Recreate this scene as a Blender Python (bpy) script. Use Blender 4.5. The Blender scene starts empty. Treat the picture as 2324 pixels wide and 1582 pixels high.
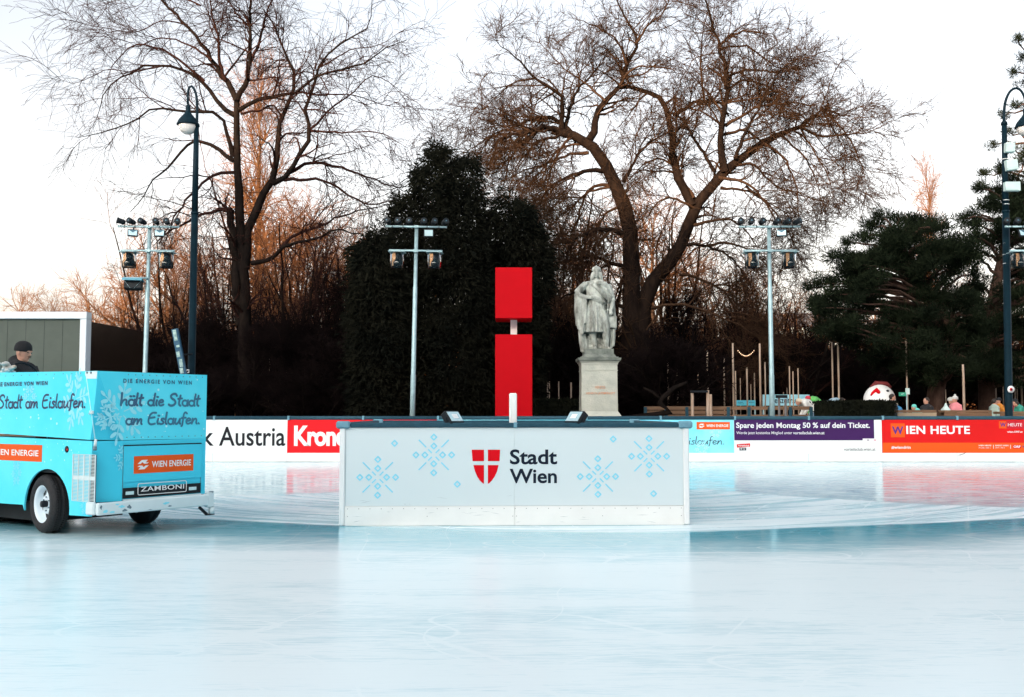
import bpy, math, random
import numpy as np
from mathutils import Vector, Matrix

# ------------------------------------------------------------------ basics
sc = bpy.context.scene
COL = sc.collection
R = math.radians
F = 2330.0                      # focal length in units of a 2324 px wide picture
TH = math.atan(147 / F)         # camera tilt
CAM = Vector((0, 0, 1.29))
S = 1.1015                      # photo pixels per unit of the 2324 px picture


def ray(x, y):
    u = (x - 1162) / F
    v = -(y - 791) / F
    return Vector((u, math.cos(TH) - math.sin(TH) * v, math.sin(TH) + math.cos(TH) * v))


def at(x, y, Y):
    d = ray(x, y)
    return CAM + d * (Y / d.y)


def onplane(x, y, o, n):
    d = ray(x, y)
    return CAM + d * ((o - CAM).dot(n) / d.dot(n))


# ------------------------------------------------------------------ materials
MATS = {}


def mat(name, col, rough=0.6, metal=0.0, var=0.0, vscale=4.0, bump=0.0, bscale=30.0, col2=None,
        spec=0.5, stretch=(1, 1, 1), alpha=1.0, trans=0.0, emit=None, coat=0.0, ior=1.45):
    if name in MATS:
        return MATS[name]
    m = bpy.data.materials.new(name)
    m.use_nodes = True
    nt = m.node_tree
    b = nt.nodes['Principled BSDF']
    b.inputs['Base Color'].default_value = (*col, 1)
    b.inputs['Roughness'].default_value = rough
    b.inputs['Metallic'].default_value = metal
    b.inputs['Specular IOR Level'].default_value = spec
    b.inputs['IOR'].default_value = ior
    b.inputs['Alpha'].default_value = alpha
    b.inputs['Transmission Weight'].default_value = trans
    b.inputs['Coat Weight'].default_value = coat
    if emit:
        b.inputs['Emission Color'].default_value = (*emit[0], 1)
        b.inputs['Emission Strength'].default_value = emit[1]
    tc = nt.nodes.new('ShaderNodeTexCoord')
    mp = nt.nodes.new('ShaderNodeMapping')
    mp.inputs['Scale'].default_value = stretch
    nt.links.new(tc.outputs['Object'], mp.inputs['Vector'])
    if var > 0 or col2:
        n = nt.nodes.new('ShaderNodeTexNoise')
        n.inputs['Scale'].default_value = vscale
        n.inputs['Detail'].default_value = 6
        n.inputs['Roughness'].default_value = 0.62
        nt.links.new(mp.outputs[0], n.inputs['Vector'])
        mr = nt.nodes.new('ShaderNodeMapRange')
        mr.inputs[1].default_value = 0.35
        mr.inputs[2].default_value = 0.68
        nt.links.new(n.outputs['Fac'], mr.inputs[0])
        mx = nt.nodes.new('ShaderNodeMix')
        mx.data_type = 'RGBA'
        c2 = col2 or tuple(c * (1 - var) for c in col)
        mx.inputs['A'].default_value = (*col, 1)
        mx.inputs['B'].default_value = (*c2, 1)
        nt.links.new(mr.outputs[0], mx.inputs['Factor'])
        nt.links.new(mx.outputs['Result'], b.inputs['Base Color'])
    if bump > 0:
        n = nt.nodes.new('ShaderNodeTexNoise')
        n.inputs['Scale'].default_value = bscale
        n.inputs['Detail'].default_value = 5
        nt.links.new(mp.outputs[0], n.inputs['Vector'])
        bp = nt.nodes.new('ShaderNodeBump')
        bp.inputs['Strength'].default_value = bump
        bp.inputs['Distance'].default_value = 0.02
        nt.links.new(n.outputs['Fac'], bp.inputs['Height'])
        nt.links.new(bp.outputs[0], b.inputs['Normal'])
    MATS[name] = m
    return m


# ------------------------------------------------------------------ mesh helpers
def link(o, parent=None):
    COL.objects.link(o)
    if parent is not None:
        o.parent = parent
    return o


def tag(o, label=None, cat=None, group=None, kind=None):
    if label:
        o['label'] = label
    if cat:
        o['category'] = cat
    if group:
        o['group'] = group
    if kind:
        o['kind'] = kind
    return o


def empty(name, loc=(0, 0, 0), rz=0, label=None, cat=None, group=None):
    o = bpy.data.objects.new(name, None)
    o.empty_display_size = 0.2
    link(o)
    o.location = loc
    o.rotation_euler = (0, 0, rz)
    return tag(o, label, cat, group)


class MB:
    """collects simple shapes into one mesh"""

    def __init__(self):
        self.v = []
        self.f = []
        self.m = []
        self.s = []
        self.mats = []

    def mi(self, m):
        if m not in self.mats:
            self.mats.append(m)
        return self.mats.index(m)

    def add(self, vs, fs, m, smooth=False, M=None):
        b = len(self.v)
        k = self.mi(m)
        for p in vs:
            p = Vector(p)
            if M is not None:
                p = M @ p
            self.v.append((p.x, p.y, p.z))
        for f in fs:
            self.f.append(tuple(i + b for i in f))
            self.m.append(k)
            self.s.append(smooth)

    def box(self, c, s, m, M=None, bev=0.0):
        x, y, z = (a / 2 for a in s)
        cx, cy, cz = c
        if bev <= 0 or bev * 2.2 > min(s):
            vs = [(cx + i * x, cy + j * y, cz + k * z) for i in (-1, 1) for j in (-1, 1) for k in (-1, 1)]
            fs = [(0, 1, 3, 2), (4, 6, 7, 5), (0, 4, 5, 1), (2, 3, 7, 6), (0, 2, 6, 4), (1, 5, 7, 3)]
            self.add(vs, fs, m, False, M)
            return
        # chamfered box: hull of 24 points
        vs = []
        idx = {}
        for i in (-1, 1):
            for j in (-1, 1):
                for k in (-1, 1):
                    for a in range(3):
                        d = [x - bev, y - bev, z - bev]
                        d[a] += bev
                        idx[(i, j, k, a)] = len(vs)
                        vs.append((cx + i * d[0], cy + j * d[1], cz + k * d[2]))
        fs = []
        for a in range(3):
            o = [t for t in range(3) if t != a]
            for sgn in (-1, 1):
                q = []
                for p, r in ((-1, -1), (1, -1), (1, 1), (-1, 1)):
                    key = [0, 0, 0]
                    key[a] = sgn
                    key[o[0]] = p
                    key[o[1]] = r
                    q.append(idx[(*key, a)])
                if (sgn > 0) == (a == 1):
                    q.reverse()
                fs.append(tuple(q))
        for a in range(3):      # edges along axis a
            o = [t for t in range(3) if t != a]
            for p in (-1, 1):
                for r in (-1, 1):
                    k0 = [0, 0, 0]
                    k0[o[0]] = p
                    k0[o[1]] = r
                    q = []
                    for sgn, ax in ((-1, o[0]), (1, o[0]), (1, o[1]), (-1, o[1])):
                        k0[a] = sgn
                        q.append(idx[(*k0, ax)])
                    fs.append(tuple(q))
        for i in (-1, 1):
            for j in (-1, 1):
                for k in (-1, 1):
                    fs.append(tuple(idx[(i, j, k, a)] for a in range(3)))
        self.add(vs, fs, m, False, M)

    def bar(self, a, b, w, h, m, up=(0, 0, 1), bev=0.0):
        a = Vector(a)
        b = Vector(b)
        d = (b - a)
        L = d.length
        d.normalize()
        up = Vector(up)
        if abs(d.dot(up)) > 0.98:
            up = Vector((0, 1, 0))
        s = d.cross(up).normalized()
        u = s.cross(d)
        M = Matrix.Translation((a + b) / 2) @ Matrix((s, d, u)).transposed().to_4x4()
        self.box((0, 0, 0), (w, L, h), m, M, bev)

    def tube(self, pts, rad, m, n=10, caps=True, flat=None, smooth=True):
        pts = [Vector(p) for p in pts]
        if not isinstance(rad, (list, tuple)):
            rad = [rad] * len(pts)
        vs = []
        ref = None
        for i, p in enumerate(pts):
            t = (pts[min(i + 1, len(pts) - 1)] - pts[max(i - 1, 0)])
            t.normalize()
            if ref is None:
                ref = Vector((0, 0, 1)) if abs(t.z) < 0.9 else Vector((0, 1, 0))
            a = t.cross(ref)
            if a.length < 1e-4:
                a = t.orthogonal()
            a.normalize()
            b = a.cross(t)
            ref = b.normalized()
            for k in range(n):
                an = 2 * math.pi * k / n
                q = (a * math.cos(an) + b * math.sin(an)) * rad[i]
                if flat is not None:
                    fn = Vector(flat)
                    q = q - fn * q.dot(fn) * 0.95
                vs.append(p + q)
        fs = []
        for i in range(len(pts) - 1):
            for k in range(n):
                k2 = (k + 1) % n
                fs.append((i * n + k, i * n + k2, (i + 1) * n + k2, (i + 1) * n + k))
        if caps:
            fs.append(tuple(range(n - 1, -1, -1)))
            fs.append(tuple((len(pts) - 1) * n + k for k in range(n)))
        self.add(vs, fs, m, smooth and flat is None)

    def cyl(self, a, b, r, m, n=16, r2=None):
        self.tube([a, b], [r, r if r2 is None else r2], m, n)

    def lathe(self, prof, m, n=24, M=None, sx=1.0, sy=1.0, ripple=None, caps=True):
        vs = []
        for (r, z) in prof:
            for k in range(n):
                an = 2 * math.pi * k / n
                rr = r * (1 + (ripple(an, z) if ripple else 0))
                vs.append((rr * math.cos(an) * sx, rr * math.sin(an) * sy, z))
        fs = []
        for i in range(len(prof) - 1):
            for k in range(n):
                k2 = (k + 1) % n
                fs.append((i * n + k, i * n + k2, (i + 1) * n + k2, (i + 1) * n + k))
        if caps and prof[0][0] > 1e-5:
            fs.append(tuple(range(n - 1, -1, -1)))
        if caps and prof[-1][0] > 1e-5:
            fs.append(tuple((len(prof) - 1) * n + k for k in range(n)))
        self.add(vs, fs, m, True, M)

    def ell(self, c, r, m, n=14, M=None):
        vs = []
        fs = []
        k = n // 2
        for i in range(k + 1):
            t = math.pi * i / k
            for j in range(n):
                a = 2 * math.pi * j / n
                vs.append((c[0] + r[0] * math.sin(t) * math.cos(a), c[1] + r[1] * math.sin(t) * math.sin(a),
                           c[2] - r[2] * math.cos(t)))
        for i in range(k):
            for j in range(n):
                j2 = (j + 1) % n
                fs.append((i * n + j, i * n + j2, (i + 1) * n + j2, (i + 1) * n + j))
        self.add(vs, fs, m, True, M)

    def prism(self, poly, d0, d1, fr, m, smooth=False):
        """poly in (u,v), thickness d0..d1 along w; fr maps (u,v,w) to a point"""
        n = len(poly)
        vs = [fr(u, v, d0) for u, v in poly] + [fr(u, v, d1) for u, v in poly]
        fs = [tuple(range(n)), tuple(range(2 * n - 1, n - 1, -1))]
        for i in range(n):
            j = (i + 1) % n
            fs.append((i, i + n, j + n, j))
        self.add(vs, fs, m, smooth)

    def flat(self, poly, fr, m, w=0.0):
        self.add([fr(u, v, w) for u, v in poly], [tuple(range(len(poly)))], m)

    def build(self, name, parent=None, m=None):
        me = bpy.data.meshes.new(name)
        me.from_pydata(self.v, [], self.f)
        for q in self.mats:
            me.materials.append(q)
        me.polygons.foreach_set('material_index', self.m)
        me.polygons.foreach_set('use_smooth', self.s)
        me.update()
        o = bpy.data.objects.new(name, me)
        return link(o, parent)


def recalc(o):
    import bmesh
    bm = bmesh.new()
    bm.from_mesh(o.data)
    bmesh.ops.recalc_face_normals(bm, faces=bm.faces)
    bm.to_mesh(o.data)
    bm.free()
    return o


def remesh(name, mb, voxel, mtl, parent=None, smooth=3, fac=0.5, disp=None):
    """one continuous skin grown over the collected shapes"""
    o = mb.build(name + '_tmp')
    md = o.modifiers.new('r', 'REMESH')
    md.mode = 'VOXEL'
    md.voxel_size = voxel
    md.use_smooth_shade = True
    if smooth:
        s = o.modifiers.new('s', 'SMOOTH')
        s.iterations = smooth
        s.factor = fac
    dg = bpy.context.evaluated_depsgraph_get()
    me = bpy.data.meshes.new_from_object(o.evaluated_get(dg))
    old = o.data
    bpy.data.objects.remove(o)
    bpy.data.meshes.remove(old)
    me.name = name
    me.materials.clear()
    me.materials.append(mtl)
    me.polygons.foreach_set('material_index', [0] * len(me.polygons))
    me.polygons.foreach_set('use_smooth', [True] * len(me.polygons))
    q = bpy.data.objects.new(name, me)
    return link(q, parent)


# ------------------------------------------------------------------ lettering
_TX = {}


def text_geo(body, bold=0.0, space=1.0, shear=0.0):
    key = (body, bold, space, shear)
    if key in _TX:
        return _TX[key]
    cu = bpy.data.curves.new('t', 'FONT')
    cu.body = body
    cu.size = 1
    cu.offset = bold
    cu.space_character = space
    cu.shear = shear
    cu.resolution_u = 4
    o = bpy.data.objects.new('t', cu)
    COL.objects.link(o)
    dg = bpy.context.evaluated_depsgraph_get()
    me = bpy.data.meshes.new_from_object(o.evaluated_get(dg))
    vs = [(v.co.x, v.co.y) for v in me.vertices]
    fs = [tuple(p.vertices) for p in me.polygons]
    bpy.data.objects.remove(o)
    bpy.data.curves.remove(cu)
    bpy.data.meshes.remove(me)
    x0 = min(v[0] for v in vs)
    x1 = max(v[0] for v in vs)
    y0 = min(v[1] for v in vs)
    y1 = max(v[1] for v in vs)
    vs = [((a - x0) / (x1 - x0), (b - y0) / (y1 - y0)) for a, b in vs]
    _TX[key] = (vs, fs)
    return _TX[key]


def put_text(mb, body, fr, u0, v0, u1, v1, m, w=0.003, bold=0.0, space=1.0, shear=0.0):
    vs, fs = text_geo(body, bold, space, shear)
    mb.add([fr(u0 + a * (u1 - u0), v0 + b * (v1 - v0), w) for a, b in vs], fs, m)


# hand-drawn brush letters: strokes on a grid where x-height = 0.5 and ascender = 1
def arc(cx, cy, rx, ry, a0, a1, n=9):
    return [(cx + rx * math.cos(R(a0 + (a1 - a0) * i / n)), cy + ry * math.sin(R(a0 + (a1 - a0) * i / n))) for i in range(n + 1)]


HAND = {
    'h': (0.42, [[(0.05, 1.0), (0.03, 0.5), (0.0, 0.0)], [(0.0, 0.05), (0.12, 0.38), (0.25, 0.46), (0.31, 0.36), (0.29, 0.12), (0.34, 0.0)]]),
    'a': (0.42, [arc(0.17, 0.22, 0.16, 0.24, 60, 380), [(0.36, 0.48), (0.31, 0.2), (0.35, 0.0)]]),
    'l': (0.17, [[(0.1, 1.0), (0.04, 0.45), (0.02, 0.12), (0.1, 0.0)]]),
    't': (0.27, [[(0.16, 0.88), (0.08, 0.35), (0.08, 0.08), (0.17, 0.0)], [(0.0, 0.58), (0.26, 0.62)]]),
    'd': (0.45, [arc(0.17, 0.22, 0.16, 0.23, 50, 380), [(0.42, 1.0), (0.34, 0.4), (0.33, 0.08), (0.37, 0.0)]]),
    'i': (0.17, [[(0.08, 0.46), (0.03, 0.18), (0.07, 0.0)], [(0.11, 0.70), (0.112, 0.73)]]),
    'e': (0.37, [[(0.04, 0.24), (0.26, 0.3), (0.27, 0.42), (0.16, 0.48), (0.04, 0.34), (0.03, 0.12), (0.13, 0.0), (0.31, 0.09)]]),
    'S': (0.55, [[(0.48, 0.82), (0.42, 0.98), (0.26, 0.99), (0.12, 0.84), (0.16, 0.64), (0.34, 0.46), (0.40, 0.24), (0.28, 0.04), (0.10, 0.0), (-0.02, 0.1)]]),
    'm': (0.58, [[(0.06, 0.46), (0.0, 0.0)], [(0.0, 0.02), (0.12, 0.36), (0.22, 0.43), (0.25, 0.3), (0.22, 0.02)], [(0.22, 0.02), (0.34, 0.36), (0.45, 0.43), (0.47, 0.3), (0.45, 0.1), (0.50, 0.0)]]),
    'E': (0.55, [[(0.50, 0.96), (0.28, 0.95), (0.13, 0.75), (0.05, 0.35), (0.08, 0.08), (0.22, -0.02), (0.44, 0.04)], [(0.12, 0.52), (0.42, 0.58)]]),
    's': (0.33, [[(0.28, 0.42), (0.18, 0.47), (0.08, 0.38), (0.22, 0.2), (0.2, 0.05), (0.06, 0.0), (-0.02, 0.06)]]),
    'u': (0.43, [[(0.07, 0.46), (0.02, 0.14), (0.1, 0.0), (0.22, 0.12), (0.33, 0.44)], [(0.33, 0.44), (0.30, 0.15), (0.36, 0.0)]]),
    'f': (0.28, [[(0.34, 0.9), (0.24, 1.0), (0.14, 0.84), (0.1, 0.4), (0.04, -0.12), (-0.02, -0.2)], [(0.0, 0.5), (0.27, 0.54)]]),
    'n': (0.42, [[(0.06, 0.46), (0.0, 0.0)], [(0.0, 0.03), (0.14, 0.38), (0.26, 0.44), (0.3, 0.3), (0.28, 0.08), (0.33, 0.0)]]),
    '.': (0.12, [[(0.03, 0.02), (0.035, 0.03)]]),
    ' ': (0.26, []),
}
HAND['ä'] = (0.42, HAND['a'][1] + [[(0.12, 0.72), (0.122, 0.75)], [(0.30, 0.74), (0.302, 0.77)]])


def put_hand(mb, s, fr, u0, v0, u1, v1, m, w=0.002, wt=0.045, n=6):
    """v0 = baseline, v1 = ascender line"""
    tot = sum(HAND[c][0] for c in s[:-1]) + HAND[s[-1]][0] * 0.6
    kx = (u1 - u0) / tot
    ky = v1 - v0
    x = 0
    nrm = (Vector(fr(0, 0, 1)) - Vector(fr(0, 0, 0))).normalized()
    for ch in s:
        for st in HAND[ch][1]:
            p = st
            if len(p) > 2:     # smooth the stroke
                q = []
                for i in range(len(p) - 1):
                    p0, p1, p2, p3 = p[max(i - 1, 0)], p[i], p[i + 1], p[min(i + 2, len(p) - 1)]
                    for t in (0, 1 / 3, 2 / 3):
                        q.append(tuple(0.5 * (2 * p1[k] + (p2[k] - p0[k]) * t + (2 * p0[k] - 5 * p1[k] + 4 * p2[k] - p3[k]) * t * t
                                              + (3 * p1[k] - p0[k] - 3 * p2[k] + p3[k]) * t ** 3) for k in (0, 1)))
                q.append(p[-1])
                p = q
            P = [Vector(fr(u0 + (x + a) * kx, v0 + b * ky, w)) for a, b in p]
            e0 = (P[0] - P[1]).normalized() * wt * ky * 0.7
            e1 = (P[-1] - P[-2]).normalized() * wt * ky * 0.7
            P = [P[0] + e0] + P + [P[-1] + e1]
            rr = [wt * ky] * len(P)
            rr[0] = rr[-1] = wt * ky * 0.55
            if len(p) == 2 and abs(p[0][1] - p[1][1]) < 0.035 and abs(p[0][0] - p[1][0]) < 0.05:
                rr = [r * 1.5 for r in rr]
            mb.tube(P, rr, m, n=n, flat=nrm)
        x += HAND[ch][0]


# ------------------------------------------------------------------ branches and leaves
def mesh_np(name, V, quads, m, parent=None, smooth=True, tris=None):
    me = bpy.data.meshes.new(name)
    nq = len(quads)
    me.vertices.add(len(V))
    me.vertices.foreach_set('co', np.asarray(V, np.float32).ravel())
    me.loops.add(nq * 4)
    me.loops.foreach_set('vertex_index', np.asarray(quads, np.int32).ravel())
    me.polygons.add(nq)
    me.polygons.foreach_set('loop_start', np.arange(0, nq * 4, 4, dtype=np.int32))
    me.polygons.foreach_set('loop_total', np.full(nq, 4, np.int32))
    me.polygons.foreach_set('use_smooth', np.full(nq, smooth))
    me.update(calc_edges=True)
    if isinstance(m, (list, tuple)):
        for q in m:
            me.materials.append(q)
    else:
        me.materials.append(m)
    return link(bpy.data.objects.new(name, me), parent)


def tubes_np(P, Rd, n):
    """P (N,K,3), Rd (N,K) -> verts, quads"""
    N, K, _ = P.shape
    T = np.empty_like(P)
    T[:, 1:-1] = P[:, 2:] - P[:, :-2]
    T[:, 0] = P[:, 1] - P[:, 0]
    T[:, -1] = P[:, -1] - P[:, -2]
    T /= np.linalg.norm(T, axis=2, keepdims=True) + 1e-9
    mean = P[:, -1] - P[:, 0]
    mean /= np.linalg.norm(mean, axis=1, keepdims=True) + 1e-9
    ref = np.where(np.abs(mean[:, 2:3]) > 0.75, np.array([[0.3, 1.0, 0]]), np.array([[0, 0.1, 1.0]]))[:, None, :]
    A = np.cross(T, np.broadcast_to(ref, T.shape))
    A /= np.linalg.norm(A, axis=2, keepdims=True) + 1e-9
    B = np.cross(A, T)
    an = np.arange(n) * 2 * math.pi / n
    V = P[:, :, None, :] + Rd[:, :, None, None] * (A[:, :, None, :] * np.cos(an)[None, None, :, None] + B[:, :, None, :] * np.sin(an)[None, None, :, None])
    idx = np.arange(N * K * n).reshape(N, K, n)
    a = idx[:, :-1, :]
    b = np.roll(idx, -1, axis=2)[:, :-1, :]
    c = np.roll(idx, -1, axis=2)[:, 1:, :]
    d = idx[:, 1:, :]
    Q = np.stack([a, b, c, d], -1).reshape(-1, 4)
    return V.reshape(-1, 3), Q


class Tubes:
    def __init__(self):
        self.V = []
        self.Q = []
        self.n = 0

    def add(self, P, Rd, n):
        if len(P) == 0:
            return
        V, Q = tubes_np(np.asarray(P, float), np.asarray(Rd, float), n)
        self.V.append(V)
        self.Q.append(Q + self.n)
        self.n += len(V)

    def build(self, name, m, parent=None):
        return mesh_np(name, np.concatenate(self.V), np.concatenate(self.Q), m, parent)


def resample(pts, k):
    """smooth a short list of points into k points"""
    P = np.asarray(pts, float)
    out = []
    for i in range(len(P) - 1):
        p0, p1, p2, p3 = P[max(i - 1, 0)], P[i], P[i + 1], P[min(i + 2, len(P) - 1)]
        for t in np.linspace(0, 1, 9)[:-1]:
            out.append(0.5 * (2 * p1 + (p2 - p0) * t + (2 * p0 - 5 * p1 + 4 * p2 - p3) * t * t + (3 * p1 - p0 - 3 * p2 + p3) * t ** 3))
    out.append(P[-1])
    out = np.array(out)
    d = np.r_[0, np.cumsum(np.linalg.norm(np.diff(out[:, :3], axis=0), axis=1))]
    s = np.linspace(0, d[-1], k)
    return np.stack([np.interp(s, d, out[:, c]) for c in range(out.shape[1])], 1)


def grow(rng, P, Rd, per, L, ang=(30, 65), K=7, t0=0.2, wig=0.25, droop=0.0, lift=0.0, rend=0.004, rk=0.55, rmax=9, lentip=0.5, flatten=1.0):
    """children of every polyline: per = mean number each (may be an array), L = (min,max) length"""
    N, Kp, _ = P.shape
    cnt = rng.poisson(per, N) if np.isscalar(per) else rng.poisson(np.asarray(per))
    idx = np.repeat(np.arange(N), cnt)
    M = len(idx)
    if M == 0:
        return np.zeros((0, K, 3)), np.zeros((0, K))
    t = t0 + (1 - t0) * rng.random(M)
    s = t * (Kp - 1)
    i = np.minimum(s.astype(int), Kp - 2)
    f = (s - i)[:, None]
    pos = P[idx, i] * (1 - f) + P[idx, i + 1] * f
    r0 = Rd[idx, i] * (1 - f[:, 0]) + Rd[idx, i + 1] * f[:, 0]
    tan = P[idx, i + 1] - P[idx, i]
    tan /= np.linalg.norm(tan, axis=1, keepdims=True) + 1e-9
    rv = rng.normal(size=(M, 3))
    rv[:, 1] *= flatten
    perp = rv - tan * (rv * tan).sum(1, keepdims=True)
    perp /= np.linalg.norm(perp, axis=1, keepdims=True) + 1e-9
    a = np.radians(rng.uniform(ang[0], ang[1], M))[:, None]
    d = tan * np.cos(a) + perp * np.sin(a)
    ln = rng.uniform(L[0], L[1], M) * (1 - (1 - lentip) * t)
    C = np.empty((M, K, 3))
    C[:, 0] = pos
    st = (ln / (K - 1))[:, None]
    turn = rng.normal(size=(M, 3)) * wig * 0.5
    for k in range(1, K):
        d = d + rng.normal(size=(M, 3)) * wig + turn * 0.5
        d[:, 2] += lift - droop * (k / K)
        d /= np.linalg.norm(d, axis=1, keepdims=True) + 1e-9
        C[:, k] = C[:, k - 1] + d * st
    rs = np.minimum(r0 * rk, rmax)
    rs = np.maximum(rs, rend)
    ks = np.linspace(0, 1, K)[None, :]
    RR = rs[:, None] * (1 - ks) + rend * ks
    return C, RR


def leaves_np(rng, C, D, L, W):
    """diamond leaves / sprays: centres C (N,3), directions D, lengths, widths"""
    N = len(C)
    D = D / (np.linalg.norm(D, axis=1, keepdims=True) + 1e-9)
    rv = rng.normal(size=(N, 3))
    s = np.cross(D, rv)
    s /= np.linalg.norm(s, axis=1, keepdims=True) + 1e-9
    a = C
    b = C + D * (L * 0.45)[:, None] + s * W[:, None]
    c = C + D * L[:, None]
    d = C + D * (L * 0.45)[:, None] - s * W[:, None]
    V = np.stack([a, b, c, d], 1).reshape(-1, 3)
    Q = np.arange(4 * N).reshape(N, 4)
    return V, Q


def in_poly(x, y, poly):
    c = np.zeros(len(x), bool)
    n = len(poly)
    for i in range(n):
        x1, y1 = poly[i]
        x2, y2 = poly[(i + 1) % n]
        hit = ((y1 > y) != (y2 > y)) & (x < (x2 - x1) * (y - y1) / (y2 - y1 + 1e-9) + x1)
        c ^= hit
    return c
# ------------------------------------------------------------------ camera, light, sky
SUN_EL = 14.0
SUN_AZ = 205.0        # compass style: 180 = straight behind the camera, more = from its left
sd = Vector((math.sin(R(SUN_AZ)) * math.cos(R(SUN_EL)), math.cos(R(SUN_AZ)) * math.cos(R(SUN_EL)), math.sin(R(SUN_EL))))  # towards the sun
cam = bpy.data.cameras.new('camera')
cam.sensor_width = 36
cam.lens = 36 * F / 2324
cam.clip_end = 2000
co = bpy.data.objects.new('camera', cam)
COL.objects.link(co)
co.location = CAM
co.rotation_euler = (math.pi / 2 + TH, 0, 0)
sc.camera = co

w = bpy.data.worlds.new('World')
sc.world = w
w.use_nodes = True
nt = w.node_tree
bg = nt.nodes['Background']
sky = nt.nodes.new('ShaderNodeTexSky')
sky.sky_type = 'NISHITA'
sky.sun_disc = False
sky.sun_elevation = R(SUN_EL)
sky.sun_rotation = R(SUN_AZ)
sky.air_density = 1.0
sky.dust_density = 4.0
sky.ozone_density = 1.0
# thin bright overcast veil: the clear sky mixed towards its own brightness
bw = nt.nodes.new('ShaderNodeRGBToBW')
nt.links.new(sky.outputs[0], bw.inputs[0])
tint = nt.nodes.new('ShaderNodeMix')
tint.data_type = 'RGBA'
tint.blend_type = 'MULTIPLY'
tint.inputs['Factor'].default_value = 1.0
nt.links.new(bw.outputs[0], tint.inputs['A'])
tint.inputs['B'].default_value = (1.06, 1.09, 1.10, 1)
vmix = nt.nodes.new('ShaderNodeMix')
vmix.data_type = 'RGBA'
vmix.inputs['Factor'].default_value = 0.68
nt.links.new(sky.outputs[0], vmix.inputs['A'])
nt.links.new(tint.outputs['Result'], vmix.inputs['B'])
# peach glow low on the horizon
gtc = nt.nodes.new('ShaderNodeTexCoord')
gsp = nt.nodes.new('ShaderNodeSeparateXYZ')
nt.links.new(gtc.outputs['Generated'], gsp.inputs[0])
gmr = nt.nodes.new('ShaderNodeMapRange')
gmr.inputs[1].default_value = 0.0
gmr.inputs[2].default_value = 0.55
nt.links.new(gsp.outputs['Z'], gmr.inputs[0])
gcr = nt.nodes.new('ShaderNodeMix')
gcr.data_type = 'RGBA'
gcr.inputs['A'].default_value = (1.22, 1.04, 0.93, 1)
gcr.inputs['B'].default_value = (1.24, 1.235, 1.225, 1)
nt.links.new(gmr.outputs[0], gcr.inputs['Factor'])
gmul = nt.nodes.new('ShaderNodeMix')
gmul.data_type = 'RGBA'
gmul.blend_type = 'MULTIPLY'
gmul.inputs['Factor'].default_value = 1.0
nt.links.new(vmix.outputs['Result'], gmul.inputs['A'])
nt.links.new(gcr.outputs['Result'], gmul.inputs['B'])
# the veil is thinner away from the sun and brightest behind the camera
amr = nt.nodes.new('ShaderNodeMapRange')
amr.inputs[1].default_value = -0.3
amr.inputs[2].default_value = 0.75
amr.inputs[3].default_value = 1.03
amr.inputs[4].default_value = 0.74
nt.links.new(gsp.outputs['Y'], amr.inputs[0])
amul = nt.nodes.new('ShaderNodeVectorMath')
amul.operation = 'SCALE'
nt.links.new(gmul.outputs['Result'], amul.inputs[0])
nt.links.new(amr.outputs[0], amul.inputs['Scale'])
nt.links.new(amul.outputs[0], bg.inputs[0])
bg.inputs[1].default_value = 0.15
sl = bpy.data.lights.new('sun', 'SUN')
sl.energy = 3.4
sl.angle = R(0.6)
sl.color = (1.0, 0.66, 0.38)
so = bpy.data.objects.new('sun', sl)
COL.objects.link(so)
so.rotation_euler = (-sd).to_track_quat('-Z', 'Y').to_euler()
sc.view_settings.view_transform = 'Standard'
sc.view_settings.look = 'None'
sc.view_settings.exposure = 1.9
sc.view_settings.gamma = 1.0
sc.cycles.max_bounces = 8
sc.cycles.transparent_max_bounces = 16
sc.cycles.use_denoising = True

# ------------------------------------------------------------------ colours
M_white = mat('white_plastic', (0.75, 0.76, 0.76), 0.35, var=0.05, vscale=1.5)
M_kick = mat('kick_plate_white', (0.78, 0.78, 0.76), 0.5, var=0.06, vscale=3, bump=0.1)
M_pale = mat('pale_blue_film', (0.60, 0.67, 0.69), 0.4, var=0.02, vscale=1)
M_rail = mat('slate_rail', (0.022, 0.07, 0.10), 0.5, spec=.2, var=0.25, vscale=12, bump=0.08)
M_cap = mat('rail_cap_blue', (0.16, 0.32, 0.40), 0.5, spec=.2, var=0.2, vscale=14)
M_ink = mat('ink_navy', (0.010, 0.016, 0.030), 0.6, spec=.1)
M_black = mat('black_ink', (0.018, 0.018, 0.022), 0.6, spec=.1)
M_red = mat('krone_red', (0.74, 0.012, 0.018), 0.5, var=0.06, vscale=2, spec=.15)
M_red2 = mat('banner_red', (0.64, 0.012, 0.012), 0.5, var=0.1, vscale=1, spec=.15)
M_orange = mat('banner_orange', (0.72, 0.09, 0.012), 0.5, spec=.15)
M_purple = mat('banner_purple', (0.05, 0.015, 0.09), 0.5, var=0.08, vscale=1, spec=.15)
M_shield = mat('shield_red', (0.62, 0.003, 0.010), 0.6, spec=.1)
M_flake = mat('flake_blue', (0.22, 0.62, 0.76), 0.5, spec=.2)
M_cyanb = mat('banner_cyan', (0.12, 0.60, 0.76), 0.5, col2=(0.33, 0.72, 0.82), vscale=0.7, spec=.2)
M_signred = mat('sign_red', (0.42, 0.0015, 0.006), 0.6, spec=.08, var=0.06, vscale=3, bump=0.03, bscale=60)
M_gal = mat('galvanised_steel', (0.33, 0.47, 0.50), 0.45, metal=0.35, var=0.25, vscale=7, bump=0.05)
M_dark = mat('black_metal', (0.014, 0.018, 0.022), 0.5, spec=.15, var=0.3, vscale=9)
M_lamp = mat('lamp_green_blue', (0.004, 0.017, 0.026), 0.5, spec=.1, var=0.3, vscale=5, bump=0.06)
M_glass = mat('lens_glass', (0.06, 0.13, 0.17), 0.2, metal=0.3)
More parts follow.
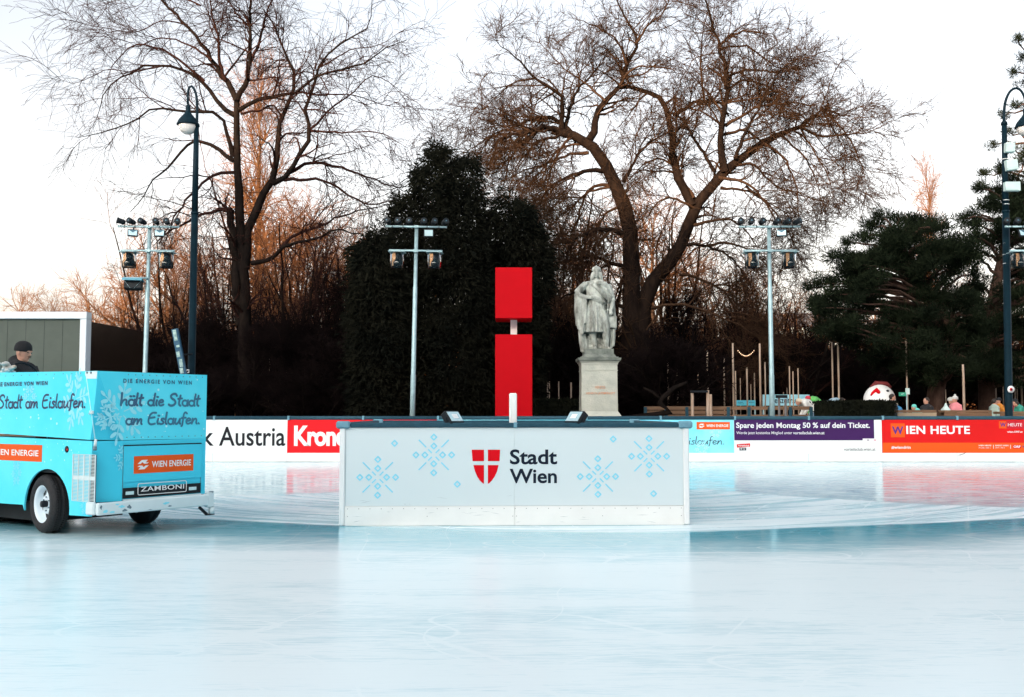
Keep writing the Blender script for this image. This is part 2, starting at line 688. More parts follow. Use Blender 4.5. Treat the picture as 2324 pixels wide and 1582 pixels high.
M_panel = mat('flood_glass', (0.5, 0.68, 0.72), 0.15, metal=0.4)
M_opal = mat('opal_globe', (0.72, 0.66, 0.62), 0.25)
M_box = mat('cabinet_grey', (0.50, 0.62, 0.60), 0.5, var=0.1, vscale=5)
M_clear = mat('clear_acrylic', (0.95, 0.93, 0.9), 0.03, trans=1.0, ior=1.15)
M_refl = mat('reflector_foil', (0.75, 0.72, 0.68), 0.18, metal=1.0)

# ------------------------------------------------------------------ ice
def make_ice():
    m = bpy.data.materials.new('ice')
    m.use_nodes = True
    nt = m.node_tree
    N = nt.nodes.new
    Lk = nt.links.new
    b = nt.nodes['Principled BSDF']
    tc = N('ShaderNodeTexCoord')
    sp = N('ShaderNodeSeparateXYZ')
    Lk(tc.outputs['Object'], sp.inputs[0])

    def math_(op, a, b_=None, c=None, clamp=False):
        n = N('ShaderNodeMath')
        n.operation = op
        n.use_clamp = clamp
        for i, q in enumerate((a, b_, c)):
            if q is None:
                continue
            if isinstance(q, (int, float)):
                n.inputs[i].default_value = q
            else:
                Lk(q, n.inputs[i])
        return n.outputs[0]

    def noise(vec, scale, detail=6, rough=0.6, dist=0.0):
        n = N('ShaderNodeTexNoise')
        n.inputs['Scale'].default_value = scale
        n.inputs['Detail'].default_value = detail
        n.inputs['Roughness'].default_value = rough
        n.inputs['Distortion'].default_value = dist
        Lk(vec, n.inputs['Vector'])
        return n.outputs['Fac']

    def mapping(scale, loc=(0, 0, 0), rz=0.0):
        n = N('ShaderNodeMapping')
        n.inputs['Scale'].default_value = scale
        n.inputs['Location'].default_value = loc
        n.inputs['Rotation'].default_value = (0, 0, rz)
        Lk(tc.outputs['Object'], n.inputs['Vector'])
        return n.outputs[0]

    def mrange(v, a, b_, c=0.0, d=1.0):
        n = N('ShaderNodeMapRange')
        n.interpolation_type = 'SMOOTHSTEP'
        Lk(v, n.inputs[0])
        for i, q in enumerate((a, b_, c, d)):
            n.inputs[i + 1].default_value = q
        return n.outputs[0]

    def curve(pts):
        n = N('ShaderNodeFloatCurve')
        c = n.mapping.curves[0]
        pts = [((x + 12) / 28, y / 30) for x, y in pts]
        c.points[0].location = pts[0]
        c.points[1].location = pts[-1]
        for p in pts[1:-1]:
            c.points.new(*p)
        n.mapping.update()
        Lk(math_('MULTIPLY_ADD', sp.outputs['X'], 1 / 28, 12 / 28), n.inputs['Value'])
        return math_('MULTIPLY', n.outputs[0], 30.0)

    wob = math_('MULTIPLY_ADD', noise(mapping((0.5, 1.5, 1)), 0.8, 3), 0.5, -0.25)
    Y = math_('ADD', sp.outputs['Y'], wob)
    outer = curve([(-12, 17.2), (-4.6, 16.2), (-2.8, 16.9), (0, 17.8), (3, 17.6), (4.1, 16.4), (5.35, 15.15), (7, 14.1), (9, 13.6), (16, 13.4)])
    inner = curve([(-12, 12.6), (-3.8, 12.6), (-2, 11.9), (0, 11.3), (1.95, 11.3), (4.29, 11.95), (6.3, 12.75), (9, 13.0), (16, 13.1)])
    far = mrange(math_('SUBTRACT', Y, outer), -0.15, 0.25)
    beyond = mrange(math_('SUBTRACT', Y, inner), -0.06, 0.08)
    scuff = math_('MULTIPLY', beyond, math_('SUBTRACT', 1.0, far))
    near = math_('SUBTRACT', 1.0, beyond)
    # streaks left by the machine: long in X, thin in Y
    st1 = noise(mapping((0.55, 2.6, 1), rz=0.05), 1.0, 8, 0.68, 0.5)
    st2 = noise(mapping((1.6, 11.0, 1), loc=(3, 7, 0), rz=-0.06), 1.0, 8, 0.72, 0.6)
    big = noise(mapping((0.16, 0.55, 1), loc=(9, 1, 0)), 1.0, 4, 0.55)
    # sweeping arcs round the island
    vm = N('ShaderNodeVectorMath')
    vm.operation = 'SUBTRACT'
    Lk(tc.outputs['Object'], vm.inputs[0])
    vm.inputs[1].default_value = (0.5, 20.0, 0)
    ln = N('ShaderNodeVectorMath')
    ln.operation = 'LENGTH'
    Lk(vm.outputs[0], ln.inputs[0])
    s2 = N('ShaderNodeSeparateXYZ')
    Lk(vm.outputs[0], s2.inputs[0])
    ang = math_('ARCTAN2', s2.outputs['X'], math_('MULTIPLY', s2.outputs['Y'], -1.0))
    cb = N('ShaderNodeCombineXYZ')
    Lk(math_('MULTIPLY', ln.outputs['Value'], 4.5), cb.inputs[0])
    Lk(math_('MULTIPLY', ang, 1.6), cb.inputs[1])
    sweep = noise(cb.outputs[0], 1.0, 8, 0.68, 0.2)
    # thin scratches
    scr = noise(mapping((1.2, 26.0, 1), loc=(1, 5, 0), rz=0.35), 1.0, 3, 0.5, 0.8)
    scr = mrange(scr, 0.60, 0.70)
    for (sx_, sy_, lx_, rz_) in ((0.5, 30.0, 4, -0.42), (0.4, 34.0, 9, 0.16), (0.6, 28.0, 2, -0.2)):
        q_ = noise(mapping((sx_, sy_, 1), loc=(lx_, lx_ * 2, 0), rz=rz_), 1.0, 2, 0.5, 1.6)
        scr = math_('MAXIMUM', scr, mrange(q_, 0.63, 0.72))
    # ridged resurfacing marks and skate cuts
    def ridged(vec, lo, hi, dist=1.2):
        n = N('ShaderNodeTexNoise')
        n.noise_type = 'RIDGED_MULTIFRACTAL'
        n.inputs['Scale'].default_value = 1.0
        n.inputs['Detail'].default_value = 3
        n.inputs['Roughness'].default_value = 0.5
        n.inputs['Distortion'].default_value = dist
        Lk(vec, n.inputs['Vector'])
        return mrange(n.outputs['Fac'], lo, hi)
    r1 = ridged(mapping((0.35, 2.2, 1), loc=(5, 1, 0), rz=0.12), 0.72, 0.95)
    r2 = ridged(mapping((0.28, 2.6, 1), loc=(1, 8, 0), rz=-0.22), 0.72, 0.95)
    r3 = ridged(mapping((1.1, 5.5, 1), loc=(7, 3, 0), rz=0.02), 0.6, 0.95, 0.6)
    # thin skate cuts: contour lines of slow noises
    def cuts(vec, eps, dist=0.6):
        n_ = noise(vec, 1.0, 0, 0.4, 0.0)
        return mrange(math_('ABSOLUTE', math_('SUBTRACT', n_, 0.5)), 0.0, eps, 1.0, 0.0)
    c1 = cuts(mapping((0.42, 0.9, 1), loc=(3, 2, 0), rz=0.35), 0.006)
    c2 = cuts(mapping((0.9, 0.5, 1), loc=(11, 5, 0), rz=-0.9), 0.005)
    c3 = cuts(mapping((0.35, 1.4, 1), loc=(6, 15, 0), rz=-0.2), 0.008)
    cut = math_('MAXIMUM', c1, math_('MAXIMUM', c2, c3))
    # frost amount
    f_near = mrange(math_('ADD', math_('MULTIPLY', st1, 0.6), math_('MULTIPLY', big, 0.45)), 0.36, 0.66)
    f_near = math_('MULTIPLY_ADD', mrange(st2, 0.42, 0.65), 0.25, f_near)
    f_near = math_('MULTIPLY_ADD', r3, 0.22, f_near)
    # freshly flooded band just in front of the inner edge stays wetter
    band = mrange(math_('SUBTRACT', inner, Y), 0.0, 2.6)      # 0 at the edge, 1 well in front
    f_near = math_('ADD', math_('MULTIPLY', f_near, math_('MULTIPLY_ADD', band, 0.14, 0.16)), math_('MULTIPLY', band, 0.77))
    f_near = math_('ADD', f_near, math_('MULTIPLY', math_('MULTIPLY', math_('MAXIMUM', r1, r2), 0.22), math_('MULTIPLY_ADD', band, 0.7, 0.3)))
    side = math_('MAXIMUM', math_('SUBTRACT', 1.0, mrange(sp.outputs['X'], -3.4, -1.6)), mrange(sp.outputs['X'], 1.6, 3.0))
    strip = math_('SUBTRACT', 1.0, mrange(math_('SUBTRACT', inner, Y), 1.0, 2.5))
    f_near = math_('MULTIPLY', f_near, math_('MULTIPLY_ADD', math_('MULTIPLY', side, strip), -0.38, 1.0))  # wetter side strips; dark tree reflections are put into their deeper cyan
    st3 = noise(mapping((5.0, 34.0, 1), loc=(2, 9, 0), rz=0.05), 1.0, 5, 0.7, 0.4)
    f_near = math_('MULTIPLY_ADD', math_('SUBTRACT', mrange(st3, 0.35, 0.65), 0.5), 0.20, f_near)
    f_scuff = math_('MULTIPLY_ADD', mrange(sweep, 0.40, 0.58), 0.50, 0.48)
    f_far = math_('MULTIPLY_ADD', mrange(st2, 0.42, 0.62), 0.55, 0.32)
    fr = math_('ADD', math_('ADD', math_('MULTIPLY', f_near, near), math_('MULTIPLY', f_scuff, scuff)), math_('MULTIPLY', f_far, far))
    fr = math_('MULTIPLY_ADD', scr, 0.22, fr)
    fr = math_('MULTIPLY_ADD', cut, 0.20, fr, clamp=True)
    mx = N('ShaderNodeMix')
    mx.data_type = 'RGBA'
    mx.inputs['A'].default_value = (0.045, 0.42, 0.54, 1)
    mx.inputs['B'].default_value = (0.74, 0.83, 0.84, 1)
    Lk(fr, mx.inputs['Factor'])
    Lk(mx.outputs['Result'], b.inputs['Base Color'])
    rg = math_('MULTIPLY_ADD', fr, 0.14, 0.03)
    rg = math_('ADD', rg, math_('MULTIPLY', band, 0.10))
    rg = math_('ADD', rg, math_('MULTIPLY', scuff, 0.14))
    rg = math_('ADD', rg, math_('MULTIPLY', math_('MULTIPLY', mrange(st2, 0.45, 0.6), far), 0.10))
    Lk(rg, b.inputs['Roughness'])
    b.inputs['IOR'].default_value = 1.33
    Lk(math_('MAXIMUM', 0.12, math_('MULTIPLY_ADD', fr, -0.25, math_('MULTIPLY_ADD', scuff, -0.22, 0.5))), b.inputs['Specular IOR Level'])
    bp = N('ShaderNodeBump')
    bp.inputs['Strength'].default_value = 0.22
    bp.inputs['Distance'].default_value = 0.004
    hh = math_('ADD', math_('MULTIPLY', noise(mapping((1.0, 14.0, 1)), 1.0, 8, 0.7), 1.0), math_('MULTIPLY', sweep, 0.8))
    hh = math_('ADD', hh, math_('MULTIPLY', noise(mapping((1, 1, 1)), 18.0, 4, 0.6), 0.06))
    Lk(hh, bp.inputs['Height'])
    Lk(bp.outputs[0], b.inputs['Normal'])
    return m


BY = 27.4                                  # front plane of the far boards


def sheet(name, x0, x1, y0, y1, z, m):
    b = MB()
    b.add([(x0, y0, z), (x1, y0, z), (x1, y1, z), (x0, y1, z)], [(0, 1, 2, 3)], m)
    return tag(b.build(name), kind='structure')


M_ground = mat('park_soil', (0.055, 0.042, 0.03), 0.95, var=0.5, vscale=0.8, bump=0.6, bscale=6, col2=(0.09, 0.06, 0.035))
sheet('ground', -400, 400, -400, 600, -0.02, M_ground)
sheet('ice', -45, 45, -14, BY + 0.3, 0.0, make_ice())

# ------------------------------------------------------------------ far boards with banners
def bfr(u, v, w):
    return Vector((u, BY - w, v))


def bx(src_x):
    return onplane(src_x / S, 1000, Vector((0, BY, 0)), Vector((0, 1, 0))).x


def bz(src_y):
    return onplane(1162, src_y / S, Vector((0, BY, 0)), Vector((0, 1, 0))).z


ZT, ZR, ZB, ZK = bz(1041.0), bz(1049.5), bz(1132.2), 0.0
SEGW = bx(1092) - bx(906)


def board(x0, x1, label, banner_mat, paint=None):
    """one stretch of rink boards: panel, kick plate, rail, posts, clips"""
    t = empty('rink_board', (0, 0, 0), 0, label, 'rink board', 'rink boards along the far side')
    fr = lambda u, v, w: bfr(x0 + u, v, w)
    W = x1 - x0
    g = 0.004
    b = MB()
    b.box(((x0 + x1) / 2, BY + 0.025, (ZB + ZR) / 2), (W - g, 0.05, ZR - ZB), banner_mat)
    if paint:
        paint(b, lambda X, Y_: (bx(X), bz(Y_)), bfr)
    b.build('banner', t)
    b = MB()
    b.box(((x0 + x1) / 2, BY + 0.02, (ZB - 0.002) / 2 + 0.003), (W - g, 0.06, ZB - 0.008), M_kick, bev=0.004)
    n = max(1, round(W / SEGW))
    for i in range(1, n):
        xx = x0 + W * i / n
        b.box((xx, BY - 0.0115, ZB / 2), (0.006, 0.003, ZB - 0.03), M_cap)
    b.build('kick_plate', t)
    b = MB()
    b.tube([(x0 + g / 2, BY + 0.02, (ZT + ZR) / 2 + 0.002), (x1 - g / 2, BY + 0.02, (ZT + ZR) / 2 + 0.002)], (ZT - ZR) / 2 + 0.006, M_rail, 12)
    b.build('top_rail', t)
    for i in range(n + 1):
        xx = x0 + W * i / n
        if i == n:
            continue
        b = MB()
        b.box((xx + 0.03, BY + 0.015, (ZT + ZR) / 2 + 0.004), (0.055, 0.11, ZT - ZR + 0.02), M_cap, bev=0.008)
        b.build('rail_clip', t)
    for i in range(n + 1):
        xx = x0 + W * i / n
        b = MB()
        b.box((min(max(xx, x0 + 0.03), x1 - 0.03), BY + 0.085, ZR / 2), (0.05, 0.06, ZR - 0.01), M_gal)
        b.build('post', t)
    return t


def p_bank(b, q, fr):
    y0, y1 = 1114.5, 1067.5
    z2x = lambda v: v / 3.32 + 500
    put_text(b, 'Austria', fr, q(z2x(158), 0)[0], bz(1115), q(z2x(708), 0)[0], bz(1067), M_black, bold=0.012)
    put_text(b, 'Bank', fr, q(z2x(-290), 0)[0], bz(1115), q(z2x(115), 0)[0], bz(1067), M_black, bold=0.012)


def p_krone(b, q, fr):
    z2x = lambda v: v / 3.32 + 500
    put_text(b, 'Krone', fr, bx(z2x(780)), bz(1115.5), bx(z2x(1215)), bz(1064), M_white, bold=0.035, space=0.93)


def wien_energie(b, fr, u0, v0, u1, v1, w=0.003, bar=True):
    if bar:
        b.box_fr = None
        b.prism([(u0, v0), (u1, v0), (u1, v1), (u0, v1)], 0.0, w, fr, M_orange)
    W, H = u1 - u0, v1 - v0
    lx0, lx1 = u0 + 0.05 * W, u0 + 0.235 * W
    cy = (v0 + v1) / 2
    k = (lx1 - lx0)

    def pt(x, y):
        return (lx0 + x * k, cy + y * H)
    w2 = w + 0.002
    # two mirrored winged leaves
    for s in (1, -1):
        P = [(0.10, 0.06), (0.42, 0.06), (0.50, 0.0), (0.62, 0.06), (1.0, 0.06), (0.86, 0.20), (0.62, 0.20), (0.90, 0.30), (0.42, 0.30)]
        P1 = [(0.02, 0.05), (0.30, 0.05), (0.46, 0.15), (0.60, 0.05), (0.88, 0.05), (1.02, 0.12), (0.74, 0.12), (0.92, 0.27), (0.40, 0.27)]
        if s < 0:
            P1 = [(1.04 - x, -y) for x, y in P1]
        # split in convex pieces
        for idx in ((0, 1, 2, 8), (2, 3, 6, 7), (3, 4, 5, 6), (8, 2, 7)):
            b.flat([pt(*P1[i]) for i in idx], fr, M_white, w2)
    put_text(b, 'WIEN ENERGIE', fr, u0 + 0.29 * W, cy - 0.185 * H, u0 + 0.955 * W, cy + 0.185 * H, M_white, w=w2, bold=0.02, space=1.02)


def flake6(b, fr, cu, cv, r, m, w=0.002, rot=15, leaf=0.10, sq=1.0):
    """feathery snow crystal: six stems carrying pairs of leaflets"""
    for k in range(6):
        a = R(rot + 60 * k)
        d = (math.cos(a) * sq, math.sin(a))
        b.tube([fr(cu + d[0] * r * 0.12, cv + d[1] * r * 0.12, w), fr(cu + d[0] * r * 0.8, cv + d[1] * r * 0.8, w)], r * 0.02, m, 5,
               flat=(Vector(fr(0, 0, 1)) - Vector(fr(0, 0, 0))).normalized())

        def lf(px, py, an, L):
            P = []
            for j in range(10):
                q = 2 * math.pi * j / 10
                x = math.cos(q) * L * 0.5 + L * 0.5
                y = math.sin(q) * L * 0.22
                P.append((cu + (px + math.cos(an) * x - math.sin(an) * y) * sq, cv + py + math.sin(an) * x + math.cos(an) * y))
            b.flat(P, fr, m, w + 0.0006)
        lf(math.cos(a) * r * 0.8, math.sin(a) * r * 0.8, a, r * 0.24)
        for t in (0.38, 0.62):
            for s in (-1, 1):
                lf(math.cos(a + s * 0.05) * r * t, math.sin(a + s * 0.05) * r * t, a + s * 0.85, r * 0.30)


def p_cyan(b, q, fr):
    z4 = lambda x, y: (bx(x / 4.303 + 1700), bz(y / 4.303 + 980))
    x0, z0 = z4(180, 402)
    x1, z1 = z4(538, 323)
    wien_energie(b, fr, x0, z0, x1, z1)
    flake6(b, fr, *z4(385, 430), 0.17, M_fl, rot=0)
    flake6(b, fr, *z4(230, 610), 0.20, M_fl, rot=10)
    a = z4(-162, 562)
    c = z4(472, 478)
    put_hand(b, 'am Eislaufen.', fr, a[0], a[1], c[0], c[1], M_ink, wt=0.05)
    # matching label further along the banner
    wien_energie(b, fr, x0 - 5.6, z0, x1 - 5.6, z1)


M_fl = mat('flake_print', (0.42, 0.80, 0.88), 0.4)
M_fl2 = mat('flake_print_wrap', (0.20, 0.68, 0.80), 0.4)


def p_purple(b, q, fr):
    z4 = lambda x, y: (bx(x / 4.303 + 1700), bz(y / 4.303 + 980))

    def rect(x0, y0, x1, y1, m, w=0.002):
        a = z4(x0, y1)
        c = z4(x1, y0)
        b.prism([(a[0], a[1]), (c[0], a[1]), (c[0], c[1]), (a[0], c[1])], 0.0, w, fr, m)

    def tx(s, x0, y0, x1, y1, m, bold=0.0, w=0.004, **k):
        a = z4(x0, y1)
        c = z4(x1, y0)
        put_text(b, s, fr, a[0], a[1], c[0], c[1], m, w=w, bold=bold, **k)
    rect(584, 299, 2090, 520, M_purple)
    tx('Spare jeden Montag 50 % auf dein Ticket.', 605, 328, 2045, 405, M_white, 0.022)
    tx('Werde jetzt kostenlos Mitglied unter', 607, 424, 1208, 463, M_white, 0.003)
    tx('vorteilsclub.wien.at', 1217, 424, 1555, 455, M_white, 0.014)
    rect(1965, 500, 2112, 535, mat('pinkish_label', (0.72, 0.68, 0.7), 0.4), 0.0035)
    tx('H', 2014, 510, 2030, 526, M_black, 0.02, w=0.0055)
    tx('II', 2088, 510, 2103, 526, M_red2, 0.0, w=0.0055)
    a = [z4(*p) for p in ((612, 598), (752, 588), (752, 552), (610, 562))]
    b.prism(a, 0.0, 0.005, fr, M_red2)
    tx('Vorteilsclub', 622, 566, 742, 586, M_white, 0.02, w=0.0065)
    rect(638, 599, 710, 629, M_ink)
    tx('Stadt', 672, 603, 700, 613, M_white, 0.01, w=0.0035)
    tx('Wien', 672, 616, 698, 626, M_white, 0.01, w=0.0035)
    a = [z4(*p) for p in ((648, 604), (664, 604), (662, 616), (656, 624), (650, 616))]
    b.flat(a, fr, M_white, 0.0035)
    tx('vorteilsclub.wien.at', 1762, 600, 2098, 632, M_black, 0.0)


def p_heute(b, q, fr):
    k = 4.943
    z5 = lambda x, y: (bx(x / k + 2100), bz(y / k + 980))

    def rect(x0, y0, x1, y1, m, w=0.002):
        a = z5(x0, y1)
        c = z5(x1, y0)
        b.prism([(a[0], a[1]), (c[0], a[1]), (c[0], c[1]), (a[0], c[1])], 0.0, w, fr, m)

    def tx(s, x0, y0, x1, y1, m, bold=0.0, w=0.005, **kk):
        a = z5(x0, y1)
        c = z5(x1, y0)
        put_text(b, s, fr, a[0], a[1], c[0], c[1], m, w=w, bold=bold, **kk)
    rect(526, 627, 3310, 751, M_orange)
    M_w = mat('violet_w', (0.09, 0.02, 0.20), 0.4)
    rect(630, 388, 803, 560, M_orange)
    tx('W', 645, 425, 787, 522, M_w, 0.03)
    tx('IEN HEUTE', 820, 418, 1608, 520, M_white, 0.03, space=1.06)
    tx('#wiendrin', 632, 665, 868, 706, M_white, 0.02)
    rect(2062, 356, 2300, 452, mat('deep_red', (0.5, 0.008, 0.02), 0.4))
    rect(1970, 360, 2061, 450, M_orange)
    tx('W', 1983, 378, 2055, 430, M_w, 0.03)
    tx('HEUTE', 2080, 386, 2255, 424, M_white, 0.0)
    tx('wien.ORF.at', 2068, 480, 2258, 503, M_white, 0.02)
    tx('WIEN HEUTE', 1707, 653, 1865, 670, M_white, 0.02)
    tx('19 UHR, ORF 2', 1710, 683, 1855, 700, M_white, 0.0)
    rect(1891, 653, 1896, 700, M_white, 0.0035)
    tx('RADIO WIEN', 1918, 653, 2077, 670, M_white, 0.02)
    tx('89,9 | 92,3', 1918, 683, 2028, 700, M_white, 0.0)
    rect(2101, 653, 2106, 700, M_white, 0.0035)
    rect(2133, 655, 2232, 697, M_shield, 0.0035)
    tx('ORF', 2140, 661, 2226, 690, M_white, 0.03, w=0.0055)
    tx('W', 2248, 661, 2290, 690, M_w, 0.03, w=0.0055)


XB = [bx(718) - 4 * SEGW, bx(718), bx(1092), bx(1835), bx(2205), bx(2205) + 4 * SEGW]
board(XB[0] - 8 * SEGW, XB[0], 'long plain white rink board reaching out of the picture behind the ice machine', M_white)
board(XB[0], XB[1], 'white rink board with big dark lettering between ice machine and bright red board', M_white, p_bank)
board(XB[1], XB[2], 'bright red rink board with heavy white lettering half hidden by the island barrier', M_red, p_krone)
board(XB[2], XB[3], 'light blue rink board with snow crystals, orange label and handwritten Eislaufen', M_cyanb, p_cyan)
board(XB[3], XB[4], 'purple and white rink board saying Spare jeden Montag 50 % auf dein Ticket', M_white, p_purple)
board(XB[4], XB[5], 'red rink board with orange lower band and white capitals at the right edge', M_red2, p_heute)
# dark skate scuff on the red board's kick plate
b = MB()
zq = lambda x, y: (bx(x / 4.943 + 2100), bz(y / 4.943 + 980))
fr_ = lambda u, v, w_: bfr(u, v, w_)
P = [zq(1440, 780), zq(1490, 779), zq(1530, 762), (zq(1500, 770)), (zq(1470, 776))]
b.flat([zq(1445, 782), zq(1480, 782), zq(1528, 765), zq(1555, 746), zq(1500, 768)], lambda u, v, w_: Vector((u, BY - 0.0125, v)), M_black)
heute = [o for o in bpy.data.objects if o.name.startswith('rink_board') and 'orange lower band' in o.get('label', '')][0]
b.build('scuff_mark', heute)

# ------------------------------------------------------------------ island wall in the middle of the ice
IO = Vector((-1.985, 11.87, 0))
IA = R(1.7)
IW, ID = 4.045, 4.0
IX = Vector((math.cos(IA), math.sin(IA), 0))
IN = Vector((-math.sin(IA), math.cos(IA), 0))


def ip(src_x, src_y):      # photo pixel -> (u, z) on the island's front
    p = onplane(src_x / S, src_y / S, IO, IN)
    return ((p - IO).dot(IX), p.z)


isl = empty('island_barrier', IO, IA, 'square free-standing rink barrier with the red city shield and snowflakes on white', 'barrier')
ifr = lambda u, v, w: Vector((u, -w, v))
z3 = lambda x, y: ip(x / 3.32 + 1100, y / 3.32 + 960)
z2 = lambda x, y: ip(x / 3.32 + 500, y / 3.32 + 980)
ztop = z2(1500, 255)[1]
zrail = z2(1500, 296)[1]
zkick = z2(1500, 948)[1]
print('island', ztop, zrail, zkick, z3(1160, 1160), z3(2065, 1160), z2(1153, 1105))
b = MB()
seam = z3(619, 700)[0]
for a, c in ((0.07, seam - 0.0008), (seam + 0.0008, IW - 0.07)):
    b.box(((a + c) / 2, 0.02, (zrail + zkick) / 2), (c - a, 0.04, zrail - zkick - 0.004), M_pale)
# shield
q = lambda x, y: z3(x, y)
for P in ([(263, 545), (365, 545), (365, 640), (270, 640)], [(397, 545), (499, 545), (494, 640), (397, 640)],
          [(277, 673), (365, 673), (365, 829), (352, 822), (330, 800), (308, 766), (290, 724)],
          [(397, 673), (486, 673), (474, 724), (455, 766), (432, 800), (410, 822), (397, 829)]):
    b.flat([q(*p) for p in P], ifr, M_shield, 0.003)
a0, a1 = q(580, 668), q(972, 542)
put_text(b, 'Stadt', ifr, a0[0], a0[1], a1[0], a1[1], M_ink, bold=0.022)
a0, a1 = q(577, 825), q(970, 703)
put_text(b, 'Wien', ifr, a0[0], a0[1], a1[0], a1[1], M_ink, bold=0.022)


def diamond(cu, cv, px=30.0):
    k = (z3(100, 100)[0] - z3(0, 100)[0]) / 100
    o, i = px * k, px * 0.50 * k
    out = [(o, 0), (0, o), (-o, 0), (0, -o)]
    # rounded corners
    A, B = [], []
    for t in range(4):
        x0, y0 = out[t]
        nx, ny = out[(t + 1) % 4]
        pxx, pyy = out[t - 1]
        for L in (A,):
            L.append((x0 + (pxx - x0) * 0.16, y0 + (pyy - y0) * 0.16))
            L.append((x0 * 0.95, y0 * 0.95))
            L.append((x0 + (nx - x0) * 0.16, y0 + (ny - y0) * 0.16))
    for (x, y) in A:
        B.append((x * 0.47, y * 0.47))
    n = len(A)
    vs = [ifr(cu + x, cv + y, 0.003) for x, y in A] + [ifr(cu + x, cv + y, 0.003) for x, y in B]
    b.add(vs, [(i_, (i_ + 1) % n, n + (i_ + 1) % n, n + i_) for i_ in range(n)], M_flake)


kpx = (z3(100, 100)[0] - z3(0, 100)[0]) / 100
for fx, fy, fn in ((1475, 708, z2), (1940, 522, z2), (1310, 768, z3), (1735, 600, z3)):
    cu, cv = fn(fx, fy)
    for k in range(4):
        a = math.pi / 2 * k
        for r_ in (73, 147):
            diamond(cu + math.cos(a) * r_ * kpx, cv + math.sin(a) * r_ * kpx, 32)
        a += math.pi / 4
        for r0_, r1_ in ((22, 66), (88, 176)):
            b.tube([ifr(cu + math.cos(a) * r0_ * kpx, cv + math.sin(a) * r0_ * kpx, 0.003), ifr(cu + math.cos(a) * r1_ * kpx, cv + math.sin(a) * r1_ * kpx, 0.003)],
                   6.5 * kpx, M_flake, 6, flat=(0, 1, 0))
for fx, fy, fn in ((1615, 426, z2), (2135, 765, z2), (1437, 457, z3), (1772, 910, z3)):
    diamond(*fn(fx, fy), 32)
b.build('front_panel', isl)
b = MB()
for a, c in ((0.07, seam - 0.0008), (seam + 0.0008, IW - 0.07)):
    b.box(((a + c) / 2, 0.012, zkick / 2), (c - a, 0.056, zkick - 0.004), M_kick, bev=0.004)
n = 30
for i in range(n + 1):
    u = 0.10 + (IW - 0.2) * i / n
    b.tube([(u, -0.014, zkick - 0.028), (u, -0.0185, zkick - 0.028)], 0.0042, M_dark, 6)
for u in (0.10, seam - 0.022, seam + 0.022, seam * 0.5 + IW * 0.5, IW * 0.25, IW - 0.1):
    b.tube([(u, -0.014, zkick - 0.115), (u, -0.0185, zkick - 0.115)], 0.0042, M_dark, 6)
b.build('kick_plate', isl)
for u in (0.035, IW - 0.035):
    b = MB()
    b.box((u, 0.02, zrail / 2 + 0.003), (0.066, 0.085, zrail - 0.006), M_white, bev=0.012)
    b.build('corner_post', isl)
zc = (ztop + zrail) / 2
hr = (ztop - zrail)
b = MB()
b.box((IW / 2, 0.02, zc), (IW - 0.24, 0.09, hr), M_rail, bev=0.012)
b.box((IW / 2, ID, zc), (IW - 0.24, 0.09, hr), M_rail, bev=0.012)
for u in (0.02, IW - 0.02):
    b.box((u, ID / 2, zc), (0.09, ID - 0.2, hr), M_rail, bev=0.012)
b.build('top_rail', isl)
b = MB()
b.box((IW / 2, ID - 0.01, zrail / 2), (IW - 0.1, 0.04, zrail), M_white)
for u in (0.02, IW - 0.02):
    b.box((u, ID / 2 + 0.02, zrail / 2), (0.04, ID - 0.12, zrail), M_white)
for u in (1.0, 2.03, 3.05):
    b.box((u, ID - 0.06, zrail / 2), (0.05, 0.05, zrail), M_gal)
b.build('side_panel', isl)
for u, v in ((0.04, 0.02), (IW - 0.04, 0.02), (0.04, ID), (IW - 0.04, ID)):
    b = MB()
    b.box((u, v, zc + 0.004), (0.16, 0.13, hr + 0.03), M_cap, bev=0.02)
    b.build('corner_cap', isl)
b = MB()
b.box((z3(625, 340)[0], 0.02, zc + 0.002), (0.05, 0.10, hr + 0.006), M_cap, bev=0.01)
b.build('rail_clip', isl)
rsc = random.Random(12)
b = MB()
for i in range(26):
    u, v = rsc.uniform(.12, IW - .15), rsc.uniform(.03, zkick + .12)
    L, a_ = rsc.uniform(.03, .16), rsc.uniform(-.5, .5)
    h_ = rsc.uniform(.0008, .0022)
    du, dv = L * math.cos(a_), L * math.sin(a_) * .4
    if v + dv > zkick - .04 and v < zkick + .02 or v + dv < .02:
        continue
    w_ = 0.0175 if v < zkick else 0.0025
    b.flat([(u, v), (u + du * .5, v + dv * .5 - h_), (u + du, v + dv), (u + du * .5, v + dv * .5 + h_)], ifr, mat('scuff_grey', (0.30, 0.34, 0.36), .7), w_)
b.build('scuff_mark', isl)
# upright white plank just inside the front
pu0 = z3(577, 200)[0]
pu1 = z3(640, 200)[0]
ptop = z3(600, 76)[1]
b = MB()
b.box(((pu0 + pu1) / 2, 0.11, ptop / 2 + 0.002), (pu1 - pu0, 0.075, ptop), M_kick, bev=0.012)
o = b.build('wooden_post')
o.matrix_world = Matrix.Translation(IO) @ Matrix.Rotation(IA, 4, 'Z')
tag(o, 'short white upright post standing inside the island barrier', 'post')


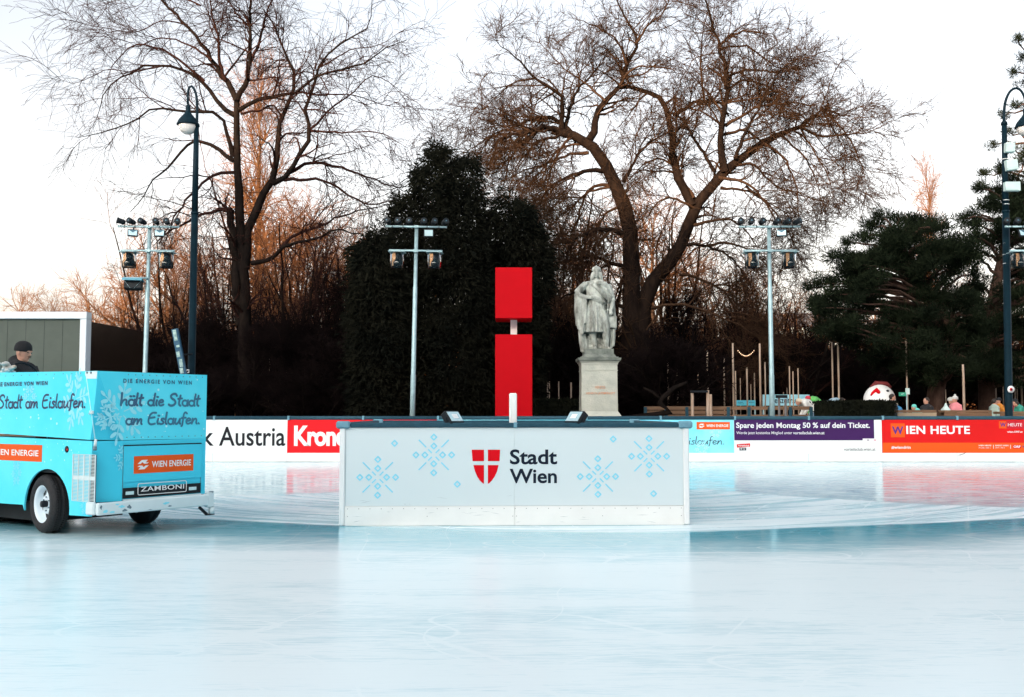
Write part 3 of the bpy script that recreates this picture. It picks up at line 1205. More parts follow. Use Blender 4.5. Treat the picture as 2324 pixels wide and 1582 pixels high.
def site_flood(cx, mirror, label):
    """small LED floodlight lying back on the barrier rail"""
    u = z3(cx, 300)[0]
    t = empty('floodlight', IO + IX * u + IN * 0.10 + Vector((0, 0, ztop)), IA + (R(52) if mirror else R(-52)), label, 'floodlight', 'floodlights on the island rail')
    T = Matrix.Translation((0, 0, 0.055)) @ Matrix.Rotation(R(-38), 4, 'X')
    b = MB()
    b.box((0, 0.02, 0), (0.24, 0.09, 0.18), M_dark, T, bev=0.01)
    for i in range(7):
        b.box((-0.09 + i * 0.03, 0.045, 0), (0.008, 0.05, 0.13), M_dark, T)
    b.build('housing', t)
    b = MB()
    b.box((0, -0.028, 0), (0.205, 0.006, 0.135), M_panel, T)
    b.box((0, -0.0325, 0.0), (0.09, 0.004, 0.06), M_white, T)
    b.build('glass', t)
    b = MB()
    b.bar((-0.125, 0, -0.005), (-0.125, 0.02, 0.06), 0.012, 0.03, M_dark)
    b.bar((0.125, 0, -0.005), (0.125, 0.02, 0.06), 0.012, 0.03, M_dark)
    b.bar((-0.13, 0, -0.005), (0.13, 0, -0.005), 0.03, 0.012, M_dark)
    b.build('bracket', t)
    return t


site_flood(110, True, 'small floodlight on the island rail, the one left of the white post')
site_flood(1130, False, 'small floodlight on the island rail below the statue')

# ------------------------------------------------------------------ red information column
def i_sign():
    Y = 29.2
    x0, x1 = at(1124, 830, Y).x, at(1208, 830, Y).x
    cx = (x0 + x1) / 2
    zt, zb, zn, z0 = at(1162, 607, Y).z, at(1162, 722.5, Y).z, at(1162, 759, Y).z, 0.0
    D = 1.25
    t = empty('red_info_column', (cx, Y + D / 2, 0), 0, 'tall bright red letter i made of two boxes behind the island', 'sign')
    W = x1 - x0
    b = MB()
    b.box((0, 0, (zt + zb) / 2), (W, D, zt - zb), M_signred, bev=0.012)
    b.build('upper_box', t)
    b = MB()
    b.box((0, 0, (zb + zn) / 2), (0.19, 0.19, zb - zn - 0.004), M_kick)
    b.build('neck', t)
    b = MB()
    b.box((0, 0, (zn + z0) / 2), (W, D, zn - z0), M_signred, bev=0.012)
    b.build('lower_box', t)


i_sign()
# ------------------------------------------------------------------ ice resurfacing machine
ZA = Vector((-4.276, 10.6, 0))
ZR_ = R(55.7)
ZX = Vector((math.cos(ZR_), math.sin(ZR_), 0))
ZY = Vector((-math.sin(ZR_), math.cos(ZR_), 0))
ZW = 1.392


def FZ(x, y):
    p = onplane(x * .3558, 671.8 + y * .3558, ZA, ZY) - ZA
    return (p.dot(ZX), p.z)


def SZ(x, y):
    p = onplane(x * .3558, 671.8 + y * .3558, ZA, ZX) - ZA
    return (-p.dot(ZY), p.z)


M_wrap = mat('cyan_wrap', (0.05, 0.62, 0.79), 0.4, col2=(0.11, 0.69, 0.83), vscale=0.9, spec=.3)
M_wrap2 = mat('cyan_wrap_plain', (0.045, 0.57, 0.76), 0.4, var=0.06, vscale=2, spec=.3)
M_bump = mat('bumper_paint', (0.62, 0.72, 0.74), 0.4, var=0.08, vscale=3)
M_steel = mat('worn_steel', (0.16, 0.25, 0.30), 0.5, metal=0.4, var=0.4, vscale=20)
M_tyre = mat('tyre_rubber', (0.018, 0.018, 0.02), 0.75, var=0.3, vscale=12, bump=0.5, bscale=60)
M_rim = mat('rim_white', (0.68, 0.78, 0.84), 0.35, var=0.06, vscale=6)
M_wood = mat('plywood_edge', (0.16, 0.10, 0.06), 0.7, var=0.3, vscale=6)
M_txt = mat('navy_print', (0.02, 0.035, 0.10), 0.5)
M_txt2 = mat('teal_print', (0.025, 0.17, 0.27), 0.5, col2=(0.02, 0.05, 0.13), vscale=1.3)

M_fl3 = mat('flake_print_hopper', (0.27, 0.68, 0.78), 0.45, spec=.2)
zam = empty('ice_resurfacer', ZA, ZR_, 'cyan ice resurfacing machine with snow crystal wrap driving in from the left', 'ice machine')
ffr = lambda u, v, w: Vector((u, -w, v))
sfr = lambda u, v, w: Vector((-w, -u, v))
fn = lambda x, y: FZ(x, y)
LB = 3.3
# hopper
b = MB()
zt = 1.727
LH = 2.30
T = [(0, 0, zt), (ZW, 0, zt), (ZW, LH, zt + .03), (0, LH, zt + .03)]
B = [(0, .10, 1.016), (.314, 0, 1.009), (ZW, 0, 1.004), (ZW, LH, 1.075), (0, LH, 1.075)]
I = [(0.035, 0.035, zt), (ZW - .035, 0.035, zt), (ZW - .035, LH - .04, zt + .03), (0.035, LH - .04, zt + .03)]
J = [(x, y, z - 0.12) for x, y, z in I]
vs = T + B + I + J
b.add(vs, [(5, 6, 1, 0), (4, 5, 0), (4, 0, 3, 8), (6, 7, 2, 1), (8, 3, 2, 7), (4, 8, 7, 6, 5),
           (0, 1, 10, 9), (1, 2, 11, 10), (2, 3, 12, 11), (3, 0, 9, 12),
           (9, 10, 14, 13), (10, 11, 15, 14), (11, 12, 16, 15), (12, 9, 13, 16), (13, 14, 15, 16)], M_wrap)
# chamfer and seam
b.add([Vector(p) + Vector((-.0015, -.0015, 0)) for p in (B[0], (B[1][0] - .004, B[1][1], B[1][2] + .002), (T[0][0] + 0.004, T[0][1], T[0][2] - .01))], [(0, 1, 2)], M_wrap2)
s0, s1 = SZ(548, 487), SZ(607, 920)
b.tube([sfr(s0[0], s0[1], 0.002), sfr(s1[0], s1[1] + .01, 0.002)], 0.006, M_fl, 6)
P = [SZ(548, 480), SZ(545, 500), SZ(555, 527), SZ(618, 527), SZ(622, 479)]
P = [(min(p[0], -0.004), min(p[1], zt - .002)) for p in P]
b.prism(P, 0.0, 0.006, sfr, M_bump)
for x in (560, 585):
    c = SZ(x, 489)
    b.tube([sfr(c[0], c[1], 0.006), sfr(c[0], c[1], 0.012)], 0.012, M_steel, 8)
# crystals, drifts and dots of the wrap
rnd = random.Random(4)
b_f = [(SZ(478, 660), 0.34, 10, sfr, 0.72), (SZ(190, 640), 0.14, 0, sfr, 1.0), (FZ(770, 745), 0.34, 20, ffr, 0.9), (FZ(690, 770), 0.16, 0, ffr, 1)]
for (c, r_, rot, fr, sq) in b_f:
    flake6(b, fr, c[0], c[1], r_, M_fl3, rot=rot, sq=sq, w=0.0022)
for i in range(60):
    if i % 2:
        u, v, fr = rnd.uniform(0.33, ZW - .03), rnd.uniform(1.03, 1.70), ffr
    else:
        u, v, fr = -rnd.uniform(0.25, 2.2), rnd.uniform(1.12, 1.70), sfr
    r_ = rnd.choice((0.004, 0.006, 0.009, 0.014))
    b.flat([(u + r_ * math.cos(k * .7854), v + r_ * math.sin(k * .7854)) for k in range(8)], fr, M_fl, 0.0018)
# lettering
a, c = FZ(785, 556), FZ(1222, 566)
z0_, z1_ = FZ(785, 554)[1], FZ(785, 527)[1]
put_text(b, 'DIE ENERGIE VON WIEN', ffr, a[0], z0_, c[0], z1_, M_txt2, w=0.0045, bold=0.03, space=1.45)
a, c = FZ(770, 697), FZ(1265, 702)
put_hand(b, 'hält die Stadt', ffr, a[0], FZ(770, 697)[1], c[0], FZ(770, 618)[1], M_txt2, w=0.004, wt=0.10)
a, c = FZ(802, 818), FZ(1270, 815)
put_hand(b, 'am Eislaufen.', ffr, a[0], FZ(802, 819)[1], c[0], FZ(802, 742)[1], M_txt2, w=0.004, wt=0.10)
a, c = SZ(30, 574), SZ(305, 571)
put_text(b, 'ENERGIE VON WIEN', sfr, a[0], SZ(160, 573)[1], c[0], SZ(160, 546)[1], M_txt, w=0.0045, bold=0.035, space=1.3)
d_ = (c[0] - a[0])
put_text(b, 'DIE', sfr, a[0] - d_ * 0.235, SZ(160, 573)[1], a[0] - d_ * 0.045, SZ(160, 546)[1], M_txt, w=0.0045, bold=0.035, space=1.3)
a, c = SZ(-8, 712), SZ(545, 710)
put_hand(b, 'Stadt am Eislaufen.', sfr, a[0], SZ(270, 713)[1], c[0], SZ(270, 628)[1], M_txt, w=0.004, wt=0.085)
for i in range(12):
    for (fr, u, v) in ((ffr, 0.36 + i * .088, 1.70), (ffr, 0.36 + i * .088, 1.035), (sfr, -.3 - i * .16, 1.71)):
        b.tube([fr(u, v, 0), fr(u, v, .003)], .006, M_steel, 6)
c = SZ(590, 742)
b.box((-.012, -c[0], c[1]), (.03, .05, .035), M_bump, bev=.006)
b.tube([sfr(c[0] - .03, c[1] - .02, .02), sfr(c[0] + .02, c[1] + .03, .03)], .008, M_fl, 6)
hop = recalc(b.build('snow_hopper', zam))

# lower body
b = MB()
arch_c, arch_r = (0.865, 0.27), 0.425
side = [(0.10, 0.23), (0.44, 0.225)]
for k in range(0, 19):
    a_ = R(-8 + k * 196 / 18)
    side.append((arch_c[0] - arch_r * math.cos(a_) * 1.0, max(0.23, arch_c[1] + arch_r * math.sin(a_))))
side += [(1.32, 0.29), (LB, 0.26), (LB, 1.045), (0.07, 1.003)]
b.prism([(-y, z) for y, z in side], -0.02, 0.0, sfr, M_wrap)
# front left chamfer, front, far side, back
b.add([(0, .085, .37), (.314, 0, .37), (.314, 0, 1.003), (0, .085, 1.003)], [(0, 1, 2, 3)], M_wrap2)
b.add([(0, .09, .23), (0.02, .07, .23), (0.02, .07, .40), (0, .085, .40)], [(0, 1, 2, 3)], M_wrap2)
b.box(((0.314 + ZW) / 2, 0.03, 0.69), (ZW - 0.314, 0.058, 0.626), M_wrap2)
b.prism([(y, z) for y, z in side], -0.01, 0.01, lambda u, v, w: Vector((ZW - 0.012 + w, u, v)), M_wrap)
b.box((ZW / 2, LB - .02, 0.65), (ZW - .05, 0.04, 0.75), M_wrap)
b.box((ZW / 2, 0.25, 0.60), (ZW - 0.08, 0.2, 0.6), M_dark)
b.box((ZW / 2, 2.3, 0.62), (ZW - 0.08, 1.8, 0.60), M_dark)
b.box((ZW / 2, 0.9, 0.80), (ZW - 0.08, 1.1, 0.30), M_dark)
b.box((ZW / 2, 0.9, 0.5), (0.5, 1.1, 0.5), M_dark)
b.box((ZW / 2, 1.3, 0.27), (0.9, 2.2, 0.05), M_steel)
# timber rail in the gap below the hopper
b.box((0.03, 1.45, 1.045), (0.04, 1.5, 0.022), M_wood)
b.box((0.05, 0.5, 1.02), (0.04, 0.7, 0.02), M_dark)
# label on the side
u0, z0_ = SZ(-175, 1060)[0], SZ(130, 1052)[1]
u1, z1_ = SZ(267, 1055)[0], SZ(130, 947)[1]
wien_energie(b, sfr, u0, z0_, u1, z1_, w=0.002)
flake6(b, sfr, *SZ(105, 1130), 0.15, M_fl2, rot=5, sq=0.7, w=0.0018)
flake6(b, sfr, *SZ(540, 1340), 0.10, M_fl2, rot=0, sq=0.8, w=0.0018)
flake6(b, ffr, *FZ(790, 1030), 0.15, M_fl2, rot=0, sq=0.8, w=0.0018)
for i in range(30):
    u, v = -rnd.uniform(0.15, 1.9), rnd.uniform(0.75, 1.0)
    r_ = rnd.choice((0.004, 0.006, 0.009))
    b.flat([(u + r_ * math.cos(k * .7854), v + r_ * math.sin(k * .7854)) for k in range(8)], sfr, M_fl, 0.0016)
# round service hole
c = SZ(427, 978)
b.tube([sfr(c[0], c[1], -0.002), sfr(c[0], c[1], 0.003)], 0.036, M_dark, 16)
b.tube([sfr(c[0] + .012, c[1] - .004, 0.003), sfr(c[0] + .012, c[1] - .004, 0.006)], 0.012, M_red, 10)
b.build('body', zam)
# hinge at the corner
b = MB()
h0, h1 = FZ(612, 920), FZ(628, 985)
b.tube([(0.0, 0.01, h0[1] + .01), (0.0, 0.02, h1[1] + .03)], 0.014, M_bump, 8)
b.tube([(-.005, 0.015, h1[1] + .04), (-.005, 0.015, h1[1])], 0.02, M_steel, 8)
b.build('hinge', zam)
# front cover, grille strip, badge, headlights
b = MB()
x0, x1 = 0.322, 1.325
b.box(((x0 + x1) / 2, -0.006, 0.755), (x1 - x0, 0.010, 0.375), M_wrap2)
b.box(((x0 + x1) / 2, -0.004, 0.950), (x1 - x0, 0.012, 0.012), M_dark)
b.box((x0 - 0.003, -0.003, 0.67), (0.004, 0.004, 0.56), M_steel)
b.box((x1 + 0.003, -0.003, 0.67), (0.004, 0.004, 0.56), M_steel)
l0, l1 = FZ(848, 1134), FZ(1228, 1113)
t0, t1 = FZ(848, 1022), FZ(1228, 1008)
zz0, zz1 = (l0[1] + l1[1]) / 2, (t0[1] + t1[1]) / 2
print('label', l0, l1, t0, t1)
f2 = lambda u, v, w: Vector((u, -w - 0.011, v))
wien_energie(b, f2, l0[0], zz0, l1[0], zz1, w=0.002)
b.build('front_cover', zam)
gz0, gz1 = FZ(785, 1292)[1], FZ(785, 1226)[1]
print('grille', gz0, gz1, FZ(1278, 1172))
b = MB()
b.box(((x0 + x1) / 2, -0.008, (gz0 + gz1) / 2), (x1 - x0, 0.014, gz1 - gz0), M_dark, bev=0.003)
f3 = lambda u, v, w: Vector((u, -w - 0.0155, v))
a, c = FZ(873, 1272), FZ(1183, 1184)
bz0, bz1 = FZ(873, 1272)[1] + 0.004, FZ(873, 1200)[1] + 0.004
# rounded badge outline
ru0, ru1 = a[0], c[0]
Rr = 0.018
loop = []
for cx, cy, a0_ in ((ru1 - Rr, bz1 - Rr, 0), (ru0 + Rr, bz1 - Rr, 90), (ru0 + Rr, bz0 + Rr, 180), (ru1 - Rr, bz0 + Rr, 270)):
    loop += arc(cx, cy, Rr, Rr, a0_, a0_ + 90, 4)
loop.append(loop[0])
b.tube([f3(u, v, 0.001) for u, v in loop], 0.0042, M_white, 6, caps=False)
a, c = FZ(890, 1250), FZ(1168, 1188)
put_text(b, 'ZAMBONI', f3, a[0], (bz0 + bz1) / 2 - 0.026, c[0], (bz0 + bz1) / 2 + 0.026, M_white, w=0.003, bold=0.012, space=1.05)
b.build('grille', zam)
for hx0, hx1 in ((FZ(788, 1240)[0], FZ(848, 1240)[0]), (FZ(1192, 1200)[0], FZ(1246, 1200)[0])):
    b = MB()
    zc_ = (gz0 + gz1) / 2
    b.box(((hx0 + hx1) / 2, -0.02, zc_), (hx1 - hx0, 0.012, 0.05), M_dark, bev=0.003)
    b.box(((hx0 + hx1) / 2, -0.0275, zc_), (hx1 - hx0 - .014, 0.006, 0.036), M_panel, bev=0.002)
    b.build('headlight', zam)
b = MB()
b.box(((x0 + x1) / 2, -0.01, gz0 - 0.022), (x1 - x0, 0.02, 0.026), M_bump)
b.build('lower_trim', zam)
# bumper
b = MB()
b.box(((0.0 + 1.40) / 2, -0.035, 0.308), (1.40, 0.06, 0.126), M_bump, bev=0.012)
b.box((0.0, 0.06, 0.312), (0.05, 0.14, 0.13), M_bump, bev=0.015)
# chipped paint patches
rnd = random.Random(9)
for (cx, cy, rx_, ry_) in ((0.03, 0.33, .016, .03), (0.08, 0.285, .035, .018), (0.16, 0.27, .05, .012), (0.27, 0.32, .04, .02), (0.31, 0.28, .04, .018), (0.36, 0.31, .03, .022),
                           (0.82, 0.315, .045, .016), (0.87, 0.28, .03, .01), (0.62, 0.26, .04, .008), (0.22, 0.345, .03, .010)):
    P = []
    for k in range(11):
        a_ = 2 * math.pi * k / 11
        q_ = rnd.uniform(0.55, 1.15)
        P.append((cx + rx_ * q_ * math.cos(a_), max(0.262, min(0.353, cy + ry_ * q_ * math.sin(a_)))))
    b.add([(u, -0.0662, v) for u, v in P] + [(cx, -0.0662, cy)], [(i, (i + 1) % 11, 11) for i in range(11)], M_steel if rnd.random() < .7 else M_fl2)
b.build('bumper', zam)
b = MB()
b.box((1.43, -0.03, 0.31), (0.09, 0.07, 0.17), M_bump, bev=0.01)
b.tube([(1.455, -0.035, 0.405), (1.455, -0.035, 0.225)], 0.028, M_steel, 10)
b.bar((1.30, -0.02, 0.235), (1.40, -0.03, 0.145), 0.02, 0.03, M_dark)
b.bar((1.39, -0.03, 0.143), (1.49, -0.03, 0.143), 0.05, 0.012, M_dark)
b.build('guide_bracket', zam)
b = MB()
b.cyl((1.462, -0.035, 0.150), (1.462, -0.035, 0.225), 0.034, M_bump, 16)
b.build('guide_roller', zam)
b = MB()
b.box((ZW / 2, 2.0, 0.19), (0.95, 1.6, 0.2), M_dark)  # dark boxes added to block light under the machine, axle among them
b.box((ZW / 2, 0.96, 0.30), (1.15, 0.10, 0.10), M_dark)
b.box((ZW / 2, 2.95, 0.10), (1.25, 0.5, 0.17), M_dark)
b.build('underbody_light_block', zam)
# side vent
b = MB()
v0, v1 = SZ(470, 1010), SZ(605, 1312)
u0, u1 = v0[0], v1[0]
zb_, zt_ = SZ(535, 1310)[1], SZ(535, 1012)[1]
b.box((0.006, -(u0 + u1) / 2, (zb_ + zt_) / 2), (0.006, u1 - u0, zt_ - zb_), M_dark)
b.M = None
nb = 34
for i in range(nb + 1):
    v = zb_ + (zt_ - zb_) * i / nb
    b.box((-0.004, -(u0 + u1) / 2, v), (0.006, (u1 - u0) + .01, 0.0055 if abs(i - nb / 2) > 1 else 0.013), M_bump)
for i in range(5):
    u = u0 + (u1 - u0) * i / 4
    b.box((-0.0052, -u, (zb_ + zt_) / 2), (0.008, 0.009 if i != 2 else 0.016, zt_ - zb_), M_bump)
b.build('side_vent', zam)


def wheel(x, y, out, steer, rad=0.312, wd=0.205):
    """wheel standing on the ice; out = -1 faces the camera side"""
    w = empty('wheel', (x, y, rad), 0)
    w.parent = zam
    w.rotation_euler = (0, 0, R(steer))
    M = Matrix.Rotation(R(90 * out), 4, 'Y')     # lathe axis z -> outward x
    h = wd / 2
    b = MB()
    prof = [(rad * .60, -h), (rad * .86, -h * .98), (rad * .965, -h * .74), (rad, -h * .45), (rad * .996, -h * .42), (rad * .985, -h * .38), (rad * .985, -h * .3), (rad, -h * .27), (rad, -0.02),
            (rad * .985, -0.015), (rad * .985, 0.015), (rad, 0.02), (rad, h * .27), (rad * .985, h * .3), (rad * .985, h * .38), (rad, h * .45), (rad * .965, h * .74), (rad * .86, h * .98), (rad * .66, h * .9), (rad * .62, h * .62)]
    b.lathe(prof, M_tyre, 56, M, caps=False, ripple=lambda a, z: (0.010 * math.copysign(1, math.sin(a * 28 + (1 if z > 0 else -1) * 1.2)) if abs(z) > h * .40 and abs(z) < h * .8 else 0.0))
    # sidewall lettering ring and tread studs
    for i in range(64):
        a_ = 2 * math.pi * i / 64
        for s in (-1, 1):
            M2 = M @ Matrix.Rotation(a_ + (0.049 if s > 0 else 0), 4, 'Z')
            b.box((rad * 1.0, 0, s * h * .36), (0.010, 0.018, h * .30), M_tyre, M2)
    b.build('tyre', w)
    b = MB()
    z_ = h * .62
    b.lathe([(rad * .625, -h * .9), (rad * .60, -h * .6), (rad * .60, z_ * .3), (rad * .585, z_ * .8), (rad * .635, z_ * 1.12), (rad * .655, z_ * 1.3), (rad * .64, z_ * 1.34), (rad * .60, z_ * 1.15), (rad * .56, z_ * .9), (rad * .53, z_ * .25),
             (rad * .50, z_ * .12), (rad * .36, z_ * .35), (rad * .25, z_ * .55), (rad * .20, z_ * .5), (0, z_ * .5)], M_rim, 40, M, caps=False)
    for k in range(5):                             # slots in the disc
        a_ = R(36 + 72 * k)
        M2 = M @ Matrix.Rotation(a_, 4, 'Z')
        P = [(rad * .34, -.028), (rad * .49, -.040), (rad * .505, 0), (rad * .49, .040), (rad * .34, .028)]
        zz = [z_ * .41, z_ * .185, z_ * .165, z_ * .185, z_ * .41]
        b.add([(p[0], p[1], q_ + 0.005) for p, q_ in zip(P, zz)], [(0, 1, 2, 3, 4)], M_dark, M=M2)
    for k in range(6):
        a_ = R(60 * k)
        M2 = M @ Matrix.Rotation(a_, 4, 'Z')
        b.tube([M2 @ Vector((rad * .235, 0, z_ * .5)), M2 @ Vector((rad * .235, 0, z_ * .72))], 0.009, M_steel, 6)
    b.build('rim', w)
    b = MB()
    b.tube([M @ Vector((0, 0, z_ * .5)), M @ Vector((0, 0, z_ * 1.45)), M @ Vector((0, 0, z_ * 1.5))], [0.036, 0.034, 0.026], M_dark, 16)
    b.build('hub', w)
    return w


wheel(0.10, 0.965, -1, -8)
wheel(ZW - 0.10, 0.965, 1, -8)
wheel(0.13, 2.72, -1, 0)
wheel(ZW - 0.13, 2.72, 1, 0)
# driver's seat, platform and steering wheel
b = MB()
b.box((ZW / 2, 2.95, 1.12), (ZW - .1, 1.0, 0.1), M_wrap2)
b.box((0.95, 3.12, 1.26), (0.46, 0.44, 0.14), M_dark, bev=0.03)
b.box((0.95, 3.36, 1.52), (0.46, 0.09, 0.46), M_dark, bev=0.03)
b.build('seat', zam)
b = MB()
swc = Vector((0.62, 2.42, 1.735))
cs = [swc + Vector((0.19 * math.cos(R(a)), 0.07 * math.sin(R(a)), 0.17 * math.sin(R(a)))) for a in range(0, 361, 20)]
b.tube(cs, 0.014, M_dark, 8, caps=False)
b.tube([swc, swc + Vector((0, -0.1, -0.5))], 0.02, M_dark, 8)
b.tube([cs[0], swc, cs[9]], 0.010, M_dark, 6)
b.build('steering_wheel', zam)


# ------------------------------------------------------------------ people
M_skin = mat('skin', (0.52, 0.27, 0.19), 0.5, var=0.15, vscale=20)
M_coat = mat('black_coat', (0.013, 0.014, 0.017), 0.85, var=0.3, vscale=14, bump=0.3, bscale=25)
M_hair = mat('dark_hair', (0.02, 0.013, 0.01), 0.7)
POSES = {
    'stand': dict(hip=(0, 0, .93), chest=(0.01, 0, 1.28), neck=(0, 0, 1.47), head=(0.02, 0, 1.60), hand=(0.10, .22, .80), elbow=(-.02, .26, 1.06), knee=(.03, .10, .50), ank=(0, .10, .08)),
    'bend': dict(hip=(-.12, 0, .88), chest=(.20, 0, 1.08), neck=(.38, 0, 1.14), head=(.50, 0, 1.13), hand=(.42, .14, .62), elbow=(.28, .24, .84), knee=(.02, .10, .48), ank=(-.04, .11, .08)),
    'sit': dict(hip=(0, 0, .56), chest=(.02, 0, .92), neck=(.02, 0, 1.10), head=(.06, 0, 1.23), hand=(.42, .12, .82), elbow=(.10, .25, .78), knee=(.42, .11, .58), ank=(.44, .11, .10)),
    'hunch': dict(hip=(0, 0, .56), chest=(.10, 0, .90), neck=(.19, 0, 1.05), head=(.27, 0, 1.13), hand=(.50, .10, .72), elbow=(.24, .22, .74), knee=(.42, .11, .58), ank=(.44, .11, .10)),
}


def person(loc, face_deg, pose, label, k=1.0, jacket=None, trousers=None, hat=None, hair=None, voxel=0.022, hatstyle='beanie', detail=False, group=None, look=0.0, hood=False):
    t = empty('person', loc, R(face_deg), label, 'person', group)
    P = {a: Vector(c) * k for a, c in POSES[pose].items()}
    pr = lambda v, s: Vector((v.x, v.y * s, v.z))
    H = P['head']
    hd = (H - P['neck']).normalized()
    sh = [P['neck'] + Vector((0, s * .185, 0)) * k - (P['neck'] - P['chest']).normalized() * .055 * k for s in (1, -1)]
    MH = Matrix.Translation(H) @ Matrix.Rotation(R(look), 4, 'Y')

    def head(b, inf=0.0):
        b.ell((0, 0, 0.01 * k), ((.096 + inf) * k, (.076 + inf) * k, (.108 + inf) * k), M_skin, 16, MH)
        b.ell((.028 * k, 0, -.055 * k), (.062 * k, .056 * k, .062 * k), M_skin, 14, MH)
        b.ell((.068 * k, 0, -.092 * k), (.024 * k, .026 * k, .022 * k), M_skin, 10, MH)
        b.tube([MH @ Vector((.086, 0, .015)) * 1.0 if k == 1 else MH @ (Vector((.086, 0, .015)) * k), MH @ (Vector((.110, 0, -.022)) * k)], [.010 * k, .017 * k], M_skin, 8)
        b.ell((.088 * k, 0, .030 * k), (.014 * k, .055 * k, .012 * k), M_skin, 10, MH)
        b.ell((.088 * k, 0, -.052 * k), (.014 * k, .026 * k, .009 * k), M_skin, 10, MH)
        for s in (-1, 1):
            b.ell((0, s * .078 * k, -.005 * k), (.020 * k, .012 * k, .030 * k), M_skin, 10, MH)
    b = MB()
    head(b)
    b.tube([P['neck'] - hd * .03 * k, H - hd * .06 * k], [.062 * k, .055 * k], M_skin, 12)
    b.tube([P['hip'], (P['hip'] + P['chest']) / 2, P['chest'], P['neck'] - hd * .03 * k], [.14 * k, .13 * k, .15 * k, .07 * k], M_skin, 14)
    for i, s in enumerate((1, -1)):
        b.tube([P['chest'] + (sh[i] - P['chest']) * .5, sh[i]], [.09 * k, .062 * k], M_skin, 10)
        e, h = pr(P['elbow'], s), pr(P['hand'], s)
        b.tube([sh[i], e, h], [.052 * k, .042 * k, .029 * k], M_skin, 10)
        fd = (h - e).normalized()
        sd_ = fd.cross(Vector((0, 0, 1))).normalized()
        up_ = sd_.cross(fd)
        palm = h + fd * .05 * k
        b.ell((0, 0, 0), (.045 * k, .036 * k, .016 * k), M_skin, 10, Matrix.Translation(palm) @ Matrix((fd, sd_, up_)).transposed().to_4x4())
        if detail:
            for f_, (o_, L_) in enumerate(((-.027, .062), (-.010, .075), (.010, .070), (.027, .055))):
                p0 = palm + fd * .035 * k + sd_ * o_ * k
                b.tube([p0, p0 + fd * L_ * .5 * k - up_ * .012 * k, p0 + fd * L_ * .75 * k - up_ * .04 * k], [.0095 * k, .0085 * k, .007 * k], M_skin, 6)
            p0 = palm - sd_ * s * .032 * k
            b.tube([p0, p0 - sd_ * s * .022 * k + fd * .03 * k, p0 - sd_ * s * .02 * k + fd * .055 * k - up_ * .015 * k], [.011 * k, .010 * k, .008 * k], M_skin, 6)
        kn, an = pr(P['knee'], s), pr(P['ank'], s)
        hp = P['hip'] + Vector((0, s * .09 * k, -.02 * k))
        b.tube([hp, kn, an], [.085 * k, .058 * k, .042 * k], M_skin, 10)
        b.tube([an + Vector((-.04, 0, -.035)) * k, an + Vector((.15, 0, -.045)) * k], [.040 * k, .034 * k], M_skin, 8)
    body = remesh('body', b, voxel * .8 if not detail else voxel, M_skin, t, smooth=2)
    if jacket:
        b = MB()
        b.tube([P['hip'] - Vector((0, 0, .06 * k)), (P['hip'] + P['chest']) / 2, P['chest'], P['neck'] - hd * .05 * k, P['neck'] + hd * .035 * k], [.185 * k, .175 * k, .185 * k, .13 * k, .085 * k], jacket, 16)
        for i, s in enumerate((1, -1)):
            e, h = pr(P['elbow'], s), pr(P['hand'], s)
            b.tube([P['chest'] + (sh[i] - P['chest']) * .4, sh[i]], [.13 * k, .092 * k], jacket, 12)
            b.tube([sh[i], sh[i] + (e - sh[i]) * .5, e, h - (h - e) * .02], [.085 * k, .078 * k, .070 * k, .052 * k], jacket, 12)
        if hood:
            b.tube([P['neck'] + Vector((-.06, 0, .0)) * k, P['neck'] + Vector((-.10, 0, .07)) * k], [.10 * k, .07 * k], jacket, 12)
        remesh('jacket', b, voxel, jacket, t, smooth=2)
    if trousers:
        b = MB()
        b.tube([P['hip'] + Vector((0, 0, .03)) * k, P['hip'] - Vector((0, 0, .08)) * k], [.165 * k, .15 * k], trousers, 14)
        for s in (1, -1):
            kn, an = pr(P['knee'], s), pr(P['ank'], s)
            hp = P['hip'] + Vector((0, s * .09 * k, -.02 * k))
            b.tube([hp, kn, an], [.108 * k, .082 * k, .066 * k], trousers, 12)
        remesh('trousers', b, voxel, trousers, t, smooth=2)
    if hat:
        b = MB()
        pr_ = [(.108, 0.002), (.113, 0.02), (.111, .055), (.098, .092), (.066, .122), (.03, .134), (0, .137)]
        b.lathe([(r_ * k, z_ * k) for r_, z_ in pr_], hat, 20, MH @ Matrix.Translation((-.012 * k, 0, .008 * k)) @ Matrix.Rotation(R(-6), 4, 'Y'), sx=1.0, sy=.84)
        if hatstyle == 'bobble':
            b.ell((-.012 * k, 0, .165 * k), (.04 * k, .04 * k, .04 * k), hat, 10, MH)
        b.build('hat', t)
    if hair:
        b = MB()
        b.ell((-.018 * k, 0, .022 * k), (.100 * k, .085 * k, .108 * k), hair, 14, MH)
        b.build('hair', t)
    if detail:
        b = MB()
        b.tube([MH @ Vector((.101, -.030, -.040)), MH @ Vector((.108, 0, -.036)), MH @ Vector((.101, .030, -.040))], [.005, .008, .005], M_hair, 6)
        for s in (-1, 1):
            b.tube([MH @ Vector((.088, s * .018, .034)), MH @ Vector((.084, s * .048, .033))], .0045, M_hair, 6)
        b.build('moustache', t)
        b = MB()
        for s in (-1, 1):
            b.ell((.0885, s * .030, .012), (.009, .013, .006), M_dark, 8, MH)
        b.build('eye', t)
    return t


hp_ = at(55, 800, 12.85)
# the sit pose puts the head 1.23 above the figure's base
person((hp_.x - 0.06, hp_.y, hp_.z - 1.23), -14, 'sit', 'driver in black coat and black beanie seated on the cyan ice machine', jacket=M_coat, trousers=M_coat, hat=mat('black_wool', (0.010, 0.010, 0.012), 0.95, bump=0.4, bscale=60),
       voxel=0.009, detail=True, look=12, hood=True)
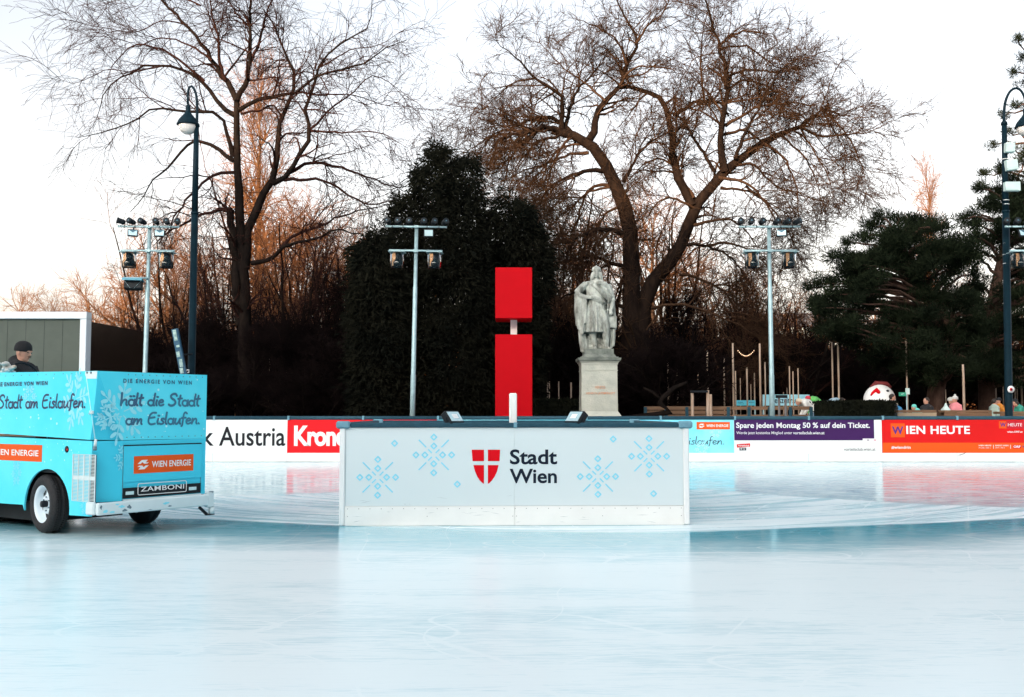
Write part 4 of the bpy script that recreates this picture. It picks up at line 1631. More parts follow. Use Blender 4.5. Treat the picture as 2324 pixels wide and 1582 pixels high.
# white work glove and crumpled cloth on the hopper edge
b = MB()
rnd = random.Random(3)
cc = at(16, 834, 12.15)
for i in range(26):
    p = Vector((rnd.uniform(-.14, .06), rnd.uniform(-.08, .08), rnd.uniform(-.06, .055)))
    b.ell(p, (rnd.uniform(.02, .045), rnd.uniform(.02, .045), rnd.uniform(.015, .03)), M_white, 8)
b.tube([Vector((.03, 0, -.03)), Vector((.08, -.02, 0.0)), Vector((.115, -.02, .012))], [.02, .028, .022], M_white, 8)
o = remesh('crumpled_cloth', b, 0.008, mat('dirty_cloth', (0.62, 0.70, 0.70), 0.9, col2=(0.38, 0.30, 0.24), vscale=12, bump=0.6, bscale=50), None, smooth=1)
o.location = cc
tag(o, 'crumpled pale cloth lying on the hopper edge beside the driver', 'cloth')


# ------------------------------------------------------------------ floodlight masts
def mast(src_x, zt, label, top=6, floods=(), speaker=False, lean=0.0, Y=28.3, aims=None):
    """thing > pole, crossbar, spotlight (> lens), floodlight (> glass), rain_cover"""
    c = at(src_x, 940, Y)
    t = empty('light_mast', (c.x, Y, 0), 0, label, 'light mast', 'floodlight masts behind the far boards')
    t.rotation_euler = (0, R(lean), 0)
    k = Y / F
    b = MB()
    H = zt
    b.tube([(0, 0, 0), (0, 0, H * .36), (0, 0, H * .365), (0, 0, H * .74), (0, 0, H * .742), (0, 0, H)], [.072, .072, .064, .060, .052, .050], M_gal, 16)
    for z in (H * .36, H * .74, H * .9, H * .86):
        b.tube([(0, 0, z), (0, 0, z + .02)], .067 if z < H * .7 else .056, M_gal, 16)
    b.build('pole', t)
    z1 = zt - 0.01
    b = MB()
    b.tube([(-70 * k, -.09, z1), (70 * k, -.09, z1)], .028, M_gal, 10)
    b.box((0, -.05, z1), (.10, .12, .07), M_gal)
    for i in (-55, -30, 25, 52):
        b.box((i * k, -.09, z1), (.02, .066, .066), M_dark)
    b.build('crossbar', t)
    z2 = zt - 56 * k
    b = MB()
    b.tube([(-61 * k, -.09, z2), (61 * k, -.09, z2)], .028, M_gal, 10)
    b.box((0, -.05, z2), (.12, .13, .08), M_gal)
    b.build('crossbar', t)
    for i, dx in enumerate((-66, -41.5, -16, 17, 41, 66)):
        an = (aims or (-25, -15, -8, 8, 18, 30))[i]
        M = Matrix.Translation((dx * k, -.10, z1 + 12.5 * k)) @ Matrix.Rotation(R(an), 4, 'Z') @ Matrix.Rotation(R(78), 4, 'X')
        s = MB()
        s.lathe([(.0, -.16), (.055, -.155), (.072, -.09), (.078, 0.02), (.086, .045), (.086, .075), (.074, .078)], M_dark, 18, M)
        s.tube([(dx * k - .09, -.09, z1 + 12.5 * k), (dx * k - .085, -.09, z1 + .05), (dx * k, -.09, z1 + .025), (dx * k + .085, -.09, z1 + .05), (dx * k + .09, -.09, z1 + 12.5 * k)], .008, M_dark, 6)
        so_ = s.build('spotlight', t)
        g = MB()
        g.lathe([(.070, .060), (.055, .072), (.0, .082)], M_glass, 18, M)
        g.build('lens', so_)
    for (dx, tilt) in floods:
        M = Matrix.Translation((dx * k, -.14, z1 - 15.0 * k)) @ Matrix.Rotation(R(tilt), 4, 'Z') @ Matrix.Rotation(R(-18 if abs(tilt) > 3 else -2), 4, 'X')
        s = MB()
        s.box((0, 0.02, 0), (.275, .05, .215), M_dark, M, bev=.01)
        s.bar((dx * k, -.1, z1 - .02), (dx * k, -.1, z1 - .10), .03, .02, M_dark)
        so_ = s.build('floodlight', t)
        g = MB()
        g.box((0, -.012, 0), (.225, .008, .165), M_panel, M)
        if abs(tilt) > 3:
            g.add([M @ Vector(p) for p in ((-.11, -.0175, .08), (.11, -.0175, .08), (0, -.0175, -.0))], [(0, 1, 2)], M_glass)
        g.build('glass', so_)
    for dx in (-42, 43):
        x = dx * k
        zc2 = z2 - 5 * k
        s = MB()
        s.box((x, -.09, zc2 + .012), (.46, .40, .018), M_gal)
        s.tube([(x - .15, -.09, z2), (x - .15, -.09, zc2)], .012, M_gal, 6)
        s.tube([(x + .15, -.09, z2), (x + .15, -.09, zc2)], .012, M_gal, 6)
        s.build('cover_plate', t)
        s = MB()
        Mx = Matrix.Translation((x, -.09, zc2 - .42))
        s.lathe([(.192, 0.42), (.195, .2), (.190, 0.0), (.186, 0.0), (.190, .2), (.188, .42)], M_clear, 28, Mx)
        s.build('clear_cover', t)
        s = MB()
        s.lathe([(.02, .41), (.11, .38), (.13, .30), (.12, .27), (.14, .22), (.165, .12), (.16, .02), (.150, .02), (.152, .12)], M_lamp, 24, Mx)
        s.box((x - .075, -.22, zc2 - .21), (.09, .02, .36), M_foil)
        s.tube([(x, -.20, zc2 - .34), (x, -.16, zc2 - .30)], [.09, .02], M_white, 14)
        s.build('lamp_body', t)
    if speaker:
        z3_ = zt - 119 * k
        s = MB()
        s.tube([(-54 * k, -.09, z3_), (4 * k, -.09, z3_)], .026, M_gal, 10)
        s.tube([(-27 * k, -.09, z3_), (-27 * k, -.09, z3_ - .1)], .012, M_dark, 6)
        s.build('speaker_arm', t)
        s = MB()
        M = Matrix.Translation((-29 * k, -.12, z3_ - 17 * k)) @ Matrix.Rotation(R(8), 4, 'Z') @ Matrix.Rotation(R(-10), 4, 'X')
        s.box((0, 0, 0), (.46, .26, .24), M_dark, M, bev=.015)
        s.box((0, -.05, .135), (.52, .38, .02), M_rail2, M)
        s.box((0, -.235, .105), (.52, .02, .06), M_rail2, M)
        for sg in (-1, 1):
            s.bar(M @ Vector((sg * .23, -.14, .10)), M @ Vector((sg * .05, -.14, -.125)), .005, .005, M_gal)
        s.build('speaker', t)
    return t


M_foil = mat('warm_lit_reflector', (0.70, 0.42, 0.24), 0.25, metal=0.7)  # reflector plate; orange light refracted in the clear covers put into its colour
M_rail2 = mat('speaker_hood_blue', (0.05, 0.24, 0.33), 0.4)
zt_m = at(1162, 515, 28.3).z
mast(325.0, zt_m, 'light mast beside the black screen, carrying a black loudspeaker on a side arm', floods=((-34, 20), (27, 14)), speaker=True, lean=0.55, aims=(-60, -30, -25, 3, 8, 14))
mast(934.5, zt_m, 'light mast in front of the dark evergreens with one flat floodlight', floods=((29, 0),), lean=0.9, aims=(-14, -9, -3, 12, 20, 30))
mast(1753, zt_m, 'light mast above the purple banner with two clear lamp covers', floods=((26, -16),), lean=-0.15, aims=(-8, -4, 10, 14, 26, 42))
mast(2360, zt_m, 'light mast cut by the picture edge beside the curved lamp post with white boxes', floods=((-30, 14),), lean=0, aims=(-8, -4, 10, 14, 26, 42))


# ------------------------------------------------------------------ curved street lamps
def street_lamp(x_base, pts, head_c, head_r, collar_y, top_pt, label, Y=28.7, wbase=.105):
    base = at(x_base, 940, Y)
    t = empty('street_lamp', (base.x, Y, 0), 0, label, 'street lamp', 'curved park street lamps')
    L = lambda x, y: at(x, y, Y) - Vector((base.x, Y, 0))
    b = MB()
    tp = L(*top_pt)
    cz = L(x_base, collar_y)
    s = cz.z / tp.z
    mid = Vector((tp.x * s, 0, cz.z))
    b.tube([(0, 0, 0), (0, 0, .5), (0, 0, .52), mid - Vector((0, 0, .02))], [.13, .13, wbase, wbase * .9], M_lamp, 20)
    b.tube([mid - Vector((0, 0, .03)), mid + Vector((0, 0, .03))], wbase * 1.02, M_lamp, 20)
    b.tube([mid + Vector((0, 0, .02)), tp], [wbase * .86, wbase * .66], M_lamp, 20)
    b.tube([tp - Vector((0, 0, .02)), tp + Vector((0, 0, .05)), tp + Vector((0, 0, .10))], [wbase * .86, wbase * .80, .045], M_lamp, 16)
    b.build('pole', t)
    b = MB()
    P = resample([tuple(L(*p)) for p in pts], 22)
    b.tube([Vector(p) for p in P], [.042 - .012 * i / 21 for i in range(22)], M_lamp, 12)
    b.build('swan_neck', t)
    c = L(*head_c)                      # centre of the shade's rim
    r = head_r * Y / F
    M = Matrix.Translation(c)
    b = MB()
    b.lathe([(r * .06, r * 2.5), (r * .08, r * 1.95), (r * .16, r * 1.85), (r * .22, r * 1.75), (r * .22, r * 1.45), (r * .20, r * 1.38), (r * .23, r * 1.27), (r * .33, r * 1.07), (r * .47, r * .90), (r * .62, r * .72), (r * .78, r * .52), (r * .88, r * .34), (r * .93, r * .18), (r * 1.0, r * .10), (r * 1.0, 0), (r * .9, -r * .02)], M_lamp, 28, M)
    b.build('lamp_shade', t)
    b = MB()
    b.lathe([(r * .84, r * .1), (r * .82, -r * .25), (r * .66, -r * .58), (r * .36, -r * .80), (0, -r * .86)], M_opal, 28, M)
    b.build('globe', t)
    return t, L, mid


lp, L1, mid1 = street_lamp(432.5, [(446.5, 283), (447.5, 250), (446, 220), (441, 203), (434, 195), (429, 200), (426.5, 212), (425.8, 236)], (426.2, 284), 25, 484, (446, 286),
                           'tall dark blue-green lamp post with drooping round lamp, left of the tall bare tree')
lp2, L2, mid2 = street_lamp(2289, [(2279, 280), (2278.5, 258), (2282, 230), (2292, 208), (2306, 200), (2318, 207), (2325, 222), (2327, 238)], (2328, 289), 24, 480, (2279, 282),
                            'tall lamp post hung with three white boxes at the right edge')
# boxes strapped on the right lamp post
zf = lambda x, y: (2215 + x * .333, 163.4 + y * .333)
for (x0, y0, x1, y1, tl, lbl) in ((180, 495, 238, 560, 2, 'topmost small white box'), (184, 610, 258, 680, -6, 'tilted white box in the middle'), (175, 760, 275, 822, 0, 'widest white box')):
    p0, p1 = L2(*zf(x0, y1)), L2(*zf(x1, y0))
    b = MB()
    M = Matrix.Translation(((p0.x + p1.x) / 2, -.17, (p0.z + p1.z) / 2)) @ Matrix.Rotation(R(tl), 4, 'Y')
    b.box((0, 0, 0), (p1.x - p0.x, .16, p1.z - p0.z), M_box, M, bev=.012)
    b.box((0.0, -.085, 0), ((p1.x - p0.x) * .85, .008, (p1.z - p0.z) * .8), M_box, M)
    o = b.build('cabinet', lp2)
    o['label'] = lbl
b = MB()
for yy in (595, 875, 902, 1168, 1245, 1306):
    p = L2(*zf(200 + (yy - 600) * .01, yy))
    b.tube([(p.x * 1.0, 0, p.z - .008), (p.x, 0, p.z + .008)], .094, M_white, 16)
b.build('strap', lp2)
p = L2(*zf(240, 1232))
b = MB()
b.tube([(p.x, -.12, p.z), (p.x, -.06, p.z)], [.10, .09], M_white, 20)
b.bar((p.x, -.08, p.z), (p.x - .2, 0, p.z), .03, .03, M_white)
b.build('antenna', lp2)
p = L2(2290, 884)
b = MB()
b.tube([(p.x, -.118, p.z), (p.x, -.108, p.z)], .10, M_white, 20)
b.tube([(p.x, -.122, p.z), (p.x, -.117, p.z)], .045, M_red2, 14)
b.tube([(p.x + .01, -.126, p.z), (p.x + .01, -.121, p.z)], .022, M_dark, 10)
b.build('sticker', lp2)
p = L1(429, 843)
b = MB()
b.box((p.x, -.13, p.z), (.09, .02, .10), M_white, bev=.004)
b.box((p.x, -.143, p.z), (.05, .008, .05), M_black)
b.build('sign_plate', lp)

# blue boom with stickers leaning beside the lamp
Y = 28.2
a_, c_ = at(397, 747, Y), at(421, 870, Y)
b = MB()
b.bar(a_, c_, .17, .13, mat('boom_blue', (0.02, 0.09, 0.16), 0.4, var=.3, vscale=8), up=(0, 1, 0), bev=.01)
d = (c_ - a_)
b.build('boom_tmp')
bo = bpy.data.objects['boom_tmp']
bo.name = 'beam'
t = empty('barrier_boom', (c_.x, Y, 0), 0, 'slanted dark blue metal boom with pale stickers beside the lamp post', 'barrier boom')
bo.parent = t
bo.matrix_parent_inverse = Matrix.Identity(4)
for v in bo.data.vertices:
    v.co -= Vector((c_.x, Y, 0))
M_stk = mat('pale_sticker', (0.42, 0.55, 0.50), 0.6, col2=(0.1, 0.2, 0.22), vscale=9)
rr_ = [(0.02, .22, 0), (.30, .34, .02), (.42, .52, -.02), (.56, .70, .01), (.72, .82, -.01)]
ax = d.normalized()
for (t0, t1, off) in rr_:
    b = MB()
    q0 = a_ + d * t0 - Vector((c_.x, Y, 0)) + Vector((off, -.0915, 0))
    q1 = a_ + d * t1 - Vector((c_.x, Y, 0)) + Vector((off, -.0915, 0))
    b.bar(q0, q1, .004, .09, M_stk, up=(1, 0, 0))
    o = b.build('sticker', t)
b = MB()
b.box((.02, 0, .6), (.22, .25, 1.2), mat('boom_blue', (0, 0, 0)), bev=.02)
q = L1(428, 806)
m_ = a_ + d * .5 - Vector((c_.x, Y, 0))
b.tube([m_, m_ + Vector((.10, .1, .05)), m_ + Vector((.22, .35, .08))], .02, M_dark, 8)
b.build('post', t)

# ------------------------------------------------------------------ big screen at the left
Y = 28.0
xr = at(197, 800, Y).x
zt2 = at(197, 708, Y).z
t = empty('video_screen', (xr - 3.2, Y, 0), 0, 'large switched-off grey screen in a white frame behind the driver', 'screen')
M_frame = mat('frame_white', (0.62, 0.66, 0.70), 0.4, var=.06, vscale=1)
M_led = mat('dark_led_face', (0.085, 0.10, 0.085), 0.6, spec=.2, var=.18, vscale=1.1, bump=.2, bscale=120)
b = MB()
W2, H2 = 6.4, zt2
b.box((0, 0.1, H2 - .095), (W2, .34, .19), M_frame, bev=.01)
b.box((W2 / 2 - .09, 0.1, (H2 - .19) / 2), (.175, .34, H2 - .2), M_frame, bev=.01)
b.box((-W2 / 2 + .09, 0.1, (H2 - .19) / 2), (.175, .34, H2 - .2), M_frame, bev=.01)
b.build('frame', t)
b = MB()
b.box((0, .12, H2 / 2 + .3), (W2 - .36, .2, H2 - .99), M_led)
for i in range(1, 12):
    b.box((-W2 / 2 + .18 + (W2 - .36) * i / 12, .018, H2 / 2 + .3), (.006, .004, H2 - 1.0), M_dark)
b.build('display', t)
b = MB()
b.box((0, .3, .6), (W2 - .4, .1, 1.1), M_dark)
b.build('base', t)
p0 = Vector((at(199, 800, 28.5).x, 28.5, 0))
p1 = Vector((at(322, 800, 32.0).x, 32.0, 0))
z_b = at(199, 730, 28.5).z
b = MB()
M_blk = mat('black_cladding', (0.030, 0.019, 0.014), 0.2, var=.3, vscale=2)
b.bar(p0 + Vector((0, 0, z_b / 2)), p1 + Vector((0, 0, z_b / 2)), .12, z_b, M_blk)
dv = (p1 - p0)
o = b.build('black_screen_wall')
nrm = Vector((-dv.y, dv.x, 0)).normalized()
if nrm.y > 0:
    nrm = -nrm
for i in range(1, 7):
    q = p0 + dv * i / 7 + nrm * .062
tag(o, 'tall glossy black panel wall running back from the white-framed screen', 'panel wall')
b = MB()
b.box((0, 0, 0), (.13, .13, .4), M_white)
b.build('x_tmp')
xo = bpy.data.objects['x_tmp']
xo.location = p1 + Vector((.0, 0.4, z_b + .15))
bpy.data.objects.remove(xo)
# ------------------------------------------------------------------ statue
M_stone = mat('weathered_marble', (0.43, 0.46, 0.42), 0.8, col2=(0.11, 0.115, 0.10), vscale=3.6, bump=0.5, bscale=22, stretch=(1.6, 1.6, .7))
M_ped = mat('pedestal_stone', (0.46, 0.47, 0.41), 0.75, col2=(0.33, 0.35, 0.31), vscale=2.5, bump=0.3, bscale=25)
M_mossy = mat('dark_mossy_stone', (0.085, 0.10, 0.09), 0.85, col2=(0.22, 0.24, 0.21), vscale=3.5, bump=0.6, bscale=18)
M_gild = mat('faded_orange_letters', (0.62, 0.25, 0.12), 0.6)


def statue():
    Y = 30.6
    KX = Y / F / 4.149          # metres per zoomed pixel
    c0 = at(1089.4 + 1115 / 4.149, 941, Y)
    t = empty('statue', (c0.x, Y, 0), 0, 'weathered white stone statue of a robed duke on an inscribed pedestal', 'statue')

    def zz(y):
        return at(1089.4 + 1115 / 4.149, 581 + y / 4.149, Y).z

    def P(x, y, d=0.0):
        return Vector(((x - 1115) * KX, d, zz(y)))
    b = MB()
    m = M_stone
    # legs and feet
    b.tube([P(1060, 690, 0), P(1072, 790, .0), P(1090, 860, 0)], [.13, .10, .062], m, 12)
    b.tube([P(1165, 560, -.10), P(1185, 690, -.16), P(1188, 780, -.12), P(1190, 858, -.12)], [.16, .125, .10, .062], m, 12)
    b.tube([P(1092, 872, .0), P(1080, 872, -.20)], [.06, .045], m, 10)
    b.tube([P(1190, 872, -.06), P(1222, 876, -.30)], [.06, .045], m, 10)
    # pleated tunic: rings (y, centre x, half width, depth)
    rings = [(722, 1100, 118, .30), (700, 1100, 116, .30), (600, 1098, 108, .28), (500, 1095, 98, .26), (430, 1096, 90, .24), (395, 1098, 86, .23), (360, 1098, 88, .22), (310, 1100, 100, .22), (270, 1102, 104, .20), (245, 1103, 70, .14), (225, 1103, 35, .10)]
    n = 72
    vs = []
    for (y, cx, hw, dp) in rings:
        amp = 0.075 * max(0, min(1, (y - 420) / 120)) + (0.025 if y < 380 else 0)
        for k in range(n):
            a = 2 * math.pi * k / n
            r_ = 1 + amp * (math.sin(15 * a + .3) + .6 * math.sin(23 * a + 1.1))
            vs.append(P(cx, y) + Vector((hw * KX * math.cos(a) * r_, dp * math.sin(a) * r_, 0)))
    fs = [(i * n + k, i * n + (k + 1) % n, (i + 1) * n + (k + 1) % n, (i + 1) * n + k) for i in range(len(rings) - 1) for k in range(n)]
    fs += [tuple(range(n - 1, -1, -1)), tuple((len(rings) - 1) * n + k for k in range(n))]
    b.add(vs, fs, m, True)
    # sash
    b.tube([P(1018, 392, -.17), P(1060, 398, -.24), P(1110, 412, -.255), P(1165, 438, -.21), P(1190, 455, -.1)], [.055, .06, .062, .06, .05], m, 10)
    b.tube([P(1030, 405, -.18), P(1110, 430, -.25), P(1180, 460, -.16)], .04, m, 10)
    # arms
    b.tube([P(1005, 268), P(955, 310, -.02), P(912, 352, -.06)], [.115, .11, .10], m, 12)
    b.tube([P(912, 355, -.06), P(965, 385, -.16), P(1010, 398, -.22)], [.085, .07, .05], m, 12)
    for i in range(4):
        b.tube([P(1008, 390 + i * 6, -.24), P(1030, 388 + i * 7, -.265), P(1046, 394 + i * 7, -.27)], [.019, .017, .012], m, 6)
    b.tube([P(1008, 388, -.24), P(1022, 374, -.26)], [.02, .014], m, 6)
    b.tube([P(1205, 275), P(1232, 350, -.03), P(1248, 430, -.08)], [.12, .11, .10], m, 12)
    b.tube([P(1248, 430, -.08), P(1240, 490, -.16), P(1228, 530, -.20)], [.085, .07, .045], m, 12)
    for i in range(4):
        b.tube([P(1222 + i * 7, 530, -.22), P(1218 + i * 8, 552, -.25), P(1213 + i * 9, 566, -.21)], [.019, .017, .012], m, 6)
    b.tube([P(1240, 532, -.2), P(1250, 552, -.22)], [.02, .014], m, 6)
    # hanging scroll and sword hilt under the right hand
    b.box(P(1252, 625, -.12), (.24, .05, .36), m, bev=.02)
    b.tube([P(1205, 430, -.22), P(1200, 560, -.20)], [.022, .022], m, 8)
    b.tube([P(1178, 520, -.21), P(1222, 512, -.21)], .018, m, 8)
    # thigh drapery
    b.tube([P(1130, 470, -.22), P(1165, 540, -.24), P(1200, 640, -.2), P(1222, 720, -.1)], [.05, .06, .05, .03], m, 8)
    # cape: open shell behind and at the sides
    L = [(245, -80), (270, -128), (345, -212), (400, -216), (450, -212), (560, -200), (655, -200), (670, -186), (750, -165), (820, -170), (900, -155), (915, -138)]
    Rr = [(245, 75), (270, 108), (345, 128), (400, 140), (450, 155), (560, 165), (655, 172), (690, 168), (720, 140), (800, 150), (850, 145), (885, 100)]
    na = 46
    out = []
    for i in range(len(L)):
        y = (L[i][0] + Rr[i][0]) / 2
        row = []
        for k in range(na):
            s = k / (na - 1)
            a = math.pi + (-.18 + 0) - s * (math.pi - .18 * 2 + .0) * 1.0
            a = math.pi + .30 - s * (math.pi + .60)
            xx = L[i][1] if math.cos(a) < 0 else Rr[i][1]
            f_ = 1 + 0.05 * math.sin(a * 19 + i * .5) * min(1, i / 4) + .03 * math.sin(a * 31 + i)
            yy_ = L[i][0] if math.cos(a) < 0 else Rr[i][0]
            yb = yy_ * abs(math.cos(a)) + y * (1 - abs(math.cos(a)))
            row.append(P(1115, yb) + Vector((abs(xx) * KX * math.cos(a) * f_, (.20 + .012 * i) * math.sin(a) * f_ + .04 - .02, 0)))
        out.append(row)
    th = .045
    vs = []
    for row in out:
        vs += row
    for row in out:
        c_ = sum((Vector(p) for p in row), Vector()) / len(row)
        for p in row:
            q = Vector(p) - c_
            q.z = 0
            vs.append(Vector(p) - q.normalized() * th)
    nr = len(out)
    fs = []
    off = nr * na
    for i in range(nr - 1):
        for k in range(na - 1):
            fs.append((i * na + k, i * na + k + 1, (i + 1) * na + k + 1, (i + 1) * na + k))
            fs.append((off + i * na + k, off + (i + 1) * na + k, off + (i + 1) * na + k + 1, off + i * na + k + 1))
    for i in range(nr - 1):
        fs.append((i * na, (i + 1) * na, off + (i + 1) * na, off + i * na))
        fs.append((i * na + na - 1, off + i * na + na - 1, off + (i + 1) * na + na - 1, (i + 1) * na + na - 1))
    for k in range(na - 1):
        fs.append((k, off + k, off + k + 1, k + 1))
        e = (nr - 1) * na
        fs.append((e + k, e + k + 1, off + e + k + 1, off + e + k))
    b.add(vs, fs, m, True)
    # folds hanging at the left front and the train behind the feet
    for (x0, y0, x1, y1, x2, y2, d) in ((925, 365, 918, 540, 930, 690, -.12), (945, 380, 940, 560, 955, 740, -.13), (968, 390, 966, 560, 985, 720, -.12), (910, 360, 905, 520, 918, 660, -.03), (965, 700, 975, 800, 990, 890, -.02), (975, 400, 978, 560, 960, 745, -.16), (955, 380, 955, 540, 938, 700, -.13), (930, 370, 922, 520, 915, 655, -.1), (992, 410, 1000, 520, 985, 640, -.18),
                                        (1262, 690, 1262, 760, 1255, 850, -.06), (1240, 690, 1242, 780, 1236, 866, .0), (960, 740, 965, 820, 975, 905, -.05), (985, 740, 1000, 820, 1010, 880, .0),
                                        (1130, 740, 1130, 810, 1130, 880, .12), (1030, 740, 1030, 810, 1032, 880, .08), (1215, 720, 1216, 800, 1210, 880, .06), (940, 700, 950, 800, 962, 900, -.02)):
        b.tube([P(x0, y0, d), P(x1, y1, d), P(x2, y2, d)], [.045, .055, .045], m, 8)
    b.tube([P(1000, 800, .12), P(1120, 790, .16), P(1220, 800, .12)], [.10, .10, .10], m, 10)
    b.tube([P(1000, 860, .10), P(1120, 850, .12), P(1225, 860, .10)], [.10, .10, .08], m, 10)
    # mantle over the shoulders and across the chest
    b.tube([P(1040, 262, -.10), P(1075, 285, -.20), P(1130, 330, -.24), P(1185, 390, -.20), P(1232, 430, -.14)], [.06, .055, .06, .07, .06], m, 10)
    b.tube([P(1070, 262, -.14), P(1120, 262, -.20), P(1170, 268, -.17), P(1212, 300, -.10), P(1240, 370, -.10)], [.055, .065, .075, .08, .07], m, 10)
    b.tube([P(1140, 285, -.20), P(1190, 330, -.18), P(1236, 400, -.15)], [.05, .07, .06], m, 10)
    b.tube([P(1058, 250, -.10), P(1010, 262, -.10), P(960, 300, -.09), P(925, 338, -.09)], [.05, .065, .06, .05], m, 10)
    b.tube([P(1060, 245, .05), P(1103, 238, .10), P(1160, 248, .04)], .07, m, 10)
    # neck, head, face
    b.tube([P(1103, 255, 0), P(1103, 205, -.01)], [.075, .065], m, 14)
    H = P(1103, 163, -.02)
    b.ell(H, (.105, .125, .145), m, 18)
    b.ell(H + Vector((-.004, -.045, -.075)), (.072, .075, .075), m, 14)
    b.ell(H + Vector((-.004, -.095, -.125)), (.026, .03, .026), m, 10)
    b.tube([H + Vector((-.006, -.118, .025)), H + Vector((-.008, -.150, -.035))], [.012, .022], m, 8)
    b.ell(H + Vector((-.006, -.118, .042)), (.072, .018, .012), m, 10)
    b.ell(H + Vector((-.006, -.118, -.068)), (.032, .018, .010), m, 10)
    for s in (-1, 1):
        b.ell(H + Vector((s * .048, -.098, -.035)), (.028, .02, .03), m, 8)
        # curled locks
        b.tube([H + Vector((s * .10, -.02, .02)), H + Vector((s * .125, -.03, -.07)), H + Vector((s * .14, -.03, -.15)), H + Vector((s * (.15 if s < 0 else .165), -.02, -.235))], [.045, .05, .052, .035], m, 10)
        b.tube([H + Vector((s * .09, -.06, -.0)), H + Vector((s * .105, -.075, -.09)), H + Vector((s * .12, -.07, -.18))], [.03, .034, .03], m, 8)
    b.tube([H + Vector((0, .09, .0)), H + Vector((0, .12, -.2))], [.09, .10], m, 12)
    # ducal hat with raised brim
    MH = Matrix.Translation(H + Vector((0, .0, .06)))
    b.lathe([(.118, 0), (.136, .01), (.142, .05), (.134, .07), (.126, .08), (.118, .105), (.09, .13), (.04, .148), (.022, .155), (.02, .175), (0, .185)], m, 28, MH, ripple=lambda a, z: .04 * math.sin(a * 9) if .005 < z < .08 else 0)
    body = remesh('figure', b, 0.0125, m, t, smooth=1, fac=.4)
    # plinth under the feet and cap slab
    b = MB()
    m2 = M_mossy

    def slab(hw0, y0, hw1, y1, mm, dp=None, cx=1113):
        a0, a1 = hw0 * KX, hw1 * KX
        d0, d1 = (dp or hw0 * KX), (dp or hw1 * KX)
        ox = (cx - 1115) * KX
        z0, z1 = zz(y0), zz(y1)
        b.add([(ox - a0, -d0, z0), (ox + a0, -d0, z0), (ox + a0, d0, z0), (ox - a0, d0, z0), (ox - a1, -d1, z1), (ox + a1, -d1, z1), (ox + a1, d1, z1), (ox - a1, d1, z1)],
              [(3, 2, 1, 0), (4, 5, 6, 7), (0, 1, 5, 4), (1, 2, 6, 5), (2, 3, 7, 6), (3, 0, 4, 7)], mm)
    slab(137, 931, 136, 882, m2)
    slab(160, 958, 139, 931.3, m2)
    slab(176, 967, 176, 958.3, m2)
    slab(196, 990, 200, 967.3, m2)
    slab(190, 997, 196, 990.3, m2)
    b.build('plinth', t)
    b = MB()
    slab(176, 1012, 186, 997.3, M_ped)
    slab(171, 1028, 171, 1012.3, M_ped)
    slab(166, 1080, 166, 1028.3, M_ped)
    slab(170, 1086, 170, 1080.3, M_ped)
    slab(168, 1462, 165, 1086.3, M_ped)
    slab(178, 1478, 169, 1462.3, M_ped)
    slab(198, 1508, 180, 1478.3, M_ped)
    slab(204, 1640, 200, 1508.3, M_ped)
    yf = -(167 * KX) - .002
    fr = lambda u, v, w: Vector((u, yf - .012 - w, v))
    put_text(b, 'HERZOG', fr, (1072 - 1115) * KX, zz(1253), (1165 - 1115) * KX, zz(1228), M_gild, w=0, bold=.005, space=1.15)
    put_text(b, 'HEINRICH JASOMIRGOTT', fr, (988 - 1115) * KX, zz(1312), (1254 - 1115) * KX, zz(1286), M_gild, w=0, bold=.005, space=1.1)
    b.build('pedestal', t)


statue()

# ------------------------------------------------------------------ bare trees
M_bark = mat('dark_bark', (0.007, 0.0058, 0.0055), 1.0, spec=.0, col2=(0.016, 0.012, 0.010), vscale=5, bump=0.9, bscale=14, stretch=(1, 1, .35))
M_bark2 = mat('brown_bark', (0.0075, 0.0055, 0.005), 1.0, spec=.0, col2=(0.018, 0.012, 0.009), vscale=5, bump=0.9, bscale=14, stretch=(1, 1, .35))
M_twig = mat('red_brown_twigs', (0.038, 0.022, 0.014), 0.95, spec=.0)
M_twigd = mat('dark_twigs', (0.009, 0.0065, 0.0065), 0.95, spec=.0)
M_twigm = mat('amber_backlit_twigs', (0.10, 0.046, 0.024), 0.95, spec=.05)  # orange backlight on mid-distance twigs is put into their base colour
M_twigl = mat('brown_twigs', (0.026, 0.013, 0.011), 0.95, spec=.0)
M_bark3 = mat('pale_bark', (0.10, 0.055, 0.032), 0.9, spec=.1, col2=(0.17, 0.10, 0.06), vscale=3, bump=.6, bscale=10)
M_twig3 = mat('sunny_twigs', (0.16, 0.070, 0.030), 0.9, spec=.1)


